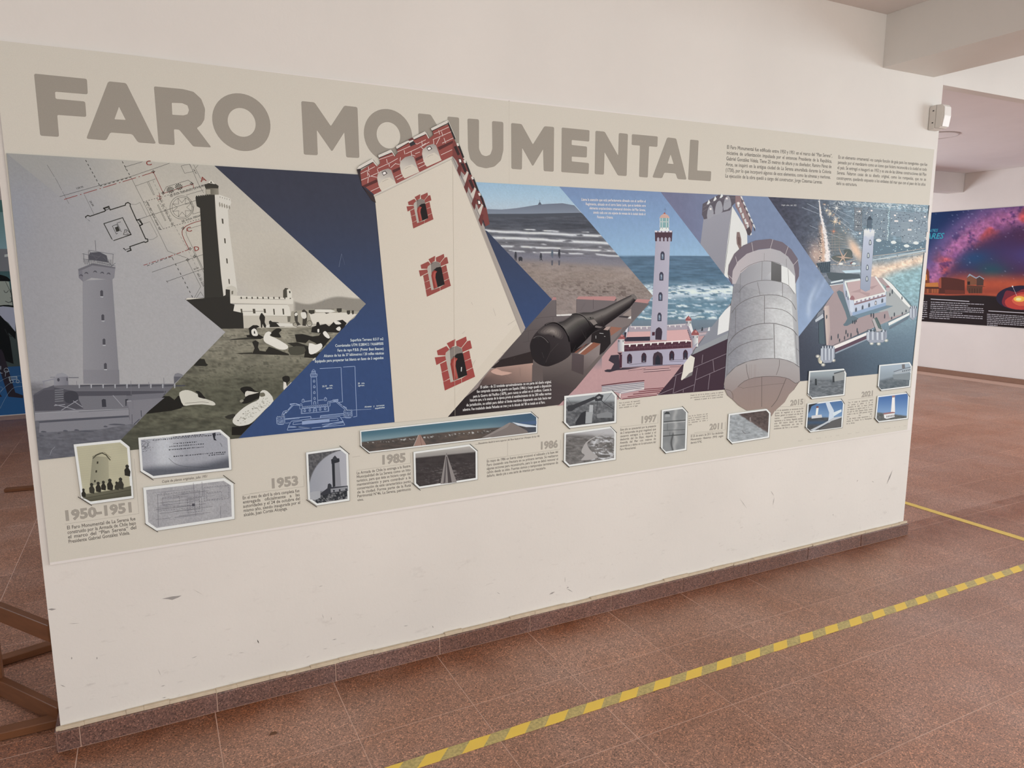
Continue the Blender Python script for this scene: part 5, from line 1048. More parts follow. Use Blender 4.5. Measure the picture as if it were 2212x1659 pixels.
blob('26231e', [(1030, 430), (1090, 385), (1140, 388), (1150, 410), (1120, 440), (1150, 490), (1080, 490), (1020, 470)], 2); blob('ddd6c8', [(935, 500), (960, 440), (1000, 420), (1030, 440), (1010, 470), (1080, 500), (1160, 545), (1225, 590), (1215, 630), (1130, 635), (1030, 590), (955, 550)], 3)
blob('26231e', [(1310, 455), (1400, 450), (1480, 470), (1520, 480), (1600, 470), (1640, 400), (1670, 380), (1740, 500), (1640, 620), (1600, 600), (1560, 560), (1480, 520), (1440, 560), (1330, 545)], 1); c.P('H3', '2e2b25', [(1210, 560), (1340, 550), (1480, 600), (1480, 660), (1420, 680), (1250, 575)]); blob('26231e', [(1440, 600), (1480, 650), (1560, 690), (1620, 660), (1560, 740), (1420, 730)], 1)
blob('e0d9cc', [(1480, 560), (1560, 580), (1620, 560), (1640, 600), (1600, 650), (1530, 690), (1480, 680)], 2); blob('e0d9cc', [(1645, 440), (1670, 415), (1700, 440), (1730, 490), (1710, 505), (1670, 480)], 2); c.P('H3', 'c9c1b0', [(1520, 760), (1555, 730), (1560, 745), (1530, 772)])
c.P('H3', '4b483c', [(1240, 610), (1420, 600), (1420, 690), (1260, 700)], sm=2)
blob('2a2822', [(100, 830), (170, 745), (230, 750), (250, 800), (275, 820), (250, 835)], 1)
blob('25231e', [(1160, 970), (1200, 950), (1245, 960), (1250, 1010), (1225, 1030), (1215, 1075), (1200, 1040), (1170, 1010)], 2); c.P('H3', 'd9d1c2', [(1175, 1020), (1205, 1030), (1215, 1080), (1265, 1025), (1270, 1030), (1180, 1120), (1172, 1100)])
c.P('H3', '211f1b', [(-85, 1190), (0, 1175), (60, 1290), (0, 1310), (-130, 1350), (-215, 1340)], up=True)
c.P('H4', '211f1b', [(1475, 665), (1700, 440), (1780, 440), (1860, 500), (1940, 590), (1800, 625), (1560, 655)])
blob('cbc5b4', [(-70, 1150), (0, 1120), (70, 1130), (150, 1170), (240, 1225), (330, 1255), (362, 1290), (330, 1305), (200, 1290), (60, 1300), (-20, 1305), (-60, 1220)], 2); blob('24211d', [(120, 1135), (170, 1135), (220, 1190), (245, 1225), (190, 1215), (155, 1200), (150, 1160)], 2); c.L('H3', '6a6556', [(0, 1278), (200, 1262), (280, 1270)], .8)
blob('211f1b', [(655, 1110), (700, 1080), (780, 1082), (830, 1125), (890, 1150), (900, 1200), (830, 1240), (740, 1280), (670, 1275), (720, 1210), (700, 1160)], 2); blob('cfc8b9', [(715, 1160), (740, 1130), (830, 1145), (880, 1150), (760, 1180), (720, 1200)], 2); blob('8a8573', [(650, 1250), (680, 1230), (700, 1250), (670, 1270)], 2)
blob('d2cdbf', [(565, 1490), (600, 1420), (700, 1330), (800, 1270), (880, 1230), (900, 1140), (950, 1120), (1010, 1160), (1055, 1250), (960, 1350), (830, 1480), (760, 1530), (650, 1550), (590, 1530)], 2); 
for k in range(60): x = rr2.uniform(620, 980); y = rr2.uniform(1260, 1500); 
c.up()
for k in range(70):
    t = rr2.random(); x = 620+t*330+rr2.uniform(-40, 60); y = 1480-t*260+rr2.uniform(-40, 70)
    if 1.0*(x-600)+1.0*(y-1490) < 360: c.P('H3', 'a9a596', [(x, y), (x+14, y-4), (x+16, y+6), (x+2, y+8)], up=False)
blob('6b6655', [(890, 1160), (940, 1150), (955, 1190), (900, 1200)], 2); c.P('H3', '1f1d19', [(560, 1560), (650, 1555), (770, 1530), (830, 1490), (670, 1659), (555, 1659)]); c.P('H3', '33312a', [(470, 1440), (570, 1405), (600, 1425), (540, 1470)], sm=2)
c.end()
# ---- grey construction photograph
def f_gray(X, Y):
    C = skyg(X, Y)
    n = fbm(X, Y, 12, 3, 4, 91); g = sst(832, 846, Y-(X-90)*-.02)*1.; up_ = sst(820, 835, Y)*(1-sst(75, 130, X))
    G_ = mx([112, 109, 112], [98, 97, 103], sst(850, 960, Y)); G_ = G_*(1+.35*(n-.5))[..., None]
    b = sst(835, 842, Y+(X-250)*-.01)
    C = mx(C, G_, np.maximum(b, up_*.8))
    C = C*(.97+.06*fbm(X, Y, 3, 3, 2, 92))[..., None]
    return C
GP = [(14, 331), (60, 368.6), (486.8, 717.5), (263, 944), (246, 975.5), (84, 994.3)]
c.begin('grey_construction_photo', label='grey photograph of the lighthouse under construction')
# clip is convex once split at the lower edge
c.grid([(10, 325), (490, 325), (490, 1000), (10, 1000)], 2.6, f_gray, [(14, 331), (486.8, 717.5), (234.5, 977.3), (84, 994.3)])
H = 'H4'
c.P(H, '67656a', [(70, 420), (200, 350), (330, 300), (620, 300), (1290, 290), (1840, 285), (1850, 300), (1480, 665), (1240, 590), (600, 620), (90, 640)], grad=((800, 300), (800, 640), '737177'))
c.P(H, '4f4d54', [(70, 430), (200, 350), (330, 330), (600, 380), (1740, 375), (1720, 430), (620, 440), (700, 600), (300, 625), (90, 630), (75, 520)]); c.P(H, '716f74', [(620, 445), (1240, 430), (1240, 585), (700, 600)]); c.P(H, '6f6d73', [(1310, 420), (1730, 400), (1640, 490), (1320, 500)])
c.P(H, '8a878b', [(90, 650), (620, 620), (1270, 600), (1270, 680), (90, 750)]); c.P(H, '4f4f57', [(130, 760), (600, 720), (1270, 685), (1270, 705), (600, 750), (150, 778)]); c.P(H, '7d7b80', [(150, 778), (1270, 705), (1300, 790), (900, 860), (140, 900)])
c.L(H, '9b9a9d', [(90, 655), (640, 625), (1260, 600)], 1.2); c.L(H, '55545b', [(640, 640), (1270, 605)], .8)
c.P(H, '7c797e', [(1240, 500), (1720, 460), (1470, 670), (1360, 800), (1290, 790), (1275, 600)]); c.L(H, '4a4a52', [(1425, 620), (1430, 700)], 1.8); c.L(H, '4c4b53', [(1335, 795), (1405, 730)], 2); c.L(H, '4f4e56', [(1310, 670), (1312, 790)], 1.2); c.L(H, 'a9a8aa', [(1240, 505), (1300, 500)], 1.2); c.P(H, '3c3b42', [(1225, 480), (1270, 475), (1245, 500), (1240, 565), (1228, 565)])
c.P(H, '3a3940', [(928, 490), (950, 475), (980, 482), (988, 575), (935, 578)], sm=1); c.P(H, '3e3d44', [(470, 390), (560, 375), (620, 400), (640, 480), (560, 530), (480, 520), (455, 450)], sm=2)
for k in range(6): c.P(H, '55545a' if k else '55545a', [(340, 350+k*28), (450, 345+k*28), (450, 358+k*28), (340, 364+k*28)], up=(k == 0)); c.L(H, '9a999c', [(340, 368+k*28), (450, 360+k*28)], .8, up=False)
for a in (((340, 545), (600, 610)), ((420, 620), (630, 490)), ((570, 500), (690, 580)), ((1070, 430), (1200, 575)), ((330, 560), (470, 545))): c.L(H, '97959a', list(a), 1.4)
for k in range(9): x = 640+k*150; c.P(H, 'a9a8ab', [(x, 290), (x+16, 290), (x+14, 340), (x+2, 340)], up=(k == 0)); c.P(H, '4a4950', [(x+18, 303), (x+140, 300), (x+140, 315), (x+18, 320)], up=False)
for x, y0, y1 in ((612, 250, 310), (1295, 250, 430), (1520, 260, 330), (1710, 210, 410), (1318, 420, 600)): c.L(H, '716f75', [(x, y0), (x+6, y1)], .9)
c.P(H, '7d7b7f', [(1835, 200), (1850, 160), (1890, 148), (1940, 165), (1955, 185), (1840, 290)], sm=1); c.P(H, '5f5d63', [(1838, 195), (1930, 195), (1860, 270), (1842, 280)])
c.P(H, '8b898e', [(325, 205), (505, 190), (512, 300), (330, 310)], grad=((330, 250), (512, 250), '747279')); c.P(H, '918f93', [(340, 200), (370, 160), (430, 145), (480, 165), (512, 195)], sm=1); c.P(H, '48474e', [(372, 220), (392, 215), (402, 240), (388, 258), (370, 245)], sm=2); c.P(H, '504f55', [(485, 210), (502, 208), (502, 250), (488, 250)])
c.L(H, '5d5b62', [(510, 208), (640, 208)], 1.6); c.L(H, '6e6c72', [(280, 205), (340, 200)], 1); c.L(H, '85838a', [(180, 260), (330, 225)], 2); c.L(H, '85838a', [(200, 255), (208, 330)], 2.4); c.P(H, '57555c', [(70, 420), (200, 345), (330, 310), (330, 360), (200, 365), (120, 420)])
for x, y, w_ in ((140, 940, 60), (160, 890, 70), (440, 880, 60), (580, 870, 60), (950, 825, 50), (1010, 800, 200), (640, 885, 180), (370, 910, 40)): c.P(H, '55555c', [(x, y), (x+w_*.4, y-14), (x+w_, y-6), (x+w_*1.05, y+4), (x+w_*.5, y+8)], sm=2)
c.L(H, '9b9aa0', [(280, 1180), (300, 1120), (340, 1080)], .7)
c.end(); c.begin('unfinished_tower_print')
A = 'A1'
c.P(A, '8d8a8d', [(705, 815), (958, 800), (1018, 1659), (710, 1659)], grad=((720, 1200), (1000, 1200), '7f7c80')); 
c.P('A2', '858286', [(710, -5), (1016, -5), (1020, 118), (712, 115)], grad=((720, 50), (1000, 50), '7b787c'))
c.P(A, '827f83', [(667, 715), (790, 665), (985, 700), (975, 790), (955, 808), (870, 800), (780, 790), (710, 825), (672, 780)], sm=1); c.P(A, '6c696e', [(667, 718), (790, 668), (985, 700), (983, 712), (790, 685), (672, 735)]); c.P(A, '77747a', [(670, 735), (700, 720), (710, 825), (672, 790)])
for x, y in ((735, 750), (810, 738), (870, 748), (925, 755), (690, 770)): c.P(A, '504e54', [(x-16, y+8), (x-6, y-8), (x+12, y-6), (x+18, y+10), (x, y)], sm=2)
for x, y in ((868, 922), (878, 1128), (888, 1335), (900, 1543)): c.P(A, '4b494f', [(x-12, y+26), (x-13, y-18), (x, y-28), (x+11, y-18), (x+12, y+26)], sm=1); c.P(A, 'b3b1b3', [(x-13, y+27), (x+14, y+27), (x+12, y+36), (x-11, y+34)])
c.P(A, '504e54', [(755, 600), (770, 575), (850, 570), (910, 600), (925, 660), (860, 650), (800, 640), (760, 640)], sm=1)
for a in (((812, 470), (818, 560)), ((755, 555), (970, 590)), ((755, 560), (755, 660)), ((965, 590), (962, 690)), ((715, 580), (715, 660)), ((700, 585), (850, 610)), ((760, 560), (830, 640)), ((860, 600), (800, 650)), ((710, 630), (800, 640)), ((830, 655), (985, 690)), ((880, 610), (950, 680)), ((985, 665), (940, 700))): c.L(A, '5f5d62', list(a), .9)
for k in range(14): x = 725+k*17; c.L(A, '4f4d53', [(x, 630+abs(k-7)*.8), (x+2, 675+k*1.5)], 1., up=(k == 0))
c.end()
# ---- big leaning tower in the middle
c.begin('leaning_tower_print', label='large cream lighthouse tower with red brick crown leaning across the panel')
B = 'B0'; CR = 'd0c2ae'; BR = '944a42'; MO = 'e2cfc4'
c.P('px', CR, [(808, 426), (976, 340), (1133, 712), (967, 901), (852.5, 912.2), (840, 740), (811, 440)], grad=((900, 600), (1100, 560), 'd4c6b3'))
c.P('px', 'a89a8e', [(977, 341), (984, 345), (1135, 708), (1129, 719.5), (1115, 735.5)][:3]+[(1126, 722)], up=True)
c.P('px', 'cfc1ad', [(965, 900), (1126, 722), (1115, 700), (960, 880)])
c.P('C0', 'a3968b', [(0, 105), (14, 100), (522, 1385), (524, 1398), (500, 1424)])
c.L('C0', '7f736b', [(0, 105), (500, 1422)], .4)
# crown: dark return faces
c.P(B, '3b2f30', [(912, 815), (945, 800), (955, 955), (1060, 1040), (1075, 1100), (1040, 1080), (1000, 1020), (955, 950)])
c.P(B, BR, [(940, 830), (1050, 755), (1085, 790), (1112, 760), (1100, 705), (1215, 670), (1235, 705), (1262, 670), (1250, 625), (1355, 590), (1400, 545), (1500, 500), (1530, 550), (1565, 520), (1555, 475), (1690, 430), (1745, 570), (1728, 700), (1062, 1030), (985, 965), (955, 955)])
c.P(B, '5c2f2d', [(955, 955), (1085, 895), (1090, 920), (990, 965), (985, 968)]); c.P(B, '5c2f2d', [(1215, 820), (1285, 790), (1280, 815), (1222, 845)]); c.P(B, '5c2f2d', [(1410, 720), (1475, 690), (1480, 712), (1418, 745)]); c.P(B, '5c2f2d', [(1600, 625), (1735, 565), (1730, 590), (1615, 650)])
for a in (((945, 850), (1065, 790)), ((950, 905), (1010, 880), (1140, 820)), ((1100, 730), (1220, 690)), ((1090, 805), (1190, 760), (1260, 720)), ((1255, 665), (1345, 625), (1420, 590)), ((1330, 680), (1460, 620), (1530, 580)), ((1420, 600), (1500, 560)), ((1570, 510), (1700, 450)), ((1560, 560), (1720, 490)), ((1640, 590), (1735, 545)), ((1010, 790), (1015, 835)), ((1000, 820), (1005, 870)), ((1165, 725), (1172, 760)), ((1185, 755), (1190, 790)), ((1315, 650), (1322, 685)), ((1375, 655), (1380, 700)), ((1465, 570), (1470, 605)), ((1610, 480), (1618, 515)), ((1635, 490), (1645, 530)), ((1010, 885), (1005, 930)), ((1020, 870), (1010, 845)), ((1500, 590), (1455, 620)), ((1480, 640), (1450, 615)), ((1240, 765), (1275, 770)), ((1245, 760), (1200, 800)), ((1565, 560), (1570, 600)), ((1620, 540), (1590, 600)), ((1655, 545), (1670, 590)), ((1030, 1000), (1115, 960)), ((1255, 900), (1305, 875)), ((1240, 880), (1300, 850)), ((1440, 800), (1500, 770)), ((1430, 770), (1490, 745)), ((1630, 690), (1725, 645)), ((1020, 870), (1085, 880)), ((1380, 690), (1410, 700)), ((1410, 680), (1450, 665)), ((1285, 710), (1280, 745)), ((1085, 810), (1100, 850))): c.L(B, MO, list(a), 1.0, up=False)
c.up()
# round-headed recesses
for k, (x, y) in enumerate(((1085, 890), (1278, 780), (1468, 680))):
    c.P(B, '9d928a', [(x, y), (x+5, y-35), (x+45, y-70), (x+95, y-85), (x+120, y-72), (x+165, y+55), (x+38, y+110), (x+12, y+60)], sm=1, grad=((x+80, y-70), (x+60, y+20), 'c9bdad')); c.P(B, CR, [(x+15, y+50), (x+50, y+10), (x+105, y-10), (x+150, y+25), (x+168, y+55), (x+45, y+110), (x+25, y+90)], sm=1)
    if k != 1: c.P(B, '4c403c', [(x+38, y-52), (x+70, y-66), (x+88, y-42), (x+55, y-22)]); c.P(B, 'ece6da', [(x+46, y-48), (x+68, y-58), (x+78, y-42), (x+56, y-30)])
    c.L(B, '8c8178', [(x+45, y+30), (x+75, y+12), (x+95, y+8)], .6)
c.P(B, 'c9bdac', [(1055, 1035), (1725, 705), (1728, 722), (1062, 1050)]); c.L(B, '8e8377', [(1058, 1046), (1728, 722)], .7); c.L(B, 'e0d6c8', [(1056, 1032), (1725, 703)], .7)
# copings
for pts in ([(912, 812), (930, 785), (1042, 720), (1050, 735), (1050, 752), (945, 808)], [(1095, 700), (1095, 690), (1200, 643), (1210, 660), (1208, 672), (1100, 716)], [(1245, 625), (1250, 612), (1345, 567), (1355, 585), (1255, 642)], [(1392, 545), (1398, 535), (1490, 488), (1500, 500), (1500, 515), (1400, 560)], [(1543, 468), (1548, 460), (1685, 392), (1692, 400), (1690, 420), (1555, 485)]):
    c.P(B, 'd3c8ba', pts); c.L(B, '2f2726', [pts[-1], pts[-2]], 1.6); c.L(B, '5b4f49', [pts[1], pts[2]], .5)
c.P(B, '2f2726', [(912, 812), (945, 806), (940, 850)]); c.P(B, '3a3436', [(1358, 590), (1395, 570), (1415, 598), (1370, 618)]); c.P(B, 'd5cabd', [(1345, 570), (1390, 560), (1395, 570), (1360, 590)]); c.P(B, '6a3a38', [(1350, 560), (1385, 542), (1398, 558), (1360, 572)])
for a in (((1045, 735), (1085, 785)), ((1205, 650), (1235, 700)), ((1500, 500), (1525, 548))): c.L(B, 'd9cfc2', list(a), 1.6); c.L(B, '4e433f', [(a[0][0]+5, a[0][1]-5), (a[1][0]+6, a[1][1]-4)], .5)
c.P(B, '33302f', [(1688, 398), (1755, 545), (1745, 565), (1690, 430)]); c.L(B, 'cfc5b8', [(1690, 395), (1756, 548)], 1.)
# receding right side of the crown
c.P(B, '7c3f3b', [(1745, 560), (1765, 600), (1820, 720), (1850, 760), (1890, 860), (1950, 990), (1990, 1060), (2020, 1150), (2045, 1280), (2010, 1300), (1985, 1230), (1730, 700), (1728, 590)])
c.P(B, 'a79c93', [(1728, 700), (1760, 740), (1800, 830), (1830, 860), (1850, 940), (1880, 990), (1905, 1080), (1940, 1120), (1975, 1250), (2005, 1310), (2000, 1340), (1720, 735)])
for k, (x, y) in enumerate(((1760, 590), (1820, 735), (1885, 875), (1945, 1015))):
    c.P(B, '2f2a2b', [(x+10, y+10), (x+25, y+5), (x+68, y+120), (x+55, y+128)]); c.P(B, 'd5cbbe', [(x, y+2), (x+18, y-2), (x+26, y+20), (x+10, y+26)]); c.P(B, '3b2a2a', [(x-22, y+30), (x+2, y+22), (x+32, y+95), (x+12, y+105)] if k < 3 else [(x-10, y+60), (x, y+50), (x+20, y+95), (x+8, y+105)])
    c.P(B, 'cbbfb0', [(x-2, y+150), (x+25, y+110), (x+30, y+90), (x+45, y+105), (x+20, y+190), (x+12, y+180)], sm=1) if k else None
    c.P(B, '6f3633', [(x+5, y+230), (x+25, y+175), (x+48, y+185), (x+38, y+260), (x+30, y+285)])
for x, y in ((1792, 740), (1955, 1095)): c.P(B, '3f3531', [(x-16, y-22), (x+12, y-18), (x+18, y+18), (x-8, y+22)]); c.P(B, 'efe9dd', [(x-10, y-14), (x+7, y-12), (x+12, y+12), (x-5, y+14)])
c.P(B, '8f8680', [(1800, 830), (1812, 860), (1808, 895), (1795, 870)]); c.L(B, '4b403e', [(1728, 710), (1880, 1040), (2005, 1310)], .6)
def win(frame, o, s, n_v):
    """brick framed window; drawn once from the lowest window (G5 frame) and placed by offset and scale in the frame"""
    f = lambda pts: [(o[0]+(x-950)*s, o[1]+(y-862)*s) for x, y in pts]
    def q(col, pts, **k): c.P(frame, col, f(pts), **k)
    BK_ = 'a0443e' if s > .99 else '984840'
    for i_, pts in enumerate(([(862, 408), (972, 355), (1003, 392), (965, 430), (958, 462), (873, 460)], [(975, 325), (1072, 275), (1065, 352), (1035, 365), (1010, 388)], [(1080, 300), (1195, 247), (1203, 295), (1140, 375), (1085, 352)], [(1145, 378), (1210, 300), (1243, 292), (1262, 380), (1155, 425)], [(838, 485), (958, 470), (968, 515), (900, 550), (857, 572)], [(898, 560), (970, 525), (988, 622), (918, 655)], [(916, 658), (988, 630), (1008, 722), (937, 762)], [(935, 765), (1010, 730), (1018, 770), (1140, 725), (1142, 775), (953, 862)], [(1145, 722), (1208, 685), (1198, 640), (1272, 602), (1297, 705), (1146, 773)], [(1152, 440), (1230, 405), (1247, 495), (1175, 528)], [(1178, 530), (1250, 500), (1270, 598), (1198, 632)])):
        q(BK_, pts, up=(i_ == 0))
    q('6e625b', [(958, 470), (975, 420), (1030, 370), (1090, 355), (1140, 380), (1160, 440), (1208, 685), (1040, 760), (1025, 770)], grad=None)
    q('83776e', [(1000, 450), (1010, 410), (1050, 370), (1095, 358), (1138, 380), (1155, 432), (1090, 440), (1040, 480), (1020, 520)], sm=1)
    q('b0a597', [(958, 470), (975, 420), (1010, 395), (1012, 460), (1020, 540), (1055, 752), (1022, 770), (985, 610)])
    q('221d1d', [(1050, 480), (1090, 445), (1145, 432), (1162, 450), (1208, 685), (1108, 725), (1070, 560)], sm=0)
    q('93372f', [(1015, 560), (1025, 510), (1060, 480), (1100, 500), (1080, 530), (1075, 590), (1105, 722), (1050, 750)]); q('b04f45', [(1040, 560), (1055, 510), (1095, 500), (1078, 530), (1072, 590), (1100, 720), (1082, 735)])
    if s > .99: q('cfcac4', [(1137, 595), (1148, 595), (1144, 645), (1135, 645)])
win('G5', (950, 862), 1., 0); win('B1', (1508, 320), .595, 0)
win('B0', (1392, 1318), .50, 0)
# faint vertical joins of the printed sheets
c.L('px', 'bcae9b', [(978, 345), (980, 560), (983, 898)], .5)
c.end()
# ---- lower strip: framed small photographs
SL = round((c.d-c.d0)/LV)+4

def frame_(name, frame, outer, ins, fn, label, step=1.8, ticks=True):
    c.begin(name, label=label, lv=SL)
    o = fr(frame, outer); xs_ = [p[0] for p in o]; ys_ = [p[1] for p in o]
    if ticks:
        pass
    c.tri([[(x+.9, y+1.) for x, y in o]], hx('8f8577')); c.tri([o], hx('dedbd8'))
    i_ = inset(o, ins)
    c.grid([(min(xs_), min(ys_)), (max(xs_), min(ys_)), (max(xs_), max(ys_)), (min(xs_), max(ys_))], step, fn, i_)
    return o
def tick(frame, a, b): c.L(frame, '39342e', [a, b], 1.35)
def tone(a, b, sx, sy, sd, g=1., oc=4):
    A, B = hx(a), hx(b)
    return lambda X, Y: mx(A, B, np.clip(.5+g*(fbm(X, Y, sx, sy, oc, sd)-.5)*2, 0, 1))
def f1(X, Y):
    C = mx([186, 178, 146], [176, 168, 138], fbm(X, Y, 30, 30, 2, 5)); C = C*(1+(.04*np.sin((Y+X*.08)*1.9))[..., None])
    return C
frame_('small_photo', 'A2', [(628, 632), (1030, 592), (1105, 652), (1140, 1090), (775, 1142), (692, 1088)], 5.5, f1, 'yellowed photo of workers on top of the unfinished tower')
c.P('A2', '8f8a72', [(790, 730), (925, 740), (930, 960), (765, 985)], grad=((790, 800), (930, 800), 'a39c80')); c.L('A2', '4c4838', [(795, 750), (820, 725), (870, 705), (905, 722), (940, 765)], 2.2); c.L('A2', '5d5845', [(790, 735), (850, 705), (890, 700), (945, 745)], .8)
for x, y in ((833, 787), (822, 862), (810, 945)): c.P('A2', '3a362a', [(x-6, y-10), (x+7, y-9), (x+5, y+10), (x-8, y+10)])
c.P('A2', '6f6b56', [(698, 1060), (900, 1030), (1060, 1000), (1118, 985), (1122, 1072), (770, 1118), (705, 1085)], grad=((800, 1030), (820, 1110), '4f4b3c')); c.L('A2', '3b382c', [(705, 1095), (870, 1065), (1118, 1020)], .8)
for x, y, s_ in ((712, 1020, .8), (782, 975, 1), (838, 965, 1), (882, 955, .9), (937, 940, 1.1), (995, 960, .8), (1028, 930, 1.1), (1085, 820, 1.1)):
    c.P('A2', '34312a', [(x-14*s_, y-8), (x, y-16*s_), (x+14*s_, y-6), (x+12*s_, y+10), (x-12*s_, y+10)], sm=1); c.P('A2', rg.choice(['3a372e', 'b3ab90', '2f2c25']), [(x-18*s_, y+70*s_), (x-22*s_, y+30), (x-8*s_, y+10), (x+10*s_, y+10), (x+26*s_, y+40*s_), (x+22*s_, y+78*s_)], sm=1)
tick('A2', (665, 1080), (785, 1155)); c.end()
def f2(X, Y):
    C = mx([158, 157, 162], [188, 188, 190], np.exp(-((X-355)/26.)**2)); C = mx(C, [150, 150, 155], np.exp(-((X-403)/5.)**2)*.5)
    C = mx(C, [72, 74, 82], sst(1006, 1026, Y+(X-310)*.13-4*np.sin(X/30.))*.8); C = mx(C, [90, 92, 98], sst(482, 496, X+.3*(Y-990))*sst(980, 1010, Y)*.6)
    return C*(.96+.08*vn(X/1.4, Y/1.4, 4))[..., None]
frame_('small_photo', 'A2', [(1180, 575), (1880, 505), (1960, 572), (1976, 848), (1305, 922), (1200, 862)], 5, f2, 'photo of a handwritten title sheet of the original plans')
for k, (x0, x1, y) in enumerate(((1460, 1740, 575), (1300, 1890, 600), (1480, 1680, 630), (1445, 1730, 655), (1440, 1740, 682), (1480, 1925, 738), (1780, 1920, 728))):
    c.up()
    x = x0
    while x < x1: w_ = rg.uniform(5, 16); c.P('A2', '34343a', [(x, y-(x-x0)*.085-rg.uniform(4, 10)), (x+w_, y-(x-x0)*.085-8), (x+w_-2, y-(x-x0)*.085), (x+1, y-(x-x0)*.085+1)], up=False); x += w_+rg.uniform(2, 9)
for k in range(40): x = rg.gauss(1245, 20); y = rg.gauss(640, 26); c.L('A2', '2e2e34', [(x, y), (x+rg.uniform(-18, 18), y+rg.uniform(-16, 16))], .6, up=(k == 0))
for k in range(60): x = rg.uniform(1215, 1900); y = 605-(x-1215)*.09+rg.uniform(-20, 14); c.L('A2', '55555c', [(x, y), (x+rg.uniform(-8, 10), y+rg.uniform(-6, 6))], .4, up=(k == 0))
c.P('A2', '2e2e34', [(1810, 540), (1840, 530), (1835, 580), (1850, 600), (1825, 595)], sm=1); c.L('A2', '3c3c42', [(1880, 620), (1895, 650)], .8); c.L('A2', '4a4a50', [(1440, 750), (1500, 800), (1600, 822), (1780, 828)], .7, sm=3)
tick('A2', (1197, 862), (1310, 938)); c.end()
def f3(X, Y):
    C = mx([150, 146, 148], [172, 168, 166], fbm(X, Y, 24, 24, 3, 15)); return C*(.93+.14*vn(X/1.6, Y/2., 14))[..., None]
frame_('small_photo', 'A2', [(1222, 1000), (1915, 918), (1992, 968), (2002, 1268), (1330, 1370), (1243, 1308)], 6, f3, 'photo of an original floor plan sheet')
for k in range(34):
    y = rg.uniform(1040, 1300); x = rg.uniform(1270, 1600); L_ = rg.uniform(80, 360); c.L('A2', rg.choice(['56535a', '7a777c', '454348', '8a878c']), [(x, y), (min(1970, x+L_), y-(min(1970, x+L_)-x)*.12)], .5, up=(k == 0))
for x0, y0, x1, y1 in ((1385, 1090, 1530, 1150), (1760, 1045, 1890, 1105), (1345, 1060, 1700, 1200), (1740, 1000, 1950, 1115), (1620, 1110, 1700, 1190), (1600, 1090, 1720, 1215)): c.L('A2', '4a474d', [(x0, y0), (x1, y0-(x1-x0)*.1), (x1+4, y1-(x1-x0)*.1), (x0+4, y1)], .6, closed=True, dash=(4, 1.6)); c.L('A2', '6a676c', [(x0+8, y0+8), (x1-6, y0-(x1-x0)*.1+8)], .4)
for a in (((1345, 1060), (1352, 1330)), ((1650, 960), (1668, 1240)), ((1722, 950), (1730, 1080)), ((1880, 1160), (1885, 1260)), ((1410, 1040), (1400, 1070))): c.L('A2', '5f5c62', list(a), .7)
c.P('A2', '4e4b51', [(1638, 1138), (1662, 1135), (1664, 1158), (1640, 1160)]); tick('A2', (1237, 1308), (1348, 1380)); tick('A2', (1905, 895), (2005, 968)); c.end()
def f4(X, Y):
    C = mx([150, 150, 156], [168, 166, 170], sst(665, 750, X)); d = ((X-752)/84.)**2+((Y-1058)/86.)**2
    C = mx(C, mx([60, 60, 64], [120, 116, 114], fbm(X, Y, 3, 4, 3, 51)), sst(.99, 1.03, d)*(Y < 1060)); g = sst(1062, 1068, Y+(X-670)*.11)
    return mx(C, mx([44, 46, 50], [128, 126, 126], sst(.45, .7, fbm(X, Y, 3.5, 3, 3, 52))), g)
frame_('small_photo', 'B2', [(478, 385), (775, 343), (838, 393), (850, 795), (570, 838), (495, 785)], 4.5, f4, 'black and white photo of the lighthouse seen through an arch', 1.4)
c.P('B2', '8e8c90', [(698, 470), (762, 465), (778, 670), (708, 680)]); c.P('B2', '2e2f34', [(698, 470), (722, 468), (728, 675), (706, 680)]); c.P('B2', '2e2f34', [(692, 445), (715, 432), (762, 435), (765, 462), (750, 470), (696, 482)]); c.P('B2', '3a3b40', [(706, 430), (725, 410), (742, 430), (740, 450), (708, 450)])
c.P('B2', '38393f', [(560, 745), (600, 735), (660, 690), (665, 655), (680, 648), (695, 660), (698, 680), (835, 668), (838, 710), (600, 752)]); c.P('B2', '8b8a8d', [(688, 695), (835, 675), (836, 705), (690, 728)])
for x in (715, 765, 820): c.P('B2', '2c2d33', [(x-8, 712-(x-715)*.12), (x, 702-(x-715)*.12), (x+10, 710-(x-715)*.12), (x+2, 726-(x-715)*.12)])
c.P('B2', 'a3a2a4', [(512, 725), (540, 718), (600, 712), (602, 770), (560, 790), (512, 785)]); tick('B2', (480, 788), (572, 852)); tick('B2', (765, 328), (850, 400)); c.end()
PAN = 'px'
def f5(X, Y):
    b = 978-(X-779)*.098; v = (Y-b)/-44.
    C = mx([74, 108, 122], [118, 142, 148], sst(.95, .55, v)); C = mx(C, [62, 84, 108], sst(1040, 1150, X)*.8)
    hz = .57+.04*np.sin(X/70.); L_ = mx([62, 58, 56], [104, 88, 78], fbm(X, Y, 12, 3, 4, 61)); L_ = mx(L_, [120, 98, 80], sst(940, 1010, X)*(1-sst(1020, 1060, X))*.5*fbm(X, Y, 20, 4, 2, 9)); L_ = mx(L_, [60, 72, 92], sst(1118, 1150, X)*.6)
    C = mx(C, L_, sst(hz+.02, hz-.03, v)); C = mx(C, [196, 196, 192], np.exp(-((v-.44)/.05)**2)*sst(.62, .75, fbm(X, Y, 3, 2, 2, 66))*sst(1080, 1040, X))
    return C
frame_('small_photo', PAN, [(777.5, 930.5), (1148, 890), (1161, 900), (1160.5, 935.3), (797, 978.3), (779, 965)], 2.6, f5, 'long colour panorama of a coast road and hills', 1.5)
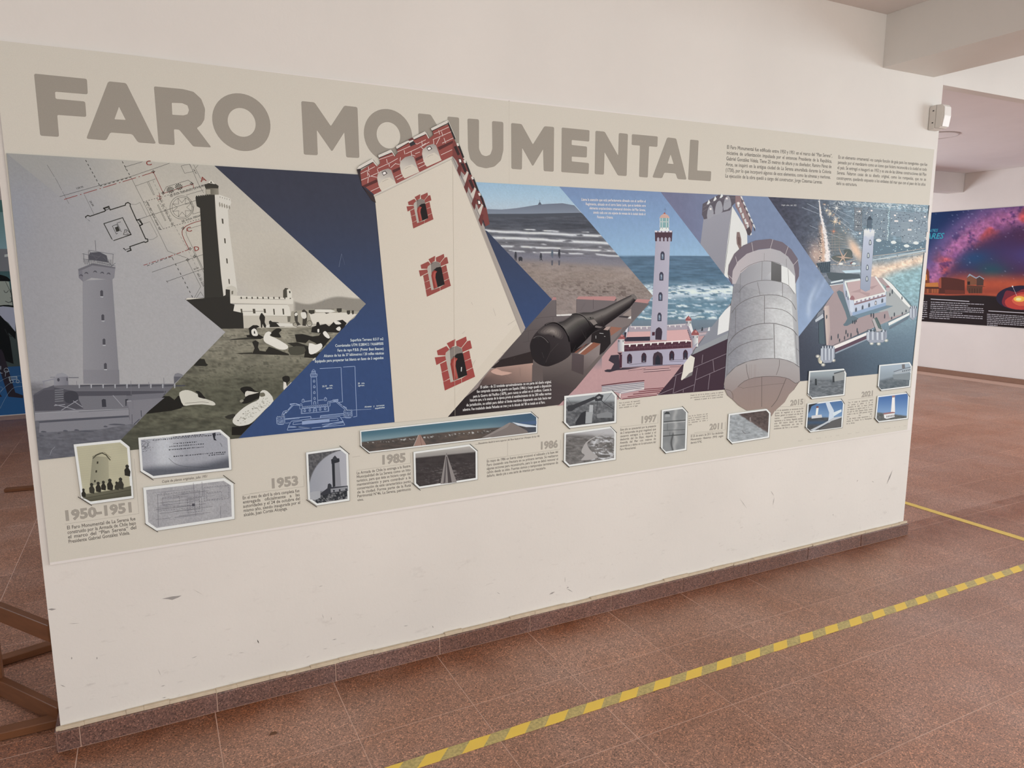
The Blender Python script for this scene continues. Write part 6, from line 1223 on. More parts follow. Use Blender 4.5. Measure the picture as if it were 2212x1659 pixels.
c.P('B1', '9c7a6c', [(1435, 1500), (1455, 1498), (1505, 1585), (1395, 1595)]); c.L('B1', 'b9b3ac', [(1438, 1500), (1395, 1595)], .7); c.L('B1', '6a4a44', [(1450, 1500), (1465, 1590)], .8)
c.P('C1', '7b706a', [(170, 888), (300, 815), (405, 762), (425, 765), (470, 790), (545, 830), (560, 850), (250, 888)]); c.P('C1', '8a7f78', [(160, 890), (200, 885), (380, 800), (408, 765), (395, 762), (250, 845)]); c.P('C1', 'cbcfd3', [(420, 758), (520, 775), (627, 790), (627, 800), (540, 800), (470, 785)], sm=1); c.P('C1', '4a5f80', [(470, 762), (627, 745), (627, 775), (520, 772)])
tick('B2', (938, 328), (1020, 396)); tick('C1', (580, 668), (645, 725)); c.end()
def f6(X, Y):
    hz = 988-(X-895)*.10; v = Y-hz
    C = mx([176, 168, 158], [150, 143, 136], sst(-14, 0, v)); G_ = mx([52, 46, 46], [74, 66, 64], fbm(X, Y, 14, 3, 4, 71)); G_ = mx(G_, [120, 112, 108], sst(.56, .72, fbm(X, Y, 9, 2.2, 3, 72))*sst(10, 40, v)*np.exp(-((X-972)/38.)**2)); G_ = mx(G_, [100, 92, 90], sst(.66, .8, fbm(X, Y, 5, 2, 3, 73))*sst(14, 24, v)*.6)
    return mx(C, G_, sst(0, 3, v))
frame_('small_photo', 'B2', [(1395, 380), (1878, 315), (1940, 368), (1942, 615), (1442, 692), (1402, 655)], 4, f6, 'brown toned photo of a long straight road towards the city', 1.5)
c.P('B2', '8b827d', [(1668, 405), (1680, 400), (1765, 640), (1625, 655)]); c.P('B2', '4a4242', [(1676, 420), (1682, 420), (1722, 640), (1690, 645)]); c.P('B2', '5a5252', [(1672, 420), (1676, 420), (1668, 640), (1650, 650)]); c.L('B2', '5f5957', [(1678, 390), (1678, 410)], .9); tick('B2', (1380, 642), (1455, 708)); tick('B2', (1875, 312), (1942, 372)); c.end()
def f7(X, Y):
    C = mx([158, 160, 160], [90, 92, 92], sst(862, 874, Y)); N = fbm(X, Y, 5, 4, 4, 81); C = mx(C, mx([60, 60, 62], [140, 140, 140], N), sst(866, 872, Y)); C = mx(C, [52, 52, 54], sst(895, 915, Y+(X-1300)*.2)*.6); return C
frame_('small_photo', 'C1', [(865, 535), (1278, 490), (1312, 532), (1307, 763), (905, 810), (863, 765)], 4, f7, 'grey photo of a cannon being lifted by a crane', 1.4)
c.P('C1', '3a3a3d', [(888, 640), (895, 615), (940, 610), (1120, 540), (1135, 560), (960, 640), (930, 665), (895, 665)], sm=1); c.P('C1', '3a3a3d', [(1120, 545), (1160, 515), (1200, 530), (1185, 575), (1130, 580)], sm=1); c.P('C1', '8f8f8f', [(1140, 545), (1165, 535), (1180, 548), (1150, 560)], sm=1); c.L('C1', '3a3a3d', [(1165, 560), (1210, 600), (1290, 650)], 1.4); c.L('C1', '3a3a3d', [(1150, 570), (1140, 660)], 1); c.L('C1', '4b4b4d', [(1270, 510), (1190, 600)], .6); c.L('C1', '4b4b4d', [(890, 550), (930, 615)], .5)
c.P('C1', 'a9a9a8', [(1080, 610), (1112, 612), (1108, 690), (1075, 690)]); c.P('C1', '9b9b9a', [(1050, 672), (1108, 670), (1100, 765), (1045, 770)]); c.P('C1', '7f7f7f', [(1140, 690), (1235, 668), (1275, 680), (1275, 720), (1145, 722)]); c.P('C1', '333336', [(960, 760), (1010, 680), (1050, 660), (1042, 770), (960, 785)]); tick('C1', (850, 752), (915, 818)); tick('C1', (1272, 485), (1345, 560)); c.end()
def f8(X, Y):
    v = Y-927; C = mx([176, 172, 170], [110, 104, 100], sst(8, 22, v-(1310-X)*-.05)); N = fbm(X, Y, 8, 3, 4, 91); C = mx(C, mx([72, 68, 64], [148, 142, 138], N), sst(12, 20, v)); f_ = sst(.52, .62, fbm(X, Y, 10, 3, 4, 92))*sst(1268, 1285, X)*sst(935, 950, Y); return mx(C, [206, 204, 204], f_*.85)
frame_('small_photo', 'C1', [(865, 850), (1268, 795), (1307, 838), (1303, 1078), (905, 1137), (861, 1095)], 3.6, f8, 'brown toned aerial photo of a river mouth', 1.4)
c.P('C1', 'a59e99', [(1130, 880), (1215, 840), (1110, 900), (1060, 940), (1090, 1000), (1150, 1060), (1010, 1085), (1040, 1040), (1010, 1010), (1050, 930)], sm=3); tick('C1', (848, 1088), (908, 1145)); tick('C1', (1258, 793), (1313, 850)); c.end()
def f9(X, Y):
    C = mx([118, 119, 118], [140, 140, 138], fbm(X, Y, 12, 12, 3, 95)); r_ = np.exp(-((X-(1458+2*np.sin(Y/5.)))/4.5)**2); C = mx(C, [168, 166, 162], r_*.8); r2 = np.exp(-((X-(1452+2*np.sin(Y/7.)))/1.8)**2)*sst(930, 940, Y); return mx(C, [62, 62, 62], r2*.8)
frame_('small_photo', 'C1', [(1697, 655), (1878, 630), (1917, 668), (1907, 995), (1728, 1024), (1690, 988)], 3.4, f9, 'grey photo of a crack running down a wall', 1.3)
for a, w_ in ((((1712, 755), (1900, 740)), 1.8), (((1710, 830), (1895, 820)), 1), (((1708, 878), (1893, 862)), 2), (((1745, 760), (1745, 830)), .6), (((1765, 845), (1765, 870)), .6)): c.L('C1', '4a4b4a', list(a), w_)
c.L('C1', 'bcbab6', [(1712, 768), (1898, 752)], 1.1); c.P('C1', '3f4040', [(1715, 690), (1735, 668), (1760, 672), (1770, 700), (1755, 690), (1735, 690)], sm=1); c.P('C1', '9b9b99', [(1728, 690), (1765, 690), (1768, 712), (1725, 714)]); tick('C1', (1682, 972), (1732, 1028)); tick('C1', (1872, 622), (1922, 678)); c.end()
def f10(X, Y):
    n = fbm(X, Y, 6, 3, 4, 101); C = mx([120, 122, 122], [186, 188, 188], n); d = (Y-893)-(X-1590)*.62; sea = sst(-2, 2, d+3*fbm(X, Y, 8, 8, 2, 102)); L_ = mx([62, 52, 50], [112, 94, 88], fbm(X, Y, 4, 3, 4, 103)); return mx(L_, C, sea)
frame_('small_photo', 'D1', [(292, 530), (618, 487), (650, 522), (638, 732), (318, 784), (280, 745)], 3.2, f10, 'photo of surf breaking against the eroded shore', 1.3)
c.P('D1', '8a7d78', [(470, 560), (482, 558), (485, 600), (472, 602)]); c.L('D1', '3a3230', [(410, 675), (430, 695), (470, 690)], .8, sm=2); tick('D1', (278, 740), (325, 790)); c.end()
def f11(X, Y):
    v = (Y-805)/55.; C = mx([150, 158, 160], [118, 122, 124], sst(0, .35, v)); C = mx(C, mx([66, 70, 74], [140, 144, 146], fbm(X, Y, 7, 2.5, 4, 111)), sst(.22, .34, v)); return C
frame_('small_photo', 'D1', [(978, 165), (1275, 143), (1295, 182), (1281, 370), (1000, 402), (966, 368)], 2.8, f11, 'photo of flood water and debris by the sea wall', 1.3)
c.P('D1', '93938f', [(1190, 185), (1280, 160), (1275, 240), (1195, 252)]); c.P('D1', '4b5054', [(1190, 180), (1282, 156), (1282, 164), (1192, 190)]); 
for x, y in ((1037, 255), (1187, 230)): c.P('D1', '2f3336', [(x-8, y-25), (x+6, y-25), (x+9, y+30), (x-8, y+30)])
tick('D1', (966, 352), (1002, 405)); c.end()
def f12(X, Y):
    v = (Y-868)/66.; C = mx([78, 112, 156], [110, 142, 178], sst(0, .5, v)); C = mx(C, mx([58, 62, 66], [96, 92, 88], fbm(X, Y, 8, 2, 3, 121)), sst(.48, .54, v)); C = mx(C, [60, 84, 112], np.exp(-((v-.68)/.07)**2)*.8*(X < 1790)); return C
frame_('small_photo', 'D1', [(965, 443), (1262, 405), (1280, 437), (1262, 646), (987, 687), (949, 653)], 2.8, f12, 'colour photo of the lighthouse framed by the legs of a white sculpture', 1.3)
c.P('D1', '30343a', [(975, 450), (1060, 435), (1000, 465), (975, 530)], sm=1); c.P('D1', 'c3cbd3', [(1118, 430), (1150, 425), (1190, 500), (1190, 560), (1170, 600), (1140, 605), (1150, 520)], sm=1); c.P('D1', 'ccd4da', [(1180, 520), (1255, 490), (1256, 510), (1190, 550)]); c.P('D1', 'b8babb', [(985, 668), (1100, 612), (1190, 560), (1256, 550), (1254, 600), (1150, 600), (1020, 672)], sm=0); c.P('D1', '5d5a58', [(1100, 640), (1170, 590), (1256, 560), (1254, 642), (1060, 668)])
c.P('D1', 'dfe2e4', [(1040, 480), (1060, 478), (1052, 540), (1034, 540)]); c.P('D1', '7a4a46', [(1040, 465), (1058, 462), (1060, 478), (1040, 480)]); c.P('D1', 'c9c6c4', [(1000, 545), (1085, 535), (1090, 560), (1000, 570)]); tick('D1', (945, 640), (990, 690)); tick('D1', (1252, 400), (1282, 445)); c.end()
def f13(X, Y):
    v = (Y-790)/50.; C = mx([158, 170, 178], [140, 150, 156], sst(0, .5, v)); return mx(C, mx([70, 80, 86], [120, 126, 128], fbm(X, Y, 5, 3, 4, 131)), sst(.42, .56, v+(X-1930)*.005))
frame_('small_photo', 'D1', [(1577, 113), (1837, 88), (1856, 122), (1841, 300), (1590, 332), (1564, 303)], 2.6, f13, 'grey blue photo of the shore below the keep', 1.2)
c.P('D1', 'a3a8aa', [(1700, 180), (1845, 135), (1845, 170), (1720, 190)]); c.L('D1', '4a4244', [(1700, 170), (1790, 142), (1845, 130)], 1); c.P('D1', '6f6a6a', [(1770, 108), (1795, 105), (1797, 140), (1772, 142)]); c.P('D1', '7f8688', [(1690, 195), (1845, 180), (1840, 240), (1700, 235)])
for k in range(5): c.P('D1', '4a5158', [(1775+k*15, 160-k*3), (1782+k*15, 158-k*3), (1782+k*15, 170-k*3), (1775+k*15, 172-k*3)], up=(k == 0))
tick('D1', (1562, 292), (1595, 335)); c.end()
def f14(X, Y):
    v = (Y-850)/60.; C = mx([66, 104, 160], [120, 152, 190], sst(0, .8, v)); return mx(C, mx([70, 74, 74], [120, 118, 112], fbm(X, Y, 4, 3, 3, 141)), sst(.72, .78, v+(1930-X)*.002))
frame_('small_photo', 'D1', [(1562, 378), (1820, 346), (1833, 372), (1821, 572), (1570, 602), (1543, 572)], 2.6, f14, 'colour photo of the restored white lighthouse under blue sky', 1.2)
c.P('D1', 'e4e4e2', [(1688, 385), (1710, 383), (1712, 520), (1676, 522)]); c.P('D1', '9b7470', [(1686, 375), (1712, 372), (1712, 388), (1686, 390)]); c.P('D1', 'dcd9d6', [(1615, 530), (1708, 512), (1710, 555), (1640, 572), (1620, 565)]); c.P('D1', '9b6a66', [(1615, 522), (1690, 512), (1712, 515), (1712, 522), (1615, 536)])
for k in range(6): c.P('D1', '5a4a4a', [(1640+k*13, 545-k*2), (1646+k*13, 544-k*2), (1646+k*13, 560-k*2), (1640+k*13, 561-k*2)], up=(k == 0))
tick('D1', (1537, 565), (1572, 605)); tick('D1', (1806, 340), (1838, 385)); c.end()
# thin rules beside the years
for f_, pts in (('A2', [(555, 1312), (1185, 1222), (1145, 755)]), ('A2', [(2065, 1065), (2212, 1045)]), ('B2', [(0, 735), (462, 675), (457, 580)]), ('B2', [(910, 538), (1370, 475), (1367, 390)]), ('B2', [(870, 425), (940, 415)]), ('B2', [(1925, 318), (2000, 308)]), ('C1', [(203, 1073), (832, 988), (832, 910)]), ('C1', [(100, 948), (655, 875)]), ('C1', [(380, 920), (380, 1045)]), ('C1', [(1340, 800), (1665, 765), (1665, 690)]), ('C1', [(1942, 863), (2212, 835)]), ('D1', [(0, 690), (262, 665), (262, 600)]), ('D1', [(700, 470), (940, 465), (942, 400)]), ('D1', [(1310, 410), (1528, 385)])): c.begin('rule_line', lv=8); c.L(f_, '9f9485', pts, .55); c.end()
YC = 'a09587'
for t, f_, a, b, cap in (('1950-1951', 'A2', (540, 1284), (1146, 1203), 20), ('1953', 'B2', (168, 690), (416, 660), 19), ('1985', 'B2', (1112, 486), (1330, 462), 18), ('1986', 'C1', (652, 990), (809, 972), 15), ('1997', 'C1', (1512, 768), (1649, 751), 14), ('2011', 'D1', (128, 666), (247, 654), 12), ('2015', 'D1', (817, 459), (929, 446), 11), ('2021', 'D1', (1425, 386), (1529, 373), 10.5)):
    c.begin('year_heading', lv=8); c.up(); A_, B_ = fr(f_, [a, b]); text_line(c, t, A_, B_, cap, hx('8c8173'), .045); c.up(); text_line(c, t, A_, B_, cap, hx(YC), .030); c.end()
BD = '5c534b'
para(c, 'text_block', 'px', ['El Faro Monumental de La Serena fue', 'construido por la Armada de Chile bajo', 'el marco del “Plan Serena” del', 'Presidente Gabriel González Videla.'], (144.8, 1143.8), (293, 1123.5), (148, 1173.6), (296, 1152), BD, .74, .9, .013)
para(c, 'text_block', 'px', ['En el mes de abril la obra completa fue', 'entregada oficialmente a las', 'autoridades y el 24 de octubre del', 'mismo año, siendo inaugurada por el', 'alcalde, Juan Cortés Alcayaga.'], (524, 1079), (647, 1062.8), (526.6, 1115.5), (649.5, 1096.8), BD, .74, .77, .013)
para(c, 'text_block', 'px', ['La Armada de Chile lo entrega a la Ilustre', 'Municipalidad de La Serena como un hito', 'turístico, para que ésta se hiciera cargo del', 'mantenimiento y para contribuir a la', 'conservación de este característico punto', 'de la ciudad. Forma parte de la Ruta', 'Patrimonial N°46, La Serena, patrimonio', 'vivo.'], (770.4, 1024.8), (886.8, 1009), (772, 1083), (888, 1067.3), BD, .70, .12, .013)
para(c, 'text_block', 'px', ['En mayo de 1986 un fuerte oleaje erosionó el subsuelo y la base del', 'Faro causando una fractura en su primera terraza. Se realizaron', 'algunas acciones para reconstruirlo, para lo que se debió remover el', 'cañón desde su sitio. Fuertes sismos y temporales terminaron de', 'dañarlo, dando pie a una serie de intentos por rescatarlo.'], (1051.4, 999.3), (1205.6, 978.2), (1051.4, 1030.9), (1205.6, 1009.3), BD, .68, .83, .013)
para(c, 'text_block', 'px', ['Este año se caracterizó por la presencia', 'de 2 temporales de gran magnitud, que', 'causaron estragos a la ciudad y el', 'desborde del río Elqui, dejando la', 'Avenida del Mar con metros de', 'escombros y daños en la estructura del', 'Faro Monumental.'], (1339.7, 930.6), (1417, 922), (1339, 973), (1416.5, 963.7), BD, .66, .45, .013)
para(c, 'text_block', 'px', ['El 25 de enero de 2011 fue declarado', 'Monumento Histórico (MH) según', 'decreto N°42.'], (1492, 944.8), (1562.5, 936.5), (1491.6, 958.7), (1562.3, 950.5), BD, .66, .35, .013)
para(c, 'text_block', 'px', ['El 16 de septiembre un terremoto de 8,4', 'grados de magnitud en la escala de', 'Richter, generó un tsunami con olas de 4', 'metros, aproximadamente, que', 'ingresaron a La Serena, llegando avanzar', 'unos 500 metros dentro del borde', 'costero, deteriorando aún más las', 'condiciones del Faro y sus accesos.'], (1674.7, 888.6), (1735, 884), (1671.4, 927.8), (1733, 921.8), BD, .64, .87, .013)
para(c, 'text_block', 'px', ['Tras 14 meses de restauración, reabrió', 'sus puertas al público el 25 de', 'noviembre de 2021. La mayor cantidad', 'de visitantes se registró entre el 15 y 17', 'de abril de 2022 (Semana Santa), cuando', 'recibió a más de 2.380 personas durante', 'esos tres días.', 'La sala interior acoge exposiciones y el', 'módulo de Turismo de la Municipalidad', 'de La Serena.'], (1831.6, 871.4), (1886, 865.2), (1828.4, 916.7), (1882.6, 910), BD, .62, .33, .013)
para(c, 'caption', 'px', ['Una de las fracturas con que', 'quedó el monumento luego de', 'los fuertes oleajes a causa de', 'los temporales de viento y', 'lluvia.'], (1487, 900.4), (1528.6, 894.9), (1487, 918.9), (1528.6, 913.5), BD, .62, .18, .01, .25)
para(c, 'caption', 'px', ['Para el proceso de reparación,', 'se debió remover el pesado', 'cañón instalado en el lugar.'], (1337, 872.2), (1382.8, 867), (1337, 882.2), (1382.8, 877), BD, .62, .9, .01, .25)
para(c, 'caption', 'G8', ['Detalle de una de las almenas y garitas de vigilancia', 'que rememora el estilo colonial español y que hace', 'referencia al pasado de la ciudad amurallada.'], (1440, 1475), (1975, 1422), (1440, 1550), (1972, 1497), BD, .62, 1., .01, .25, fl=[0, 0, .12])
c.lvl(10); lines(c, 'caption', 'C1', [('Panorámica desde la torre superior del Faro hacia el sur. Principio de los ´80.', (130, 947), (655, 884))], 3.9, BD, .01, .25)
c.lvl(10); lines(c, 'caption', 'A2', [('Copia de planos originales, julio 1951', (1380, 960), (1770, 913))], 5.4, BD, .012, .25)
c.lvl(10); lines(c, 'caption', 'D1', [('Imágenes: Archivo Histórico de La Serena / Archivo General de La Serena / Municipalidad de La Serena', (885, 766), (1810, 633))], 2.8, 'b5aa9b')
# join of the printed sheets
c.begin('sheet_join', lv=8, label='faint vertical join between two printed sheets'); c.L('px', 'c2b5a3', [(1099.5, 219.5), (1100, 396)], .7); c.L('px', 'b8ac9c', [(1098.6, 219), (1100.6, 217.4)], 1.6); c.end()
# pencil-thin handling scratches on the vinyl
c.begin('surface_scratches', lv=SL+60)
for k in range(46):
    x = rg.uniform(690, 1330); y = rg.uniform(640, 880); a = rg.uniform(0, 3.14); l = rg.uniform(5, 34)
    if 842 < x < 1000: continue
    c.L('px', '66738c' if x < 845 else '5e5453', [(x, y), (x+l*math.cos(a), y+l*math.sin(a)*.6)], .22, up=(k == 0))
c.L('px', '7f8aa3', [(738, 548), (732, 577)], .5); c.L('px', '6d7892', [(738, 548), (745, 572)], .3); c.end()['kind'] = 'stuff'
# ------------------------------------------------------------------ star panel on the far right wall
GO = (10.343, 2.6, .72)
gp = MB().box((-.012, -2.0, 0), (-.001, 2.15, 1.545)).build('star_panel', EDGE, None, GO)
tag(gp, 'dark printed panel with the Milky Way over telescope domes, on the far right wall', 'panel')
g = Canvas(GALAXY, gp, GO, .0125); ck = c; c = g
def gq(y, z): return proj((10.343, y, z))
def f_gal(X, Y):
    W_ = GALAXY.many(X, Y); y = (4.17-W_[..., 1]); z = (W_[..., 2]-.72)/1.54       # metres to the right, 0..1 height
    n1 = fbm(y, z*1.5, .10, .09, 5, 201, .62); n2 = fbm(y, z*1.5, .45, .35, 4, 202); n3 = fbm(y, z*1.5, .05, .05, 3, 203)
    C = mx([26, 44, 88], [40, 36, 78], sst(.2, 1.2, y)); C = mx(C, [24, 54, 96], (1-sst(.0, .4, y))*.6)
    cx_, cz_ = 1.35, .12; r_ = np.sqrt(((y-cx_)/1.28)**2+((z-cz_)/.80)**2); band_ = np.exp(-((r_-1.0+.12*(n2-.5))/.15)**2)*sst(.2, .34, z)
    M_ = mx([128, 70, 128], [226, 128, 160], n1); M_ = mx(M_, [226, 78, 62], sst(.52, .68, n2)*.75); M_ = mx(M_, [60, 34, 92], sst(.58, .74, n1)*.7); M_ = M_*(.72+.56*fbm(y, z*1.5, .03, .03, 3, 205))[..., None]; C = mx(C, M_, band_*.98)
    C = mx(C, [150, 110, 168], np.exp(-((r_-1.18)/.10)**2)*.35*sst(.3, .6, z)); ins = sst(1., .78, r_)
    I_ = mx([86, 40, 62], [62, 44, 88], n2); I_ = mx(I_, [30, 68, 110], np.exp(-((y-.66)/.28)**2-((z-.585)/.08)**2)); I_ = mx(I_, [24, 84, 88], np.exp(-((y-.92)/.22)**2-((z-.47)/.08)**2)*.8); I_ = mx(I_, [74, 64, 128], np.exp(-((y-1.4)/.35)**2-((z-.60)/.1)**2)*.8); C = mx(C, I_, ins*.9)
    C = mx(C, mx([176, 66, 40], [206, 86, 48], n1), sst(.50+.06*(n2-.5), .36, z+.08*np.exp(-((y-.1)/.25)**2))*.95); C = mx(C, [120, 48, 36], np.exp(-((z-.30)/.03)**2)*.4)
    st = sst(.90, .99, vn(y/.016, z/.0105, 77))*sst(.3, .55, z)*.55; C = mx(C, [210, 220, 240], st*.9*(1-.6*band_))
    C = mx(C, [34, 20, 20], sst(.262, .250, z+.006*np.sin(y*6)))
    return C
g.begin('star_photo', label='photograph of the Milky Way arching over a red horizon')
g.grid([gq(4.75, 2.264), gq(.62, 2.264), gq(.62, .722), gq(4.75, .722)], 2.6, f_gal)
E7 = 'H7'
g.P(E7, '7b3a22', [(195, 1165), (220, 940), (245, 850), (268, 900), (275, 1040), (385, 1040), (385, 1165)]); g.P(E7, 'c2702f', [(225, 1040), (380, 1030), (385, 1085), (225, 1085)]); g.P(E7, 'd9863a', [(215, 935), (240, 930), (245, 1000), (215, 1005)]); g.P(E7, '45201a', [(220, 1085), (415, 1090), (415, 1110), (220, 1105)])
for x in (240, 300, 330, 360): g.P(E7, 'a5522a', [(x, 1110), (x+22, 1110), (x+22, 1160), (x, 1160)])
g.P(E7, '54241b', [(415, 965), (480, 968), (620, 985), (708, 1005), (710, 1175), (385, 1170)]); g.P(E7, '9c4630', [(390, 985), (420, 965), (420, 1100), (392, 1100)]); g.P(E7, '6a2c1f', [(465, 1120), (700, 1130), (700, 1175), (465, 1178)])
g.P(E7, '7d4a30', [(735, 970), (770, 925), (850, 970), (855, 1060), (738, 1065)]); g.P(E7, '4c342c', [(855, 975), (890, 950), (945, 985), (940, 1070), (855, 1070)]); g.P(E7, '8f97a0', [(735, 972), (768, 922), (850, 970), (890, 948), (950, 985), (945, 995), (892, 960), (850, 985), (775, 945)]); g.P(E7, '2a1a18', [(742, 1020), (775, 1018), (775, 1060), (742, 1060)]); g.P(E7, '5b3424', [(735, 1065), (970, 1078), (930, 1085), (925, 1165), (760, 1165), (735, 1120)]); 
for k in range(5): g.P(E7, '3a2019', [(765+k*32, 1105), (772+k*32, 1105), (772+k*32, 1165), (765+k*32, 1165)], up=(k == 0))
g.end()
g.begin('black_hole_picture', label='round picture of a glowing red disc')
el = lambda cx_, cy_, rx, ry: [(cx_+rx*math.cos(a), cy_+ry*math.sin(a)) for a in np.linspace(0, 2*math.pi, 40)[:-1]]
g.P(E7, '241c33', el(1420, 1222, 322, 154)); g.P(E7, '7c2430', [(1230, 1130), (1350, 1150), (1460, 1110), (1740, 1180), (1700, 1300), (1500, 1372), (1250, 1345), (1170, 1290), (1190, 1200)], sm=3); g.P(E7, 'c23a30', [(1210, 1250), (1330, 1180), (1450, 1150), (1640, 1220), (1600, 1330), (1400, 1368), (1240, 1335)], sm=3); g.P(E7, 'd9573a', [(1290, 1250), (1400, 1180), (1560, 1200), (1540, 1290), (1380, 1320)], sm=3); g.P(E7, 'f2b040', el(1385, 1235, 72, 36)); g.P(E7, 'f9dc8a', el(1375, 1238, 34, 18)); g.L(E7, 'd9c6c6', [(1300, 1080), (1355, 1200)], .5); g.P(E7, 'e8e2e6', el(1300, 1080, 9, 9))
g.end()
TQ = '2f95a8'
lines(g, 'panel_title', E7, [('GIGANTES', (150, 413), (372, 405))], 6.2, TQ, .01, .25); lines(g, 'panel_title', E7, [('SOLARES', (60, 495), (440, 488))], 11.5, TQ, .02, .25)
# small white text columns of the star panel
def micro(x0, y0, x1, n, pitch, slope, last=.7, first=None):
    for k in range(n):
        y = y0+k*pitch; xe = x1 if k < n-1 else x0+(x1-x0)*last; x = x0
        while x < xe-8:
            w_ = min(rg.uniform(14, 60), xe-x); ya = y+(x-x0)*slope; g.P(E7, 'a99fa0', [(x, ya-6), (x+w_, ya-6+w_*slope), (x+w_, ya+3+w_*slope), (x, ya+3)], up=False); x += w_+7
g.begin('text_block'); g.up(); micro(290, 1275, 945, 2, 26, .045); micro(285, 1325, 945, 3, 24, .05, .65); micro(285, 1372, 940, 2, 24, .05, .6); micro(272, 1420, 930, 3, 24, .055, .38); micro(985, 1425, 1500, 7, 22, .06, .25); micro(150, 1270, 245, 9, 26, .03)
for a, b in (((290, 1236), (765, 1265)), ((1002, 1382), (1500, 1412))): g.L(E7, 'cfc4c4', [a, b], 1.4)
g.end()
# ------------------------------------------------------------------ tall illustrated panel behind the wall on the left
LO = (-1.9, 6.289, 0)
lp = MB().box((-1.3, -.010, .0), (1.75, -.001, 2.16)).build('illustrated_panel', EDGE, None, LO)
tag(lp, 'tall blue and teal illustrated panel with dark cartoon shapes, behind the wall at far left', 'panel')
g = Canvas(LEFTP, lp, LO, .0105); c = g
def lq(x, z): return proj((x, 6.289, z))
g.begin('illustration_print', label='drawn scene with teal sky and blue sea')
def LP(col, pts, **k): g.P('px', col, [lq(*p) for p in pts], **k)
LP('55837f', [(-3.19, 1.0), (-.16, 1.0), (-.16, 2.155), (-3.19, 2.155)]); LP('9fc6cf', [(-3.19, 1.62), (-.16, 1.62), (-.16, 2.05), (-3.19, 2.0)], grad=(lq(-1, 1.62), lq(-1, 2.1), '6f9a92')); LP('8a8d90', [(-3.19, 1.46), (-.16, 1.46), (-.16, 1.68), (-3.19, 1.68)]); LP('4e7072', [(-3.19, 1.28), (-.16, 1.28), (-.16, 1.46), (-3.19, 1.46)]); LP('46514e', [(-3.19, .45), (-.16, .45), (-.16, 1.28), (-3.19, 1.28)]); LP('2f5c8d', [(-3.19, .006), (-.16, .006), (-.16, .50), (-3.19, .50)], grad=(lq(-1, .5), lq(-1, 0), '2d6298'))
for k in range(10): x = -1.25+k*.11; LP('d8dde0', [(x, 1.60), (x+.035, 1.605), (x+.03, 1.63), (x+.004, 1.625)])
L1 = 'L1'
g.P(L1, 'aeb5a6', [(-60, 590), (30, 590), (66, 630), (90, 800), (-60, 800)]); g.P(L1, '15171a', [(-60, 560), (0, 575), (50, 590), (75, 620), (30, 622), (-60, 615)], sm=2); g.L(L1, '25292b', [(40, 625), (85, 720)], .9); g.L(L1, '25292b', [(28, 688), (36, 702), (50, 702), (60, 688)], 1., sm=2); g.L(L1, '25292b', [(38, 765), (60, 775), (95, 765)], 1.2); g.L(L1, '25292b', [(72, 740), (85, 745), (78, 775)], .9)
g.P(L1, 'b9bccb', [(-40, 810), (20, 802), (110, 812), (110, 985), (60, 920), (-40, 850)]); g.L(L1, '121416', [(-40, 820), (0, 800), (60, 796), (110, 806)], 2.6, sm=2)
g.P(L1, '14181a', [(-80, 870), (0, 865), (60, 930), (112, 985), (112, 1040), (60, 990), (75, 1060), (98, 1215), (70, 1205), (0, 1180), (-80, 1180)]); g.L(L1, '2c302f', [(35, 965), (55, 1005), (85, 1020)], 1.6); g.P(L1, '332c35', [(-20, 1110), (10, 1110), (25, 1140), (110, 1420), (165, 1440), (165, 1460), (60, 1450), (25, 1340), (-20, 1200)]); g.P(L1, '332c35', [(-60, 1380), (0, 1430), (15, 1450), (-60, 1455)])
for pts in ([(0, 1340), (60, 1310), (150, 1300)], [(0, 1420), (60, 1360), (120, 1345), (160, 1350)], [(0, 1535), (50, 1440), (100, 1385), (160, 1375)], [(-20, 1385), (10, 1380), (18, 1395), (5, 1410)]): g.L(L1, '8ea9bd', pts, .6, sm=3)
g.L(L1, 'c9d3da', [(64, 1308), (120, 1305), (122, 1325), (68, 1330), (64, 1308)], 1.1); g.L(L1, 'c9d3da', [(68, 1318), (118, 1315)], .7); g.L(L1, 'c9d3da', [(66, 1328), (74, 1345)], .9)
for x in (84, 127): g.L(L1, 'c9d3da', [(x+11*math.cos(a), 1340+11*math.sin(a)) for a in np.linspace(0, 6.28, 12)], 1.1)
g.L(L1, 'c2ccd2', [(45+16*math.cos(a), 1260+16*math.sin(a)) for a in np.linspace(0, 6.28, 12)], .8); g.L(L1, 'c2ccd2', [(35, 1265), (70, 1268)], .8); g.L(L1, 'c2ccd2', [(40, 1275), (38, 1305)], .8); g.L(L1, 'c2ccd2', [(5, 1230), (5, 1255)], 1.2); g.L(L1, 'c2ccd2', [(0, 1278), (18, 1282)], .9)
g.end(); c = ck
# ------------------------------------------------------------------ marks on the wall (scuffs with a shape of their own)
scuff_m = flat('scuff_mark', (.36, .35, .34), .8, .3, 60)
def mark(frame, pts, mat=scuff_m, d=.0006):
    q = [FRONT.p(*p) for p in fr(frame, pts)]; b_ = bmesh.new()
    b_.faces.new([b_.verts.new((v[0], -d, v[2])) for v in q]); me = bpy.data.meshes.new('scuff_mark'); b_.to_mesh(me); b_.free(); me.materials.append(mat)
    return link('scuff_mark', me, wall)
FR['A3'] = (0, 1200, 3.614); FR['B3'] = (540, 1240, 3.95); FR['E3'] = (1100, 1240, 3.95)
def line_mark(frame, a, b, w_):
    a = np.array(a, float); b = np.array(b, float); d_ = b-a; n = np.array([-d_[1], d_[0]])/np.linalg.norm(d_)*w_/2; mid = (a+b)/2
    mark(frame, [tuple(a), tuple(mid-n), tuple(b), tuple(mid+n)])
mark('A3', [(1265, 337), (1340, 320), (1418, 312), (1390, 328), (1345, 346), (1310, 340)])
mark('A3', [(372, 420), (405, 412), (440, 418), (405, 428)])
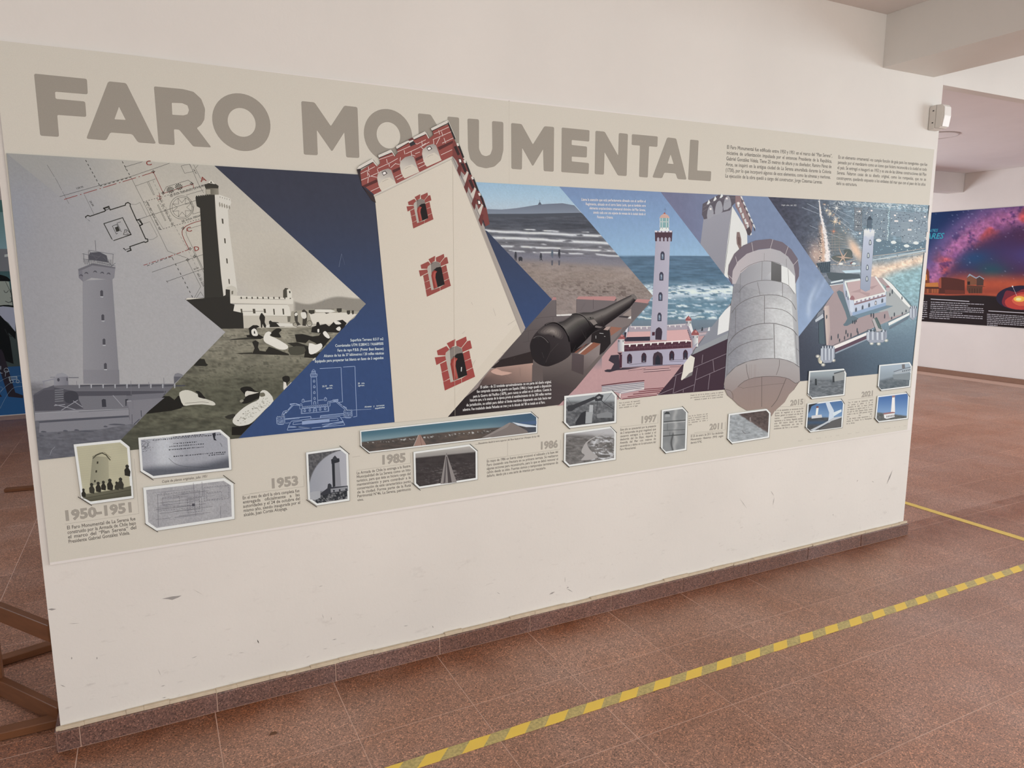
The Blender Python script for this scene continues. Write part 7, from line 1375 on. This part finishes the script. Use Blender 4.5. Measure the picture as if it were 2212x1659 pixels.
for f_, a, b, w_ in (('A3', (470, 1008), (512, 1026), 7), ('A3', (530, 532), (620, 528), 3), ('A3', (560, 790), (560, 812), 9), ('A3', (757, 790), (757, 812), 9), ('A3', (1500, 260), (1590, 310), 2), ('A3', (1495, 802), (1540, 785), 4), ('A3', (1230, 880), (1258, 940), 3), ('A3', (1265, 1112), (1300, 1106), 6), ('A3', (1255, 1022), (1290, 1012), 5), ('A3', (1860, 760), (1910, 757), 3), ('A3', (2008, 655), (2020, 685), 8),
                     ('B3', (62, 562), (78, 592), 8), ('B3', (585, 108), (622, 98), 4), ('B3', (692, 365), (694, 395), 4), ('B3', (700, 562), (742, 553), 6), ('B3', (615, 338), (630, 385), 3), ('B3', (475, 715), (515, 695), 3), ('B3', (1310, 445), (1350, 438), 5), ('B3', (1555, 440), (1565, 460), 7), ('B3', (2105, 155), (2135, 170), 4), ('B3', (620, 640), (665, 634), 3),
                     ('E3', (340, 175), (390, 150), 12), ('E3', (485, 120), (545, 155), 6), ('E3', (490, 115), (508, 112), 10), ('E3', (475, 20), (475, 75), 3), ('D1', (650, 1185), (680, 1230), 4), ('D1', (682, 1240), (668, 1310), 4), ('D1', (385, 1250), (450, 1340), 3), ('D1', (1385, 1110), (1395, 1090), 4), ('D1', (1515, 1102), (1530, 1114), 5), ('D1', (1182, 1386), (1184, 1396), 7), ('D1', (1640, 1130), (1690, 1010), 10)): line_mark(f_, a, b, w_)
# ------------------------------------------------------------------ hazard tapes on the floor
def tape_mat(name, px_, ang, org):
    mt, nt, b = newmat(name, .45, .3)
    tc = nd(nt, 'ShaderNodeTexCoord'); sp = nd(nt, 'ShaderNodeSeparateXYZ'); nt.links.new(tc.outputs['Object'], sp.inputs[0])
    a = nd(nt, 'ShaderNodeMath', operation='MULTIPLY'); nt.links.new(sp.outputs[1], a.inputs[0]); a.inputs[1].default_value = ang
    s_ = nd(nt, 'ShaderNodeMath', operation='ADD'); nt.links.new(sp.outputs[0], s_.inputs[0]); nt.links.new(a.outputs[0], s_.inputs[1])
    o_ = nd(nt, 'ShaderNodeMath', operation='ADD'); nt.links.new(s_.outputs[0], o_.inputs[0]); o_.inputs[1].default_value = org
    m_ = nd(nt, 'ShaderNodeMath', operation='PINGPONG'); nt.links.new(o_.outputs[0], m_.inputs[0]); m_.inputs[1].default_value = px_
    g_ = nd(nt, 'ShaderNodeMath', operation='GREATER_THAN'); nt.links.new(m_.outputs[0], g_.inputs[0]); g_.inputs[1].default_value = px_/2
    dark = ramp(nt, noise(nt, 90, 5, .7), [(.35, (.40, .34, .14)), (.62, (.66, .55, .22))])
    yel = mix(nt, (.95, .70, .10), (.88, .63, .12), noise(nt, 25, 3))
    nt.links.new(mix(nt, yel, dark, g_.outputs[0]), b.inputs['Base Color'])
    return mt
def tape(name, A, B, w_, mat, wob=.0012, seed=1):
    L_ = math.hypot(B[0]-A[0], B[1]-A[1]); n = int(L_/.04); b_ = bmesh.new(); r_ = random.Random(seed); rows = []
    for i in range(n+1):
        x = L_*i/n; o1 = r_.uniform(-wob, wob); o2 = r_.uniform(-wob, wob); z = .0009+r_.uniform(0, .0003)
        rows.append([b_.verts.new((x, -w_/2+o1, .0002)), b_.verts.new((x, -w_/2+o1, z)), b_.verts.new((x, w_/2+o2, z)), b_.verts.new((x, w_/2+o2, .0002))])
    for i in range(n):
        for k in range(3): b_.faces.new([rows[i][k], rows[i][k+1], rows[i+1][k+1], rows[i+1][k]])
    bmesh.ops.recalc_face_normals(b_, faces=b_.faces)
    me = bpy.data.meshes.new(name); b_.to_mesh(me); b_.free(); me.materials.append(mat)
    o = link(name, me, None, (A[0], A[1], .0004)); o.rotation_euler = (0, 0, math.atan2(B[1]-A[1], B[0]-A[0]))
    return o
t1 = tape('hazard_tape', (.3, -.566), (6.6, -.572), .046, tape_mat('faded_hazard_tape', .0735, -1., .0138)); tag(t1, 'yellow hazard tape with faded dark stripes stuck along the floor in front of the wall', 'floor tape')
t2 = tape('hazard_tape', (4.573, 2.4), (4.580, -.5425), .05, flat('worn_yellow_tape', (.78, .58, .14), .5, .12, 30), seed=2); tag(t2, 'plain yellow tape crossing the floor past the right end of the wall', 'floor tape')
# ------------------------------------------------------------------ motion sensor on the wall edge
sn = empty('motion_sensor', (3.985, -.001, 2.182), 'white plastic motion sensor near the top right end of the wall', 'sensor')
bm_ = bmesh.new()
def prism(prof, x0, x1, name, mat, parent, bev=.003):
    b_ = bmesh.new(); a = [b_.verts.new((x0, y, z)) for y, z in prof]; d_ = [b_.verts.new((x1, y, z)) for y, z in prof]
    b_.faces.new(a); b_.faces.new(d_[::-1]); n = len(prof)
    for i in range(n): b_.faces.new([a[i], a[(i+1) % n], d_[(i+1) % n], d_[i]])
    bmesh.ops.recalc_face_normals(b_, faces=b_.faces); bmesh.ops.bevel(b_, geom=list(b_.edges), offset=bev, segments=2, affect='EDGES')
    me = bpy.data.meshes.new(name); b_.to_mesh(me); b_.free(); me.materials.append(mat); return link(name, me, parent)
prism([(0, .0), (0, .112), (-.030, .119), (-.034, .118), (-.034, .003), (-.028, .001)], -.026, .040, 'back_plate', WHITE, sn)
prism([(-.034, .004), (-.034, .118), (-.064, .116), (-.072, .104), (-.074, .060), (-.066, .012), (-.058, .003)], -.024, .038, 'front_cover', WHITE, sn)
LENS = flat('sensor_lens', (.86, .86, .84), .25, .02)
prism([(-.066, .010), (-.0735, .060), (-.0715, .105), (-.0755, .104), (-.0785, .060), (-.071, .009)], -.019, .033, 'lens', LENS, sn, .001)
for z in (.030, .088): MB().box((-.0275, -.026, z), (-.0262, -.019, z+.005)).build('screw_slot', DARKM, sn)
# ------------------------------------------------------------------ round ceiling hatch in the rear room
b_ = bmesh.new(); n = 48
def ringv(r_, z): return [b_.verts.new((r_*math.cos(2*math.pi*i/n), r_*math.sin(2*math.pi*i/n), z)) for i in range(n)]
r1, r2, r3, r4 = ringv(.21, -.001), ringv(.205, -.006), ringv(.192, -.006), ringv(.188, -.001)
for A_, B_ in ((r1, r2), (r2, r3), (r3, r4)):
    for i in range(n): b_.faces.new([A_[i], A_[(i+1) % n], B_[(i+1) % n], B_[i]])
me = bpy.data.meshes.new('hatch_rim'); b_.to_mesh(me); b_.free(); me.materials.append(flat('hatch_rim_paint', (.52, .48, .47), .5)); 
ht = empty('ceiling_hatch', (7.24, 2.14, 2.751), 'flat round painted cover on the ceiling beyond the motion sensor', 'ceiling cover')
link('rim', me, ht)
b_ = bmesh.new(); bmesh.ops.create_cone(b_, cap_ends=True, segments=48, radius1=.187, radius2=.187, depth=.002); me = bpy.data.meshes.new('cover'); b_.to_mesh(me); b_.free(); me.materials.append(CEIL2); link('cover', me, ht, (0, 0, -.0015))
# ------------------------------------------------------------------ wooden trestle behind the left end of the wall
ws = empty('wooden_trestle', (-.33, .52, 0), 'varnished brown wooden trestle on the floor behind the left end of the wall', 'trestle')
def wl(p): return (p[0]+.33, p[1]-.52, p[2])
a0 = np.array([-.019, .140]); dr = np.array([-.184+.019, .359-.127]); dr = dr/np.linalg.norm(dr); a1 = a0-dr*-.0; far = a0+dr*.95
a0 = a0-dr*.012
def rail(name, z, h, w_=.026): MB().beam(wl((*a0, z)), wl((*far, z)), w_, h).build(name, WOOD, ws)
rail('upper_rail', .330, .058); rail('lower_rail', .040, .060)
for t in (.37, .86):
    q = a0+dr*t; MB().beam(wl((*q, .0)), wl((*q, .362)), .034, .03).build('post', WOOD, ws)
pn = np.array([-dr[1], dr[0]])
for q0, q1 in ((a0+dr*.02, None), (a0+dr*.62, None)):
    q1 = q0+np.array([-.52, .0]) if q0[1] < .4 else q0+np.array([.34, .10])
    MB().beam(wl((*q0, .016)), wl((*q1, .016)), .045, .028).build('foot_bar', WOOD, ws)
# stick lying on the floor further back
st = MB().beam((0, 0, .012), (.42, -.055, .012), .05, .022).build('wooden_stick', WOOD, None, (-.62, 3.235, .0005)); tag(st, 'short flat wooden stick lying on the floor behind the wall on the left', 'stick')
# small chips and stains on the floor
stain = bpy.data.meshes.new('floor_stain'); b_ = bmesh.new(); r_ = random.Random(2)
b_.faces.new([b_.verts.new((.012*math.cos(a)*r_.uniform(.8, 1.2), .009*math.sin(a)*r_.uniform(.8, 1.2), 0)) for a in np.linspace(0, 6.0, 14)]); b_.to_mesh(stain); b_.free(); stain.materials.append(STAIN)
FLOORP = Plane(2, 0., 1); q = FLOORP.p(*fr('B3', [(200, 1360)])[0]); link('floor_stain', stain, floor, (q[0], q[1], .0008))
